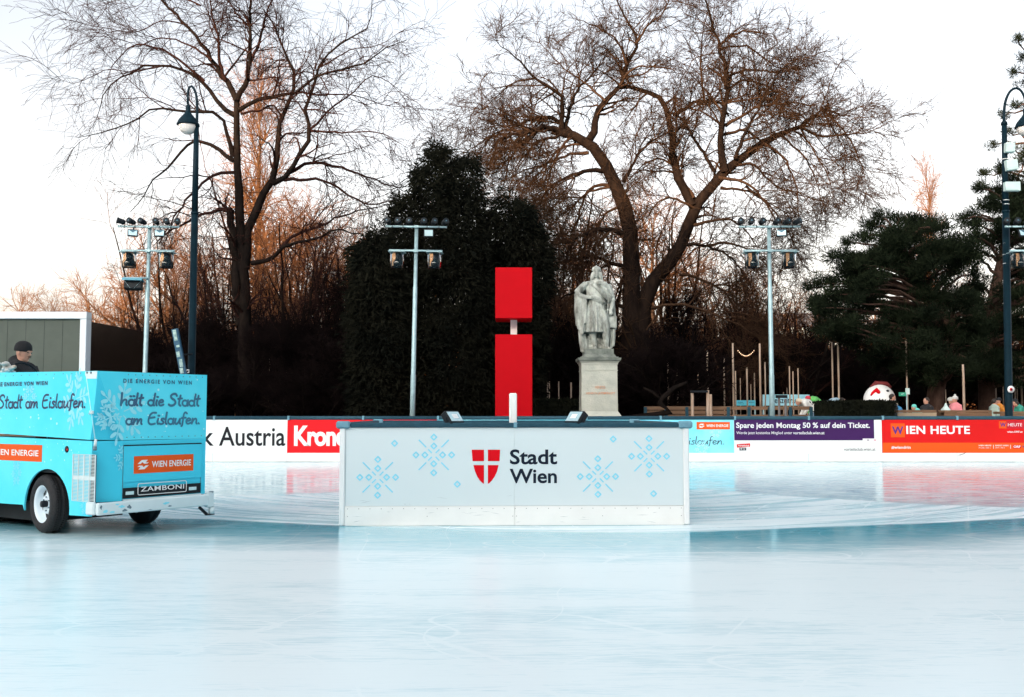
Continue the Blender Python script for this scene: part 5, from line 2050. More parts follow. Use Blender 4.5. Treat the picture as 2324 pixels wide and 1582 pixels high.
def hero(name, label, Y, limbs, rmin, rng_seed, dens, mt, mb, twlen=(0.5, 1.2), droop=.05, base_xy=None, group=None, alen=(1.0, 3.2)):
    """limbs: (points in picture units, start radius, end radius, depth offset at the end)"""
    rng = np.random.default_rng(rng_seed)
    K = 16
    PP, RR = [], []
    T = Tubes()
    t = empty(name, (0, 0, 0), 0, label, 'tree', group)
    trunk = Tubes()
    for i, (pts, r0, r1, dz) in enumerate(limbs):
        n = len(pts)
        L = []
        d0 = dz[0] if isinstance(dz, tuple) else 0.0
        d1 = dz[1] if isinstance(dz, tuple) else dz
        for j, (x, y) in enumerate(pts):
            f = j / (n - 1)
            p = at(x, y, Y + d0 + (d1 - d0) * f)
            L.append((p.x, p.y, p.z))
        Q = resample(L, K)
        # knobbly irregularity
        jit = rng.normal(size=(K, 3)) * (.012 if r0 > .3 else min(.045, r0 * .3))
        jit[0] = 0
        jit[:, 1] *= 1.5
        Q = Q + jit
        rr = r0 + (r1 - r0) * np.linspace(0, 1, K) ** .72
        rr = rr * (1 + rng.normal(size=K) * .04)
        PP.append(Q)
        RR.append(rr)
    PP = np.array(PP)
    RR = np.array(RR)
    big = RR[:, 0] > .085
    trunk.add(PP[big], RR[big], 12)
    T.add(PP[~big], RR[~big], 7)
    trunk.build('trunk', mb, t)
    ln = np.linalg.norm(PP[:, -1] - PP[:, 0], axis=1)
    thick = np.array([.75 if r[0] < .08 else (1.0 if r[0] < .16 else (.8 if r[0] < .25 else .3)) for r in RR])
    a, ra = grow(rng, PP, RR, ln * dens[0] * thick, alen, ang=(25, 70), K=9, t0=.15, wig=.17, droop=droop, lift=.03, rend=.010, rk=.5, rmax=.055, lentip=.5)
    T.add(a, ra, 5)
    b_, rb = grow(rng, np.concatenate([a]), np.concatenate([ra]), dens[1], (.7, 1.7), ang=(20, 60), K=7, t0=.1, wig=.20, droop=droop, lift=.02, rend=.006, rk=.6, rmax=.022, lentip=.5)
    T.add(b_, rb, 4)
    # also straight from the limb ends
    c1, rc1 = grow(rng, PP, RR, ln * dens[2], (.7, 1.5), ang=(25, 65), K=7, t0=.35, wig=.2, droop=droop, rend=.006, rk=.4, rmax=.022)
    T.add(c1, rc1, 4)
    par = np.concatenate([b_, c1])
    rp = np.concatenate([rb, rc1])
    c, rc = grow(rng, par, rp, dens[3], twlen, ang=(15, 50), K=5, t0=.1, wig=.16, droop=droop, rend=rmin, rk=.8, rmax=.009, lentip=.6)
    T.add(c, rc, 3)
    if dens[4] > 0:
        d, rd = grow(rng, c, rc, dens[4], (.25, .6), ang=(15, 45), K=4, t0=.1, wig=.14, droop=droop, rend=rmin, rk=.9, rmax=.006)
        T.add(d, rd, 3)
    T.build('branches', mt, t)
    print(name, T.n)
    return t, PP, RR


zl = lambda L: [(x * .4297, y * .4297) for x, y in L]
YL = 37.0
limL = [
    ([(556, 1010), (556, 900), (556, 780), (555, 672), (550, 600), (546, 520), (542, 430), (540, 365), (538, 300), (537, 228)], .34, .10, 0),
    (zl([(1250, 530), (1190, 420), (1120, 320), (1080, 250), (980, 130), (870, 20), (780, -60)]), .12, .03, 1.5),
    (zl([(1190, 420), (1160, 330), (1155, 200), (1120, 80), (1100, -60)]), .07, .02, -1),
    (zl([(1250, 530), (1300, 440), (1320, 300), (1325, 150), (1330, 0), (1340, -120)]), .11, .03, -.8),
    (zl([(1320, 330), (1370, 220), (1400, 80), (1470, -60)]), .07, .02, 1.3),
    (zl([(1265, 580), (1380, 520), (1560, 480), (1700, 400), (1900, 340), (2080, 230), (2150, 205)]), .09, .012, -1.8),
    (zl([(1240, 610), (1150, 540), (1070, 430), (940, 360), (780, 350), (640, 400), (560, 480), (500, 640)]), .10, .010, 1.2),
    (zl([(1080, 430), (960, 330), (850, 260), (730, 235), (620, 310), (560, 420)]), .06, .010, -1.4),
    (zl([(1230, 830), (1190, 660), (1140, 600), (1000, 590), (820, 570), (700, 640), (520, 700), (400, 730)]), .09, .009, -1.6),
    (zl([(1235, 850), (1150, 790), (1060, 745), (1000, 760), (900, 870), (820, 940), (760, 1040), (690, 1110)]), .09, .012, 1.0),
    (zl([(1250, 910), (1150, 920), (1060, 980), (960, 1090), (900, 1180), (840, 1290)]), .07, .02, -1.2),
    (zl([(1290, 1420), (1320, 1200), (1390, 1080), (1435, 960), (1460, 820), (1490, 640), (1545, 500), (1560, 400), (1500, 270), (1450, 160), (1400, 40)]), .20, .02, 1.0),
    (zl([(1440, 970), (1530, 910), (1610, 780), (1640, 680), (1620, 560), (1700, 350), (1800, 230), (1940, 150), (1970, 0)]), .11, .012, -1.4),
    (zl([(1530, 910), (1640, 860), (1780, 880), (1930, 930), (2110, 990), (2190, 950)]), .08, .012, 1.4),
    (zl([(1500, 950), (1680, 950), (1800, 1000), (1950, 1080), (2090, 1060)]), .07, .02, -.8),
    (zl([(1330, 1390), (1430, 1370), (1500, 1300), (1640, 1270), (1760, 1215), (1900, 1230)]), .10, .02, -1.3),
    (zl([(1480, 1310), (1560, 1240), (1700, 1190), (1830, 1130), (2050, 1080)]), .07, .015, 1.0),
    (zl([(1275, 1720), (1250, 1500), (1232, 1300), (1224, 1200), (1220, 1098)]), .19, .13, (0, -.2)),
    (zl([(1220, 1105), (1130, 1115), (1040, 1150), (900, 1220), (820, 1290)]), .08, .02, (-.3, 1.0)),
    (zl([(1270, 600), (1380, 580), (1450, 560), (1490, 640)]), .05, .03, 0.5),
    (zl([(1640, 680), (1760, 560), (1840, 510), (1980, 400), (2160, 520)]), .05, .008, 1.2),
    (zl([(1630, 690), (1800, 700), (2000, 700), (2150, 780)]), .05, .008, -1.5),
    (zl([(850, 350), (700, 380), (560, 370), (400, 440), (300, 410)]), .03, .006, -1.0),
    (zl([(1120, 320), (1000, 240), (850, 200), (700, 250), (600, 240)]), .05, .008, 1.5),
    (zl([(980, 130), (860, 110), (720, 170), (560, 150), (420, 120), (330, 60)]), .03, .005, -1.5),
    (zl([(1060, 30), (900, -30), (700, -20), (560, 20)]), .04, .006, .8),
    (zl([(1325, 150), (1240, 60), (1180, -40)]), .05, .02, 1.2),
    (zl([(1700, 350), (1860, 260), (2000, 240), (2130, 160), (2250, 100)]), .03, .006, 1.4),
    (zl([(1560, 480), (1680, 500), (1850, 500), (2050, 560), (2230, 560)]), .04, .006, 1.0),
]
hero('bare_tree', 'tall leafless tree with a dark ringed trunk behind the left lamp post', YL, limL, .005, 3, (2.0, 5.0, 2.0, 2.8, .8), M_twigl, M_bark, twlen=(.7, 2.2), droop=.11, group='hero bare trees')

zr = lambda L: [(998.6 + x * .46877, y * .46877) for x, y in L]
YR = 42.0
limR = [
    ([(1440, 1000), (1436, 850), (1434, 720)] + zr([(925, 1250), (915, 1080), (880, 960), (830, 860), (790, 770), (740, 710), (640, 650), (540, 628)]), .62, .17, 0),
    (zr([(600, 640), (520, 615), (430, 640), (350, 650), (250, 720)]), .15, .03, -1.2),
    (zr([(640, 650), (580, 590), (500, 560), (420, 590), (330, 640), (240, 740)]), .12, .02, 1.5),
    (zr([(720, 680), (750, 600), (800, 490), (870, 410), (905, 310), (950, 210), (900, 100), (850, -10)]), .17, .03, 1.3),
    (zr([(950, 210), (1010, 120), (1080, 60), (1120, -30)]), .06, .02, -1.0),
    (zr([(1225, 1000), (1150, 850), (1122, 680), (1108, 570), (1065, 470), (1000, 445), (870, 412)]), .20, .08, (0, 1.2)),
    (zr([(590, 620), (590, 520), (580, 450), (460, 380), (370, 280), (270, 200)]), .12, .012, -1.8),
    (zr([(600, 640), (620, 560), (660, 440), (740, 360), (820, 250)]), .10, .02, 1.2),
    (zr([(890, 880), (940, 780), (1010, 690), (1110, 640), (1200, 600)]), .09, .02, -1.3),
    (zr([(790, 830), (720, 828), (640, 845), (540, 900), (470, 1000), (440, 1100)]), .10, .02, -1.5),
    (zr([(830, 905), (760, 895), (700, 950), (670, 1040), (650, 1100), (560, 1160)]), .09, .02, 1.5),
    (zr([(720, 740), (620, 750), (520, 790), (400, 830), (300, 880)]), .08, .015, 1.6),
    (zr([(600, 650), (500, 680), (420, 740), (330, 880)]), .08, .012, -1.8),
    (zr([(900, 1140), (830, 1110), (760, 1110), (650, 1160), (500, 1190)]), .13, .04, -1.0),
    (zr([(870, 1000), (800, 1040), (740, 1150), (700, 1260)]), .07, .02, 1.0),
    ([(1452, 1000), (1450, 860), (1452, 760)] + zr([(1000, 1420), (1060, 1330), (1160, 1200), (1230, 1010), (1310, 915), (1370, 840), (1430, 790), (1500, 735), (1560, 690)]), .52, .15, .3),
    (zr([(1560, 690), (1650, 650), (1740, 610), (1800, 570), (1850, 530), (1950, 560), (2010, 520)]), .15, .015, 1.2),
    (zr([(1380, 830), (1360, 700), (1375, 550), (1395, 380), (1350, 230), (1310, 80), (1280, -30)]), .17, .03, -1.2),
    (zr([(1395, 380), (1450, 345), (1560, 340), (1640, 350), (1750, 320)]), .07, .012, 1.2),
    (zr([(1430, 770), (1480, 640), (1560, 500), (1640, 350), (1720, 300)]), .09, .02, -1.5),
    (zr([(1330, 830), (1250, 700), (1170, 580), (1110, 540)]), .08, .04, .6),
    (zr([(1135, 555), (1220, 505), (1300, 490), (1350, 500), (1400, 560)]), .10, .04, 1.4),
    (zr([(1280, 490), (1265, 330), (1270, 170), (1310, -10)]), .06, .012, 1.0),
    (zr([(1380, 650), (1450, 630), (1530, 660), (1620, 740), (1670, 870)]), .08, .015, 1.5),
    (zr([(1740, 610), (1850, 660), (1990, 645), (2080, 640), (2200, 580)]), .08, .010, -1.3),
    (zr([(1350, 860), (1480, 880), (1560, 960), (1620, 1060), (1640, 1130)]), .08, .015, -1.2),
    (zr([(1360, 910), (1500, 930), (1590, 1000), (1640, 1120)]), .07, .015, 1.2),
    (zr([(1230, 1090), (1330, 1065), (1440, 1080), (1540, 1200)]), .08, .02, -1.3),
    (zr([(1180, 1185), (1290, 1190), (1400, 1240), (1480, 1350)]), .09, .02, 1.3),
    (zr([(1230, 960), (1160, 840), (1070, 770), (980, 800), (910, 880)]), .08, .02, 1.2),
    (zr([(1380, 610), (1460, 560), (1560, 510), (1700, 500), (1830, 520)]), .08, .015, -.8),
    (zr([(1400, 430), (1480, 390), (1600, 430), (1700, 520)]), .06, .012, 1.4),
    (zr([(1350, 220), (1440, 160), (1550, 160), (1650, 200)]), .06, .010, -1.4),
    (zr([(1350, 240), (1430, 220), (1520, 240), (1640, 330), (1760, 330)]), .06, .010, 1.4),
    (zr([(1440, 800), (1520, 800), (1600, 880), (1700, 930), (1860, 980)]), .07, .010, 1.4),
    (zr([(1850, 530), (1900, 620), (1990, 780)]), .05, .010, .8),
    (zr([(1740, 610), (1790, 700), (1870, 830), (1900, 950)]), .05, .010, -1.0),
    (zr([(905, 310), (860, 200), (760, 130), (650, 90)]), .06, .012, -1.4),
    (zr([(800, 490), (700, 400), (600, 330), (480, 200)]), .06, .010, 1.2),
    (zr([(430, 640), (340, 560), (240, 520), (150, 560)]), .06, .010, 1.4),
    (zr([(460, 380), (360, 400), (260, 480), (190, 560)]), .05, .008, -1.4),
    (zr([(870, 412), (940, 330), (1060, 325), (1140, 345)]), .06, .02, -1.4),
    (zr([(350, 650), (250, 660), (150, 720), (80, 760)]), .05, .008, -.8),
    (zr([(520, 615), (400, 680), (330, 800), (300, 950)]), .07, .010, 1.0),
    (zr([(640, 650), (560, 760), (520, 900), (500, 1050)]), .07, .010, -1.2),
    (zr([(830, 905), (700, 940), (620, 1040), (560, 1180)]), .07, .012, 1.4),
    (zr([(430, 640), (280, 640), (180, 760), (160, 900)]), .06, .008, .6),
    (zr([(1560, 690), (1660, 760), (1720, 900), (1740, 1080)]), .07, .010, -1.0),
    (zr([(1850, 530), (1960, 640), (2040, 800), (2060, 900)]), .05, .008, -.8),
    (zr([(1640, 650), (1760, 760), (1830, 900), (1850, 1050)]), .06, .010, 1.2),
    (zr([(1230, 1010), (1120, 960), (1040, 1000), (980, 1100)]), .07, .012, -1.2),
    (zr([(1480, 900), (1600, 1000), (1700, 1150), (1760, 1300)]), .06, .010, .9),
    (zr([(1290, 1190), (1420, 1180), (1560, 1260), (1640, 1400)]), .07, .012, -1.0),
    (zr([(740, 710), (640, 700), (560, 740), (440, 900), (400, 1000)]), .07, .010, .4),
    (zr([(1160, 1330), (1260, 1350), (1380, 1420), (1450, 1560), (1500, 1750)]), .07, .02, 1.2),
    (zr([(900, 1300), (760, 1250), (620, 1260), (480, 1330)]), .10, .02, 1.2),
    (zr([(900, 1500), (760, 1420), (640, 1420), (500, 1500)]), .09, .02, -1.2),
    ([(1470, 700), (1540, 690), (1610, 710), (1680, 740), (1750, 790)], .08, .02, -1.2),
]
hero('bare_tree', 'huge spreading leafless tree forking above and behind the stone statue', YR, limR, .006, 5, (3.6, 7.0, 2.8, 4.0, 1.5), M_twig, M_bark2, twlen=(.4, 1.2), droop=.08, alen=(1.2, 4.2), group='hero bare trees')
# fallen dark limb near the wooden fence
b = MB()
g = [at(x, y, 31.0) for x, y in ((1400, 952), (1480, 943), (1520, 935), (1497, 915), (1502, 905), (1530, 880), (1560, 868))]
b.tube(g, [.10, .10, .11, .10, .09, .07, .05], M_bark, 10)
g2 = [at(x, y, 31.0) for x, y in ((1500, 908), (1480, 890), (1460, 880))]
b.tube(g2, [.06, .05, .03], M_bark, 8)
o = b.build('fallen_branch')
tag(o, 'thick dark fallen branch bent low in front of the brown fence', 'branch')


# ------------------------------------------------------------------ background bare trees (prototypes, then copies)
def fan_tree(seed, H, nst, mb, mt):
    """several slim stems fanning out of one base with long arching shoots"""
    rng = np.random.default_rng(seed)
    K = 12
    Q = np.zeros((nst, K, 3))
    s = np.linspace(0, 1, K)
    for i in range(nst):
        a = rng.uniform(0, 6.28)
        sp = rng.uniform(.05, .42)
        h = H * rng.uniform(.7, 1.0)
        Q[i, :, 0] = math.cos(a) * sp * h * s ** 1.3 + np.cumsum(rng.normal(size=K)) * .05
        Q[i, :, 1] = math.sin(a) * sp * h * s ** 1.3 + np.cumsum(rng.normal(size=K)) * .05
        Q[i, :, 2] = h * s
    Rq = np.tile((H * .0125 * (1 - s * .85))[None], (nst, 1)) * rng.uniform(.6, 1.2, (nst, 1))
    tt = Tubes()
    T = Tubes()
    tt.add(Q, Rq, 7)
    a, ra = grow(rng, Q, Rq, 6, (H * .2, H * .45), ang=(15, 40), K=9, t0=.2, wig=.13, lift=.05, rend=.012, rk=.5, rmax=.05)
    T.add(a, ra, 5)
    b_, rb = grow(rng, a, ra, 3.8, (H * .1, H * .22), ang=(20, 50), K=7, t0=.1, wig=.15, lift=.02, droop=.05, rend=.007, rk=.6, rmax=.02)
    T.add(b_, rb, 4)
    c, rc = grow(rng, b_, rb, 2.6, (H * .05, H * .13), ang=(20, 50), K=5, t0=.1, wig=.15, rend=.0055, rk=.8, rmax=.011)
    T.add(c, rc, 3)
    root = empty('tree', (0, 0, 0))
    tt.build('trunk', mb, root)
    T.build('branches', mt, root)
    return root


def proto_tree(seed, H, spread, mb, mt, style, dens=1.0, nb=14):
    rng = np.random.default_rng(seed)
    T = Tubes()
    K = 12
    if style == 'poplar':
        tr = np.array([[0, 0, 0], [.1, 0, H * .3], [0, .1, H * .6], [.05, 0, H]])
        ang, Lm, lift = (22, 40), (H * .12, H * .26), .06
    elif style == 'shrub':
        tr = np.array([[0, 0, 0], [.1, 0, H * .2], [0, 0, H * .4]])
        ang, Lm, lift = (15, 50), (H * .5, H * .85), .05
    else:
        tr = np.array([[0, 0, 0], [.15, .1, H * .25], [-.1, 0, H * .5], [.2, -.1, H * .85]])
        ang, Lm, lift = (30, 60), (H * .3, H * .5), .05
    Q = resample(tr, K)[None]
    Q = Q + rng.normal(size=Q.shape) * H * .006
    r0 = H * .018 if style != 'shrub' else H * .015
    Rq = (r0 * (1 - np.linspace(0, 1, K) * .85))[None]
    tt = Tubes()
    tt.add(Q, Rq, 9)
    a, ra = grow(rng, Q, Rq, nb, Lm, ang=ang, K=10, t0=.18 if style != 'shrub' else 0.0, wig=.13, lift=lift, rend=.02, rk=.65, rmax=r0 * .6, lentip=.45)
    tt.add(a, ra, 6)
    b_, rb = grow(rng, a, ra, 8 * dens, (H * .10, H * .26), ang=(20, 55), K=7, t0=.15, wig=.18, lift=.03, rend=.012, rk=.6, rmax=.05, lentip=.5)
    T.add(b_, rb, 4)
    c, rc = grow(rng, b_, rb, 4 * dens, (H * .06, H * .15), ang=(15, 50), K=5, t0=.1, wig=.18, rend=.007, rk=.7, rmax=.02, lentip=.6)
    T.add(c, rc, 3)
    d, rd = grow(rng, c, rc, 2 * dens, (H * .025, H * .06), ang=(15, 50), K=4, t0=.1, wig=.15, rend=.005, rk=.9, rmax=.01)
    T.add(d, rd, 3)
    root = empty('tree', (0, 0, 0))
    tt.build('trunk', mb, root)
    T.build('branches', mt, root)
    print('proto', style, tt.n + T.n, len(d))
    return root


def copy_tree(o, loc, rz, s, label, group, name):
    r = o.copy()
    r.name = name
    COL.objects.link(r)
    for ch in o.children:
        c = ch.copy()
        COL.objects.link(c)
        c.parent = r
    r.location = loc
    r.rotation_euler = (0, 0, rz)
    r.scale = (s[0], s[0], s[1]) if isinstance(s, tuple) else (s, s, s)
    tag(r, label, 'tree' if 'shrub' not in name else 'shrub', group)
    return r


PR = {
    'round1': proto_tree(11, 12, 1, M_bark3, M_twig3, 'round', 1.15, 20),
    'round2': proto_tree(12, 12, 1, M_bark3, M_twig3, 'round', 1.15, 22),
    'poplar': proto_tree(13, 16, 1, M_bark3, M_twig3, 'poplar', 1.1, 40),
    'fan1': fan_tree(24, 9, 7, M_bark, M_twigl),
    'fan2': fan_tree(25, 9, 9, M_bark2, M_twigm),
    'dark1': proto_tree(14, 10, 1, M_bark, M_twigd, 'round', 1.2, 22),
    'shrub1': proto_tree(15, 4.5, 1, M_bark, M_twigd, 'shrub', 1.35, 30),
    'shrub2': proto_tree(16, 4.5, 1, M_bark, M_twigd, 'shrub', 1.35, 34),
}
used = set()


def place(kind, x, ytop, Y, rz, label, group, name='background_tree', wide=1.0):
    src = PR[kind]
    base_h = {'round1': 12.5, 'round2': 12.5, 'poplar': 17, 'dark1': 10.5, 'fan1': 9.2, 'fan2': 9.2, 'shrub1': 4.4, 'shrub2': 4.4}[kind]
    H = at(x, ytop, Y).z
    s = H / base_h
    p = at(x, 938, Y)
    loc = (p.x, Y, 0)
    if kind not in used:
        used.add(kind)
        src.name = name
        src.location = loc
        src.rotation_euler = (0, 0, rz)
        src.scale = (s * wide, s * wide, s)
        tag(src, label, 'shrub' if 'shrub' in name else 'tree', group)
        return src
    return copy_tree(src, loc, rz, (s * wide, s), label, group, name)


GB = 'leafless trees in the park behind the rink'
bgt = [
    ('round1', 35, 640, 78, 0.3, 'small leafless tree above the left part of the grey screen'),
    ('round2', 110, 655, 82, 1.9, 'low leafless tree seen just above the white screen frame, second from the left edge'),
    ('round1', 195, 610, 70, 2.2, 'sunlit leafless tree rising over the black panel wall'),
    ('round2', 275, 560, 62, 4.0, 'leafless tree with orange twigs directly behind the mast with the loudspeaker'),
    ('round1', 375, 470, 55, 5.0, 'orange lit leafless tree between the loudspeaker mast and the left lamp post'),
    ('round2', 455, 520, 58, 0.9, 'bushy leafless tree just right of the left lamp post'),
    ('poplar', 575, 190, 60, 0.0, 'slender upright sunlit tree rising behind the tall ringed trunk'),
    ('round2', 640, 420, 54, 2.9, 'reddish leafless tree between the ringed trunk and the evergreens'),
    ('round1', 705, 470, 58, 1.2, 'glowing orange leafless tree left of the dark evergreens'),
    ('round2', 770, 500, 52, 3.6, 'leafless tree touching the left side of the dark evergreens'),
    ('round1', 1300, 480, 60, 0.5, 'leafless tree seen between the evergreens and the statue'),
    ('round2', 1485, 400, 66, 5.2, 'warm lit leafless tree glowing in the fork of the huge tree'),
    ('round1', 1620, 560, 62, 3.0, 'leafless tree behind the right stem of the huge tree'),
    ('round2', 1720, 590, 66, 0.2, 'leafless tree behind the mast above the purple banner'),
    ('round1', 1810, 640, 60, 4.4, 'leafless tree left of the dark pines'),
    ('round2', 1880, 690, 70, 2.0, 'small leafless tree half hidden by the left edge of the pines'),
    ('fan2', 375, 520, 52, 0.9, 'tall amber-tinted many-stemmed bare tree seen between the loudspeaker mast and the lamp post'),
    ('fan1', 525, 470, 51, 1.9, 'tall dark many-stemmed bare tree close left of the ringed trunk'),
    ('fan2', 645, 400, 53, 0.6, 'tallest amber-tinted many-stemmed bare tree right of the ringed trunk'),
    ('fan2', 810, 470, 49, 3.6, 'amber-tinted many-stemmed bare tree showing above the lowest evergreen'),
    ('fan1', 1230, 470, 50, 2.6, 'tall dark many-stemmed bare tree at the right side of the evergreens'),
    ('fan2', 1300, 430, 52, 1.6, 'tall amber-tinted many-stemmed bare tree left of the statue head'),
    ('fan2', 1520, 420, 53, 3.9, 'tall amber-tinted many-stemmed bare tree inside the fork of the huge tree'),
    ('fan2', 1690, 520, 52, 5.9, 'tall amber-tinted many-stemmed bare tree left of the clear lamp covers'),
    ('fan2', 1850, 600, 52, 2.3, 'amber-tinted many-stemmed bare tree at the left fringe of the pines'),
    ('fan2', 2120, 560, 52, 3.3, 'amber-tinted many-stemmed bare tree showing through the gap in the pines'),
    ('fan1', 2230, 560, 51, 4.3, 'dark many-stemmed bare tree between the pines and the right lamp post'),
    ('fan1', 340, 620, 45, 0.4, 'dark many-stemmed bare tree right behind the black panel wall'),
    ('fan2', 400, 540, 47, 1.4, 'amber-tinted many-stemmed bare tree just left of the left lamp post'),
    ('fan1', 490, 560, 44, 2.4, 'dark many-stemmed bare tree between the left lamp post and the ringed trunk'),
    ('fan2', 610, 520, 46, 3.1, 'amber-tinted many-stemmed bare tree just right of the ringed trunk'),
    ('fan1', 668, 500, 43, 4.2, 'dark many-stemmed bare tree above the right end of the white lettered board'),
    ('fan2', 728, 470, 47, 5.3, 'amber-tinted many-stemmed bare tree over the bright red board'),
    ('fan1', 775, 520, 44, 0.2, 'dark many-stemmed bare tree touching the lowest evergreen'),
    ('fan1', 1265, 560, 46, 1.1, 'dark many-stemmed bare tree right of the red letter i'),
    ('fan2', 1345, 540, 48, 2.0, 'amber-tinted many-stemmed bare tree straight behind the statue'),
    ('fan2', 1585, 590, 48, 3.0, 'amber-tinted many-stemmed bare tree above the tree stakes'),
    ('fan1', 1660, 620, 46, 4.0, 'dark many-stemmed bare tree left of the mast above the purple banner'),
    ('fan2', 1735, 600, 49, 5.0, 'amber-tinted many-stemmed bare tree behind the mast above the purple banner'),
    ('fan1', 1815, 640, 46, 6.0, 'dark many-stemmed bare tree above the ice blue banner'),
    ('poplar', 2122, 395, 75, 1.0, 'thin bare tree top poking out above the pines'),
]
for (k, x, yt, Y, rz, lb) in bgt:
    place(k, x, yt, Y, rz, lb, GB, wide=.45 if x == 2122 else (.8 if k == 'poplar' else 1.0))
GS = 'dark leafless shrubs and saplings behind the boards'
rs = random.Random(8)
spots = [(345, 730, 36), (395, 700, 40), (470, 690, 38), (505, 640, 43), (600, 640, 41), (640, 700, 37), (690, 620, 44), (735, 690, 38), (785, 600, 43), (820, 690, 37), (870, 700, 40),
         (575, 730, 35.5), (1240, 690, 38), (1290, 640, 44), (1330, 700, 36), (1400, 690, 47), (1500, 690, 36.5), (1545, 640, 46), (1590, 700, 39), (1650, 660, 45), (1700, 720, 40), (1760, 690, 47), (1830, 730, 42),
         (330, 760, 50), (380, 740, 52), (450, 730, 49), (520, 720, 53), (560, 700, 50), (615, 710, 52), (665, 700, 51), (715, 690, 53), (760, 690, 50), (1215, 700, 52), (1265, 690, 50), (1310, 680, 54), (1380, 680, 52), (1430, 690, 53), (1525, 680, 50),
         (1570, 690, 54), (1625, 700, 50), (1675, 700, 53), (1735, 710, 50), (1790, 700, 54), (1850, 700, 50), (1900, 710, 53), (1950, 720, 50), (2010, 710, 53), (2070, 720, 50), (2130, 715, 53), (2190, 720, 50), (2240, 715, 53), (2300, 720, 50), (2350, 715, 53),
         (430, 780, 34.5), (700, 780, 35), (1270, 790, 34), (1360, 760, 38.5), (1470, 760, 40.5), (1560, 780, 35)]
desc = ['beside the lamp post', 'near the ringed trunk', 'in front of the evergreens', 'behind the statue', 'right of the statue', 'above the brown fence']
near = [(325, 'black panel wall'), (432, 'left lamp post'), (552, 'ringed tree trunk'), (690, 'bright red board'), (800, 'left evergreen'), (934, 'mast before the evergreens'), (1166, 'red letter i'),
        (1355, 'stone statue'), (1455, 'forked tree trunk'), (1600, 'wooden tree stakes'), (1753, 'mast above the purple banner'), (1948, 'clipped dark hedge'), (2128, 'leaning pine trunk'), (2289, 'right lamp post')]
cnt = {}
spots = [q for i, q in enumerate(spots) if not (q[2] >= 49 and q[0] < 1200 and i % 2)]
spots = [(x, yt + (45 if Y >= 49 and x < 1600 else 0), Y + (9 if x >= 1540 and Y < 46 else (11 if 1200 < x < 1380 and Y < 40 else 0))) for x, yt, Y in spots]
for i, (x, yt, Y) in enumerate(spots):
    dd = min(near, key=lambda q: abs(q[0] - x))
    side = 'left of' if x < dd[0] else 'right of'
    key = (side, dd[1])
    cnt.setdefault(key, []).append((abs(x - dd[0]), i))
for key, L in cnt.items():
    L.sort()
lab = {}
ordw = ['nearest', 'second nearest', 'third nearest', 'fourth nearest', 'fifth nearest', 'sixth nearest', 'seventh nearest', 'eighth nearest', 'ninth nearest', 'tenth nearest']
for key, L in cnt.items():
    for j, (_, i) in enumerate(L):
        lab[i] = ('dark twiggy leafless shrub %s the %s' % key) if len(L) == 1 else 'dark twiggy leafless shrub %s the %s, %s to it' % (key[0], key[1], ordw[j])
for i, (x, yt, Y) in enumerate(spots):
    kind = ('shrub1', 'shrub2', 'dark1')[i % 3]
    place(kind, x, yt, Y, rs.uniform(0, 6.28), lab[i], GS, name='bare_shrub', wide=1.15 if kind != 'dark1' else 1.0)

# ------------------------------------------------------------------ evergreens
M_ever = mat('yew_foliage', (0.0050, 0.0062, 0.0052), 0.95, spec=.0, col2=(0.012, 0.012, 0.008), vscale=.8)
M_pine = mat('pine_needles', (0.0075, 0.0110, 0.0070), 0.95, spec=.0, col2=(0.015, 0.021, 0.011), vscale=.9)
M_pbark = mat('pine_bark', (0.035, 0.020, 0.016), 0.95, spec=.05, col2=(0.075, 0.045, 0.034), vscale=6, bump=1.0, bscale=12, stretch=(1, 1, .4))


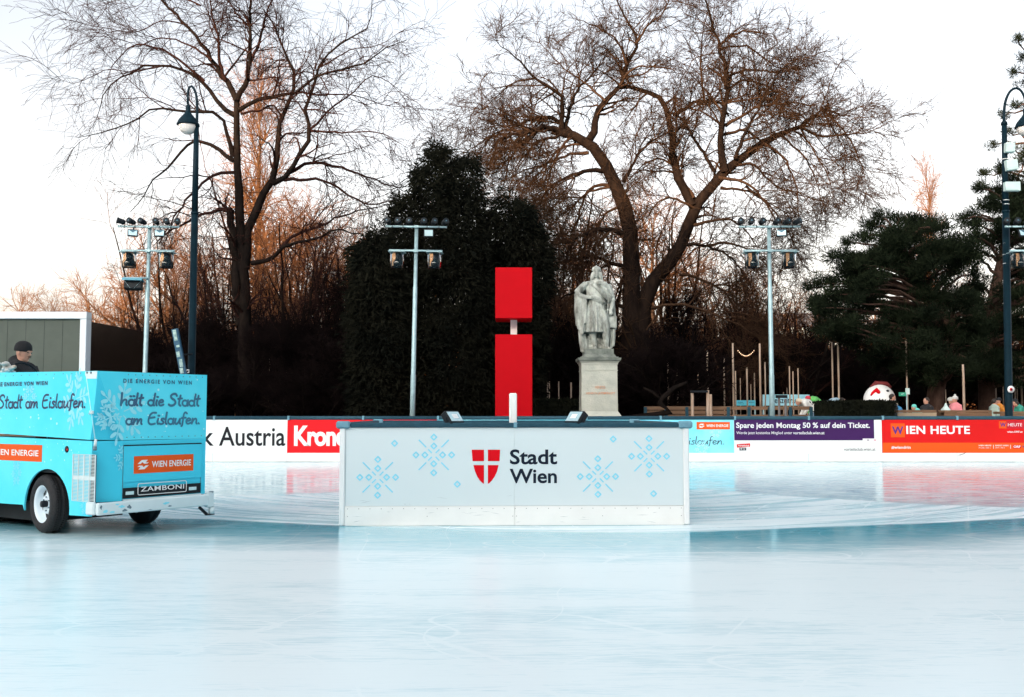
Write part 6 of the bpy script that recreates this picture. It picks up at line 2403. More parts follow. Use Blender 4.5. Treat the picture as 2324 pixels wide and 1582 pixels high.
def foliage(poly, Y, depth, ncl, per, rcl, leafL, leafW, mt, name, parent, seed, droop=-.5, holes=None, up=0.0, xc=None):
    rng = np.random.default_rng(seed)
    pa = np.array(poly, float)
    x0, y0 = pa.min(0)
    x1, y1 = pa.max(0)
    xs, ys = [], []
    while len(xs) < ncl:
        a = rng.uniform(x0, x1, 4000)
        c = rng.uniform(y0, y1, 4000)
        ok = in_poly(a, c, poly)
        if holes:
            for hx, hy, hr in holes:
                ok &= ((a - hx) ** 2 + (c - hy) ** 2) > hr * hr
        xs += list(a[ok])
        ys += list(c[ok])
    xs = np.array(xs[:ncl])
    ys = np.array(ys[:ncl])
    xm = xc if xc is not None else (x0 + x1) / 2
    half = (x1 - x0) / 2
    dd = depth * np.sqrt(np.clip(1 - ((xs - xm) / half) ** 2, .15, 1)) * rng.uniform(-1, 1, ncl)
    u = (xs - 1162) / F
    v = -(ys - 791) / F
    dy = math.cos(TH) - math.sin(TH) * v
    dz = math.sin(TH) + math.cos(TH) * v
    YY = Y + dd
    C = np.stack([u / dy * YY, YY, CAM.z + dz / dy * YY], 1)
    idx = np.repeat(np.arange(ncl), per)
    inner = np.ones(ncl, bool)
    for ox_, oy_ in ((16, 0), (-16, 0), (0, -22), (11, -14), (-11, -14)):
        inner &= in_poly(xs + ox_, ys + oy_, poly)
    rc_ = np.where(inner, rcl, rcl * .5) * rng.uniform(.6, 1.3, ncl)
    off = rng.normal(size=(len(idx), 3)) * rc_[idx][:, None] * np.array([1, 1, .75])
    # clusters near the outline stretch into loose outward sprays
    sx = np.sign(xs - xm + rng.normal(size=ncl) * half * .25)
    dr = np.stack([sx * rng.uniform(.3, 1.0, ncl), rng.uniform(-.6, .6, ncl), rng.uniform(-.15, .9, ncl)], 1)
    dr /= np.linalg.norm(dr, axis=1, keepdims=True)
    ln_ = np.where(inner, .0, rng.uniform(.08, .42, ncl))
    tt_ = rng.random(len(idx))
    off = off * np.where(inner[idx], 1.0, 1.15 - .75 * tt_)[:, None] + dr[idx] * (ln_[idx] * tt_)[:, None] - np.array([0, 0, 1.0]) * (ln_[idx] * tt_ ** 2 * .35)[:, None]
    P = C[idx] + off
    D = off / (np.linalg.norm(off, axis=1, keepdims=True) + 1e-6) + rng.normal(size=off.shape) * .5
    D[:, 2] += droop
    L = rng.uniform(.6, 1.3, len(idx)) * leafL
    W = rng.uniform(.6, 1.3, len(idx)) * leafW
    V, Q = leaves_np(rng, P, D, L, W)
    V[:, 2] = np.maximum(V[:, 2], .02)
    o = mesh_np(name, V, Q, mt, parent, smooth=False)
    return o, C


def evergreen(name, label, poly, Y, depth, ncl, per, seed, trunk_x, ytop, mt, leaf=(.24, .022), rcl=.27, droop=-.5, holes=None, group='dark evergreen trees', tr=.16, limbs=60):
    t = empty(name, (0, 0, 0), 0, label, 'tree', group)
    o, C = foliage(poly, Y, depth, ncl, per, rcl, leaf[0], leaf[1], mt, 'crown', t, seed, droop=droop, holes=holes, xc=trunk_x)
    rng = np.random.default_rng(seed)
    T = Tubes()
    a, c = at(trunk_x, 1000, Y), at(trunk_x, ytop, Y)
    T.add(resample([(a.x, Y, 0), (a.x, Y, c.z * .5), (c.x, Y, c.z * .96)], 10)[None], np.linspace(tr, .03, 10)[None], 9)
    sel = C[rng.choice(len(C), min(limbs, len(C)), replace=False)]
    B = []
    for q in sel:
        z0 = max(.6, q[2] - rng.uniform(.2, 1.2))
        z0 = min(z0, c.z * .93)
        s = Vector((a.x + (c.x - a.x) * z0 / c.z, Y, z0))
        B.append(resample([tuple(s), ((s.x + q[0]) / 2, (s.y + q[1]) / 2, (s.z * .55 + q[2] * .45) + .1), tuple(q)], 6))
    T.add(np.array(B), np.tile(np.linspace(.05, .012, 6), (len(B), 1)), 5)
    T.build('trunk', M_bark, t)
    return t


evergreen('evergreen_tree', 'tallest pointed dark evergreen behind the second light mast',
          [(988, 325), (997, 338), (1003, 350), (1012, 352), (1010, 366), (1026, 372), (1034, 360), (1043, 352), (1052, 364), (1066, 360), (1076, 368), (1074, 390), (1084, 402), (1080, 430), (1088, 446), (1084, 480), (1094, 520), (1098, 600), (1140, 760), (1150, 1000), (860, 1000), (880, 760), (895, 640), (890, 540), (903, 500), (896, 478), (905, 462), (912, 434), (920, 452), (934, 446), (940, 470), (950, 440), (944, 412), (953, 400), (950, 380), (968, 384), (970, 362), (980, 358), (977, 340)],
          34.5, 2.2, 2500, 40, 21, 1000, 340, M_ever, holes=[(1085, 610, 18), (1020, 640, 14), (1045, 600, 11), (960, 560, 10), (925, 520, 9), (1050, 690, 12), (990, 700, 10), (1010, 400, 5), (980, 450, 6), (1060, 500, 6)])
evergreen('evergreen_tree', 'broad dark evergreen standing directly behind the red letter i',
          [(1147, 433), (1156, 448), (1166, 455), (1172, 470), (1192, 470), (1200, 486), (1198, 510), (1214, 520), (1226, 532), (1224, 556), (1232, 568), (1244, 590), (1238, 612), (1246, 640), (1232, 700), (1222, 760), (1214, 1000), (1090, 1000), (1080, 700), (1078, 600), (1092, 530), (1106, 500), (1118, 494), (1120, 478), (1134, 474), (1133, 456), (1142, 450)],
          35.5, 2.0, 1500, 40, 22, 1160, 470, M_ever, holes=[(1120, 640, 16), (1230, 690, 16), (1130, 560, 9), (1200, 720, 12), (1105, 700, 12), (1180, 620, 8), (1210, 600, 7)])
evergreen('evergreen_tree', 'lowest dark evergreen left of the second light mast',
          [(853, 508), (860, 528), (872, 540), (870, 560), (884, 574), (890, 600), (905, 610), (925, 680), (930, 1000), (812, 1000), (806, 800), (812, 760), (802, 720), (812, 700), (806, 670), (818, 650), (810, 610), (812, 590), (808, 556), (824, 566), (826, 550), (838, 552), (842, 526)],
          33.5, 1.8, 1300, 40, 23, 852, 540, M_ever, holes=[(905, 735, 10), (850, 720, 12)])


def pine(name, label, pads, Y, seed, trunk, mt=M_pine, tr=(.34, .12), group='dark pines at the right'):
    """pads: (x, y, rx, ry) needle clumps; trunk: picture points"""
    rng = np.random.default_rng(seed)
    t = empty(name, (0, 0, 0), 0, label, 'tree', group)
    k = Y / F
    Cs, Ds, Ls, Ws = [], [], [], []
    ends = []
    for (x, y, rx, ry) in pads:
        n = max(6, int(rx * ry / 26))
        c = at(x, y, Y + rng.uniform(-1.8, 1.8))
        ends.append(c)
        tuft = np.array([c.x, c.y, c.z]) + rng.normal(size=(n, 3)) * np.array([rx * k * .48, rx * k * .45, ry * k * .42])
        m = 38
        idx = np.repeat(np.arange(n), m)
        D = rng.normal(size=(len(idx), 3))
        D[:, 2] += .75
        Cs.append(tuft[idx] + rng.normal(size=(len(idx), 3)) * .08)
        Ds.append(D)
        Ls.append(rng.uniform(.14, .36, len(idx)))
        Ws.append(rng.uniform(.008, .018, len(idx)))
    V, Q = leaves_np(rng, np.concatenate(Cs), np.concatenate(Ds), np.concatenate(Ls), np.concatenate(Ws))
    mesh_np('crown', V, Q, mt, t, smooth=False)
    T = Tubes()
    tp = [tuple(at(x, y, Y)) for x, y in trunk]
    Qt = resample(tp, 14)
    T.add(Qt[None], np.linspace(tr[0], tr[1], 14)[None], 14)
    B = []
    for c in ends:
        d = np.linalg.norm(Qt - np.array(c), axis=1) + np.where(Qt[:, 2] > c.z - .3, 3.0, 0)
        j = int(np.argmin(d[3:])) + 3
        s = Qt[j]
        mid = (s + np.array(c)) / 2 + np.array([0, 0, .25])
        B.append(resample([tuple(s), tuple(mid), tuple(c)], 8) + rng.normal(size=(8, 3)) * .04 * np.array([1, 1, 1]))
    T.add(np.array(B), np.tile(np.linspace(.075, .02, 8), (len(B), 1)), 6)
    T.build('trunk', M_pbark, t)
    print(name, len(V))
    return t


rp = random.Random(31)


def pads_from(poly, n, rx, ry, seed, holes=()):
    rr = random.Random(seed)
    out = []
    xs = [p[0] for p in poly]
    ys = [p[1] for p in poly]
    while len(out) < n:
        x, y = rr.uniform(min(xs), max(xs)), rr.uniform(min(ys), max(ys))
        if not in_poly(np.array([x]), np.array([y]), poly)[0]:
            continue
        if any((x - hx) ** 2 / (hr * 1.6) ** 2 + (y - hy) ** 2 / hr ** 2 < 1 for hx, hy, hr in holes):
            continue
        out.append((x, y, rx * rr.uniform(.6, 1.3), ry * rr.uniform(.6, 1.2)))
    return out


pA = [(2000, 492, 26, 14), (1985, 512, 30, 16), (1965, 540, 30, 16), (2040, 500, 24, 12), (1925, 552, 22, 10), (1910, 585, 34, 14), (1940, 615, 44, 16), (1880, 640, 30, 14), (1858, 645, 18, 10), (1860, 690, 26, 14), (1836, 652, 10, 8),
      (2075, 500, 26, 14), (2110, 508, 30, 14), (2135, 520, 26, 14), (2060, 540, 40, 16), (2020, 560, 40, 18), (1990, 590, 50, 18)]
pA += pads_from([(1950, 560), (2040, 500), (2150, 520), (2210, 560), (2230, 700), (2210, 860), (2050, 870), (1950, 800), (1870, 760), (1850, 700), (1900, 640)], 230, 27, 14, 41,
                holes=((2030, 655, 26), (1980, 685, 14), (2075, 700, 16), (2180, 650, 20), (2100, 620, 10), (1940, 700, 12), (2180, 600, 9)))
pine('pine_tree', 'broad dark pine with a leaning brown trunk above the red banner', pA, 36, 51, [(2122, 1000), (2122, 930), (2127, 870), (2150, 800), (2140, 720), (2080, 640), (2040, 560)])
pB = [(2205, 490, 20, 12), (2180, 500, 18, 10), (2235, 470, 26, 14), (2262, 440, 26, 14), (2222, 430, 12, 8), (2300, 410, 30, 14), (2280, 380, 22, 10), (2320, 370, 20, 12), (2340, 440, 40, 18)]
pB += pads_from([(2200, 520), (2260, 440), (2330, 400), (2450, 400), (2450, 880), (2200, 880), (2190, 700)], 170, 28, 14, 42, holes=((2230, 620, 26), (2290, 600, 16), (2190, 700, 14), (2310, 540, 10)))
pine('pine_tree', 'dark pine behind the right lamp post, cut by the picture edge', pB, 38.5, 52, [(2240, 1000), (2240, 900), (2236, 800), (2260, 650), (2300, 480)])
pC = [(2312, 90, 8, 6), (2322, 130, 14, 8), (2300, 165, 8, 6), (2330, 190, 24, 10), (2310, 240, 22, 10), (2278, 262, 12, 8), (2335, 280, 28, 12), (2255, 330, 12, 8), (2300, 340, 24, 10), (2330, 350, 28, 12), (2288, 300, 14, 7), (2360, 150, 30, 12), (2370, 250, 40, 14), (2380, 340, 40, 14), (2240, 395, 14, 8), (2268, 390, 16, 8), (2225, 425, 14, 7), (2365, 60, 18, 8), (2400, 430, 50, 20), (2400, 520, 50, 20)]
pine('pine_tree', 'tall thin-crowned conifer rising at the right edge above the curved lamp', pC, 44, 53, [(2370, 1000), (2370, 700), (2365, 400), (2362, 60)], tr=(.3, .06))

# ------------------------------------------------------------------ hedges
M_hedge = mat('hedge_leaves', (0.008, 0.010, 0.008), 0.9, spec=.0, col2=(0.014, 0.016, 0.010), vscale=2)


def hedge(x0, x1, ytop, Y, depth, label, seed, n=9000):
    a, c = at(x0, ytop, Y), at(x1, ytop, Y)
    rng = np.random.default_rng(seed)
    W, H = c.x - a.x, a.z
    P = rng.random((n, 3))
    f = rng.integers(0, 3, n)
    P[f == 0, 1] = 0
    P[f == 1, 2] = 1
    P = P * np.array([W, depth, H]) + np.array([-W / 2, -depth / 2, 0]) + rng.normal(size=(n, 3)) * .03
    D = rng.normal(size=(n, 3)) + np.array([0, -.6, .5])
    V, Q = leaves_np(rng, P, D, rng.uniform(.05, .11, n), rng.uniform(.012, .028, n))
    t = empty('hedge', ((a.x + c.x) / 2, Y + depth / 2, 0), 0, label, 'hedge')
    mesh_np('foliage', V, Q, M_hedge, t, smooth=False)
    b = MB()
    b.box((0, 0, H / 2), (W - .1, depth - .08, H - .06), M_hedge)
    b.build('stems', t)


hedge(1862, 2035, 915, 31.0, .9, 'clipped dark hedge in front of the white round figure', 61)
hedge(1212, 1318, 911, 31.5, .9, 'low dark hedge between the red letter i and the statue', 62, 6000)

# ------------------------------------------------------------------ wooden fence, counters, poles, banners
M_plank = mat('brown_plank', (0.20, 0.115, 0.065), 0.7, col2=(0.12, 0.065, 0.035), vscale=2.5, stretch=(.4, 1, 6), bump=.2)
M_plank2 = mat('pale_plank', (0.36, 0.28, 0.19), 0.7, var=.25, vscale=4, stretch=(1, 1, .5))
M_pole = mat('pale_wood_pole', (0.42, 0.33, 0.26), 0.7, col2=(0.26, 0.17, 0.11), vscale=3, stretch=(2, 2, .5))
Y = 32.0
x0, x1 = at(1462, 930, Y).x, at(1842, 930, Y).x
t = empty('wooden_fence', ((x0 + x1) / 2, Y, 0), 0, 'brown slatted timber fence beside the statue, behind the blue and purple boards', 'fence')
W = x1 - x0
zt_ = at(1650, 921.5, Y).z
z0_ = .35
rows = 9
for sgn in range(2):
    b = MB()
    xa, xb = (-W / 2, W * .02) if sgn == 0 else (W * .02 + .02, W / 2)
    for i in range(rows):
        z = z0_ + (zt_ - z0_) * (i + .5) / rows
        if sgn == 1 and i in (5, 7):
            continue
        b.box(((xa + xb) / 2, 0, z), (xb - xa, .03, (zt_ - z0_) / rows * .84), M_plank)
    b.build('slat_panel', t)
for i in range(9):
    b = MB()
    b.box((-W / 2 + .03 + (W - .06) * i / 8, -.05, (zt_ - .03) / 2), (.09, .07, zt_ - .03), M_rail)
    b.build('post', t)
# timber counters
Yc = 31.6


def counter(xa, xb, ytop, Y, label, pale=False):
    a, c = at(xa, ytop, Y), at(xb, ytop, Y)
    t = empty('timber_counter', ((a.x + c.x) / 2, Y, 0), 0, label, 'counter')
    W = c.x - a.x
    b = MB()
    b.box((0, 0, a.z - .04), (W, .5, .08), M_plank, bev=.008)
    b.box((0, -.22, a.z - .15), (W, .04, .13), M_plank2 if pale else M_plank)
    b.build('top', t)
    n = 4
    for i in range(n):
        b = MB()
        b.box((-W / 2 + .15 + (W - .3) * i / (n - 1), -.15, (a.z - .09) / 2), (.07, .07, a.z - .09), M_plank2)
        b.build('leg', t)
    return t


counter(2031, 2118, 930.5, 31.8, 'pale trimmed timber counter between the hedge and the leaning pine trunk', True)
counter(2136, 2243, 931, 33.0, 'brown timber counter right of the leaning pine trunk', False)
counter(2262, 2345, 934, 33.0, 'brown timber counter beyond the right lamp post', False)
b = MB()
zq = at(2052, 940, 31.0)
# stakes that brace young trees
t = empty('tree_stakes', (at(1570, 930, 31.4).x, 31.4, 0), 0, 'three grey wooden stakes joined by a dark crossbar, braced for a sapling', 'tree stakes')
ox = at(1570, 930, 31.4).x
for x, y in ((1571, 892), (1606, 886), (1612.5, 895)):
    p = at(x, y, 31.4)
    b = MB()
    b.tube([(p.x - ox, 0, 0), (p.x - ox, 0, p.z)], .045, M_pole, 8)
    b.build('stake', t)
b = MB()
p0, p1 = at(1567, 888.5, 31.35), at(1606, 888.5, 31.35)
b.bar((p0.x - ox, -.06, p0.z), (p1.x - ox, -.06, p1.z), .04, .06, M_dark)
b.build('crossbar', t)
t = empty('tree_stakes', (at(1785, 930, 31.2).x, 31.2, 0), 0, 'dark capped pair of wooden stakes beside the mast above the purple banner', 'tree stakes')
ox = at(1785, 930, 31.2).x
for x, y in ((1768, 903), (1782.5, 905)):
    p = at(x, y, 31.2)
    b = MB()
    b.tube([(p.x - ox, 0, 0), (p.x - ox, 0, p.z)], .035, mat('grey_stake', (0.12, 0.11, 0.11), .8), 8)
    b.build('stake', t)
b = MB()
p0, p1 = at(1760, 900, 31.2), at(1786, 900, 31.2)
b.bar((p0.x - ox, -.03, p0.z), (p1.x - ox, -.03, p1.z), .05, .09, M_dark)
b.build('crossbar', t)

# light poles of the winter market
poles = [(534, 880, .03, 42), (612, 813, .04, 40), (651, 832, .05, 38), (485, 815, .03, 44), (784, 812, .035, 44), (811, 800, .05, 41), (805, 920, .03, 36), (911, 885, .03, 42),
         (1207.5, 870, .04, 38), (1219, 878, .03, 40), (1224, 880, .03, 40), (1243, 868, .05, 39), (1247, 866, .035, 41), (1268, 866, .04, 38), (1296, 868, .06, 39),
         (1494, 887, .03, 38), (1516, 817, .05, 36), (1537, 836, .05, 36.5), (1584, 835, .045, 40), (1552, 895, .04, 37), (1628, 795, .06, 40), (1643, 812, .05, 38), (1663, 779, .06, 35.5), (1669, 842, .05, 40),
         (1695, 834, .06, 40), (1712, 846, .05, 42), (1724, 780, .07, 38), (1731, 822, .05, 38.5), (1759, 825, .06, 39), (1791.5, 831, .045, 37), (1799.5, 843, .045, 37), (1811, 836, .045, 37), (1888, 776, .055, 36), (1901.5, 765, .065, 36),
         (2056, 770, .055, 35), (2185.5, 827, .075, 34), (2241, 842, .04, 41), (2259, 840, .045, 41), (2275, 835, .04, 42), (2254, 858, .03, 43), (2316, 800, .07, 40), (2308, 868, .04, 40), (2303, 870, .04, 41), (1778, 890, .04, 42), (1786, 880, .03, 43), (1680, 858, .03, 42), (1704, 872, .03, 41), (2146, 884, .035, 36), (2141, 890, .03, 37)]
GP = 'slim pale wooden poles of the winter market'
refs = [(552, 'the ringed tree trunk'), (934, 'the mast before the evergreens'), (1166, 'the red letter i'), (1355, 'the stone statue'), (1590, 'the tree stakes with crossbar'), (1753, 'the mast above the purple banner'),
        (1848, 'the blue-white banner'), (1997, 'the white round figure'), (2128, 'the leaning pine trunk'), (2289, 'the right lamp post')]
gr = {}
for i, (x, yt, r_, Y) in enumerate(poles):
    d_ = min(refs, key=lambda q: abs(q[0] - x))
    gr.setdefault(('left' if x < d_[0] else 'right', d_[1]), []).append((abs(x - d_[0]), i))
plab = {}
nth = ['first', 'second', 'third', 'fourth', 'fifth', 'sixth', 'seventh', 'eighth', 'ninth', 'tenth', 'eleventh', 'twelfth']
for (sd_, rf), L in gr.items():
    L.sort()
    for j, (_, i) in enumerate(L):
        plab[i] = 'slim pale wooden pole, %s to the %s of %s' % (nth[j], sd_, rf)
slant = {1628: -6, 1643: 0, 1759: -3, 1731: 1.5}
for i, (x, yt, r_, Y) in enumerate(poles):
    p = at(x, yt, Y)
    b = MB()
    lean = slant.get(x, 0)
    b.tube([(0, 0, 0), (math.tan(R(lean)) * p.z, 0, p.z * .6), (math.tan(R(lean)) * p.z * 1.0, 0, p.z)], [r_ * .58, r_ * .55, r_ * .5], M_pole, 8)
    o = b.build('wooden_pole')
    o.location = (p.x, Y, 0)
    tag(o, plab[i], 'pole', GP)
# festoon lights between two poles
b = MB()
M_bulb = mat('warm_bulb', (0.9, 0.7, 0.5), 0.3, emit=((1.0, 0.55, 0.3), 0.4))
g = [at(1672 + i * 3.0, 790 + 16 * (1 - ((i - 7) / 7) ** 2), 38) for i in range(15)]
b.tube(g, .006, M_dark, 5)
for p in g[1:-1]:
    b.ell(p - Vector((0, 0, .03)), (.016, .016, .024), M_bulb, 6)
o = b.build('festoon_lights')
tag(o, 'short sagging string of warm bulbs above the brown fence', 'string lights')

# banners deep in the park
M_skyb = mat('banner_skyblue', (0.10, 0.52, 0.66), 0.5)
M_skyb2 = mat('banner_iceblue', (0.36, 0.66, 0.78), 0.5, col2=(0.22, 0.58, 0.72), vscale=.8)


def banner(xa, ya, xb, yb, Y, m, label, text=None):
    a, c = at(xa, yb, Y), at(xb, ya, Y)
    t = empty('hanging_banner', ((a.x + c.x) / 2, Y, 0), 0, label, 'banner')
    W = c.x - a.x
    b = MB()
    b.box((0, 0, (a.z + c.z) / 2), (W, .03, c.z - a.z), m)
    fr = lambda u, v, w: Vector((u, -.0155 - w, v))
    if text:
        for (s, u0, v0, u1, v1, bd) in text:
            put_text(b, s, fr, -W / 2 + W * u0, a.z + (c.z - a.z) * v0, -W / 2 + W * u1, a.z + (c.z - a.z) * v1, M_ink, w=.004, bold=bd)
    b.build('cloth', t)
    for s in (-1, 1):
        b = MB()
        b.tube([(s * W / 2, .05, 0), (s * W / 2, .05, c.z)], .03, M_gal, 8)
        b.build('post', t)


banner(1733, 895.5, 1837, 920.5, 40, M_skyb2, 'ice blue banner with large dark eiszeitraum lettering behind the fence', [('eiszeitraum', .24, .20, .84, .72, .015)])
banner(1671, 908.5, 1714, 920.5, 41, M_skyb, 'small bright blue banner with two lines of fine print', [('eiszeit', .08, .5, .36, .75, 0), ('wien.at', .08, .25, .4, .42, 0), ('winter', .66, .5, .95, .75, 0)])
# white ball figure
Y = 35.5
c = at(1996, 908, Y)
r_ = 35.5 * Y / F
t = empty('round_figure', (c.x, Y, 0), 0, 'big white round figure with a red stripe and black eye behind the hedge', 'figure')
b = MB()
b.ell((0, 0, c.z), (r_, r_ * .8, r_), M_white, 32)
b.cyl((0, 0, 0), (0, 0, c.z - r_ * .9), .15, M_white, 12)
b.build('body', t)


def on_ball(x, y, k=1.012):
    p = at(x, y, Y)
    dx, dz = (p.x - c.x) / r_, (p.z - c.z) / r_
    dy = -math.sqrt(max(0.02, 1 - dx * dx - dz * dz)) * .8
    return Vector((dx * r_ * k, dy * r_ * k, c.z + dz * r_ * k))


w1 = lambda x, y: (1924.6 + x / 11.64, 853.4 + y / 11.64)
b = MB()
b.tube([on_ball(*w1(*q)) for q in ((530, 525), (570, 460), (640, 400), (700, 350))], [.025, .045, .055, .05], M_shield, 8)
b.tube([on_ball(*w1(*q)) for q in ((690, 400), (710, 440), (735, 465))], [.07, .065, .035], M_shield, 8)
b.build('red_stripe', t)
b = MB()
q = on_ball(*w1(952, 402))
b.ell(q, (.055, .03, .045), M_black, 10)
b.build('eye', t)
b = MB()
q = Vector((0, 0, c.z + r_))
b.tube([q - Vector((.3, 0, .12)), q + Vector((-.1, 0, .04)), q + Vector((.25, 0, .02)), q + Vector((.40, 0, -.10))], [.05, .09, .08, .05], mat('dull_red', (.16, .02, .02), .7), 10)
b.build('cap', t)

# exit sign on a thin post
t = empty('exit_sign', (at(2050, 895, 34).x, 34, 0), 0, 'small green emergency exit sign on a thin post beside the white round figure', 'sign')
ox = t.location.x
a, c2 = at(2040, 899, 34), at(2056, 890.5, 34)
b = MB()
b.box(((a.x + c2.x) / 2 - ox, 0, (a.z + c2.z) / 2), (c2.x - a.x, .02, c2.z - a.z), mat('sign_green', (.02, .28, .17), .5))
mx_, mz_ = (a.x + c2.x) / 2 - ox, (a.z + c2.z) / 2
b.bar((mx_ - .02, -.012, mz_), (mx_ + .05, -.012, mz_ + .02), .004, .012, M_white)
b.flat([(mx_ - .05, mz_), (mx_ - .015, mz_ - .02), (mx_ - .015, mz_ + .02)], lambda u, v, w: Vector((u, -.0145, v)), M_white)
b.build('plate', t)
b = MB()
a, c2 = at(2056, 895, 34), at(2065, 881, 34)
b.box(((a.x + c2.x) / 2 - ox, 0.03, (a.z + c2.z) / 2), (c2.x - a.x, .02, c2.z - a.z), M_box)
b.build('notice', t)
b = MB()
b.tube([(at(2059, 900, 34).x - ox, .05, 0), (at(2059, 900, 34).x - ox, .05, c2.z)], .02, M_gal, 8)
b.build('post', t)
# grey tarpaulin cone and blue tub
b = MB()
Y = 33.5
p0 = at(2147, 936, Y)
p1 = at(2147, 915, Y)
b.lathe([(.30, 0), (.24, .3), (.10, .65), (.03, 1.0)], M_box, 14, Matrix.Translation((p0.x, Y, p0.z)) @ Matrix.Scale((p1.z - p0.z), 4, (0, 0, 1)) @ Matrix.Scale(.6, 4, (1, 0, 0)) @ Matrix.Scale(.6, 4, (0, 1, 0)), ripple=lambda a, z: .08 * math.sin(a * 5))
b.box((p0.x, Y, p0.z / 2), (.5, .5, p0.z), M_plank)
o = b.build('covered_parasol')
tag(o, 'grey covered parasol standing right of the leaning pine trunk', 'parasol')

# visitors
J = lambda n, c: mat('jacket_' + n, c, .85, var=.2, vscale=10)
GV = 'visitors around the winter market'


def vis(x, yhead, Y, pose, face, label, k, jacket, trousers, hat=None, hair=None, hs='beanie'):
    p = at(x, yhead, Y)
    hz = POSES[pose]['head'][2] * k
    person((p.x, Y, p.z - hz), face, pose, label, k=k, jacket=jacket, trousers=trousers, hat=hat, hair=hair, voxel=.028, hatstyle=hs, group=GV)


vis(1844, 913, 35, 'bend', 180, 'child in a cream hat bending forward left of the hedge', .95, J('white', (.6, .6, .58)), J('jeans', (.13, .2, .28)), hat=J('cream', (.6, .5, .38)))
vis(1859, 907, 36, 'bend', 200, 'person in a red hat and green jacket bending behind the hedge end', .95, J('green', (.12, .45, .12)), J('jeans', (.13, .2, .28)), hat=J('redhat', (.6, .05, .08)))
vis(1879, 911, 35, 'bend', 0, 'bareheaded person in light blue denim bending down behind the hedge', 1.0, J('denim', (.28, .40, .48)), J('denim', (.28, .40, .48)), hair=M_hair)
vis(2024, 902, 33.2, 'stand', -20, 'person with dark hair in black standing before the white round figure', .95, M_coat, M_coat, hair=M_hair)
vis(2043, 920, 34, 'hunch', 200, 'child in a blue jacket crouched at the timber counter', .7, J('blue', (.05, .25, .5)), M_coat, hat=J('cream', (.6, .5, .38)))
vis(2088, 925, 33.2, 'hunch', 180, 'child in a teal jacket bent over the timber counter', .75, J('teal', (.15, .62, .55)), M_coat, hat=J('teal', (.15, .62, .55)))
vis(2103, 910, 33.4, 'stand', 200, 'bareheaded adult in black beside the leaning pine trunk', .98, M_coat, M_coat, hair=M_hair)
vis(2168, 907, 34.2, 'stand', 200, 'person in a pink padded jacket and white bobble hat by the counter', .92, J('pink', (.72, .25, .28)), M_coat, hat=J('white', (.6, .6, .58)), hs='bobble')
vis(2157, 910, 34.8, 'stand', -10, 'person in dark clothes and pale hat left of the pink jacket', .92, M_coat, M_coat, hat=J('white', (.6, .6, .58)))
vis(2256, 912, 34.5, 'stand', 10, 'child in a striped pale jacket near the right lamp post', .85, J('mint', (.35, .45, .40)), M_coat, hair=M_hair)
vis(2267, 910, 34.9, 'stand', 190, 'person in an orange jacket just left of the right lamp post', .85, J('orange', (.60, .22, .03)), M_coat, hat=M_coat)
vis(2304, 913, 34.5, 'stand', 200, 'person in a dark red jacket right of the right lamp post', .9, J('darkred', (.28, .03, .05)), J('greenish', (.05, .3, .2)), hat=M_coat)
vis(2321, 917, 34.2, 'hunch', 180, 'child in a green jacket at the counter on the picture edge', .8, J('seagreen', (.04, .30, .22)), J('blue', (.05, .25, .5)), hair=M_hair)

# ------------------------------------------------------------------ far background
# a far wood that reads as one mass
rng = np.random.default_rng(77)
T = Tubes()
N = 420
xs = rng.uniform(-75, 75, N)
ys = rng.uniform(84, 112, N)
hs = rng.uniform(6, 10.5, N)
Pw = np.zeros((N, 6, 3))
for k in range(6):
    Pw[:, k, 0] = xs + rng.normal(size=N) * .25 * k * .5
    Pw[:, k, 1] = ys
    Pw[:, k, 2] = hs * k / 5
Rw = np.linspace(.22, .05, 6)[None, :] * rng.uniform(.6, 1.3, (N, 1))
T.add(Pw, Rw, 5)
a, ra = grow(rng, Pw, Rw, 26, (1.5, 4.0), ang=(25, 65), K=6, t0=.12, wig=.15, lift=.04, rend=.02, rk=.5, rmax=.08)
T.add(a, ra, 3)
c, rc = grow(rng, a, ra, 2.5, (.7, 1.8), ang=(20, 60), K=4, t0=.2, wig=.15, rend=.014, rk=.7, rmax=.03)
T.add(c, rc, 3)
o = T.build('woods', M_twig3)
tag(o, 'distant strip of leafless woodland closing the park', 'wood', kind='stuff')
print('woods', T.n)

M_wallp = mat('pale_render', (0.40, 0.46, 0.48), .8, var=.1, vscale=.3)
M_wallo = mat('ochre_render', (0.50, 0.24, 0.09), .8, var=.15, vscale=.3)
M_roof = mat('roof_grey', (.10, .10, .11), .7)
M_win = mat('window_glass', (.05, .07, .08), .15)


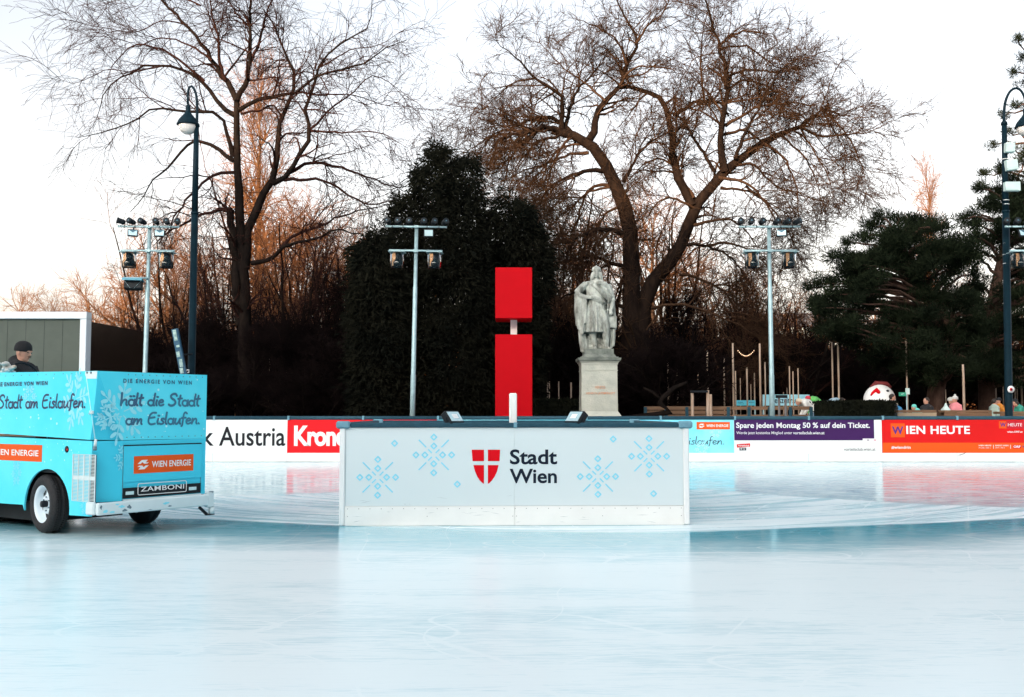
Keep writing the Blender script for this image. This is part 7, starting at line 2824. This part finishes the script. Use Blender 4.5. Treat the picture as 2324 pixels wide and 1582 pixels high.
def building(xa, xb, ytop, Y, m, label, floors=3, cols=8):
    a, c = at(xa, ytop, Y), at(xb, ytop, Y)
    W, H = c.x - a.x, a.z
    t = empty('building', ((a.x + c.x) / 2, Y, 0), 0, label, 'building')
    b = MB()
    b.box((0, 6, H / 2), (W, 12, H), m)
    b.build('wall', t)
    b = MB()
    b.add([(-W / 2 - .3, -.3, H), (W / 2 + .3, -.3, H), (W / 2 + .3, 12.3, H), (-W / 2 - .3, 12.3, H), (-W / 2 + 1.5, 3, H + 2), (W / 2 - 1.5, 3, H + 2), (W / 2 - 1.5, 9, H + 2), (-W / 2 + 1.5, 9, H + 2)],
          [(0, 1, 5, 4), (1, 2, 6, 5), (2, 3, 7, 6), (3, 0, 4, 7), (4, 5, 6, 7), (3, 2, 1, 0)], M_roof)
    b.build('roof', t)
    for i in range(cols):
        for j in range(floors):
            b = MB()
            x = -W / 2 + W * (i + .5) / cols
            z = H * (j + .55) / floors
            b.box((x, -.02, z), (W / cols * .45, .1, H / floors * .5), M_win)
            b.box((x, -.06, z - H / floors * .27), (W / cols * .55, .14, .12), m)
            b.build('window', t)


building(1690, 1900, 742, 125, M_wallp, 'pale blue-grey building seen far off between the trees and the pines', 3, 9)
building(330, 640, 842, 118, M_wallo, 'sunlit ochre building glimpsed low behind the ringed trunk', 2, 12)
building(1170, 1330, 700, 130, M_wallp, 'distant grey building behind the hedge left of the statue', 4, 8)
# blue sign on the lawn
t = empty('blue_sign', (at(605, 900, 44).x, 44, 0), 0, 'blue and white round sign low between the bare trunks at left', 'sign')
p = at(604, 897, 44)
b = MB()
b.tube([(0, -.02, p.z), (0, .02, p.z)], .26, mat('sign_blue', (.02, .16, .50), .5), 20)
b.box((-.22, 0, p.z), (.16, .03, .5), M_white)
b.build('plate', t)
b = MB()
b.tube([(0, .05, 0), (0, .05, p.z)], .03, M_gal, 8)
b.build('post', t)

# ------------------------------------------------------------------ town hall behind the camera: it keeps the rink in shade
YH = -62.0
al = sd.z / sd.y * -1
hh = 13.4 + (30 - YH) * (sd.z / abs(sd.y))
t = empty('town_hall', (0, YH, 0), 0, 'long stone town hall with gabled roof and tower facing the rink', 'building')
b = MB()
Wt = 240
b.box((-20, -8, (hh - 4) / 2), (Wt, 16, hh - 4), mat('hall_stone', (.36, .33, .28), .85, var=.15, vscale=.2))
b.build('wall', t)
b = MB()
b.add([(-20 - Wt / 2, 0.4, hh - 4), (-20 + Wt / 2, .4, hh - 4), (-20 + Wt / 2, -16.4, hh - 4), (-20 - Wt / 2, -16.4, hh - 4), (-20 - Wt / 2 + 4, -3, hh), (-20 + Wt / 2 - 4, -3, hh), (-20 + Wt / 2 - 4, -13, hh), (-20 - Wt / 2 + 4, -13, hh)],
      [(0, 1, 5, 4), (1, 2, 6, 5), (2, 3, 7, 6), (3, 0, 4, 7), (4, 5, 6, 7)], M_roof)
b.build('roof', t)
for i in range(34):
    for j in range(3):
        b = MB()
        b.box((-20 - Wt / 2 + Wt * (i + .5) / 34, .02, (hh - 4) * (j + .5) / 3), (2.4, .2, 3.6), M_win)
        b.build('window', t)
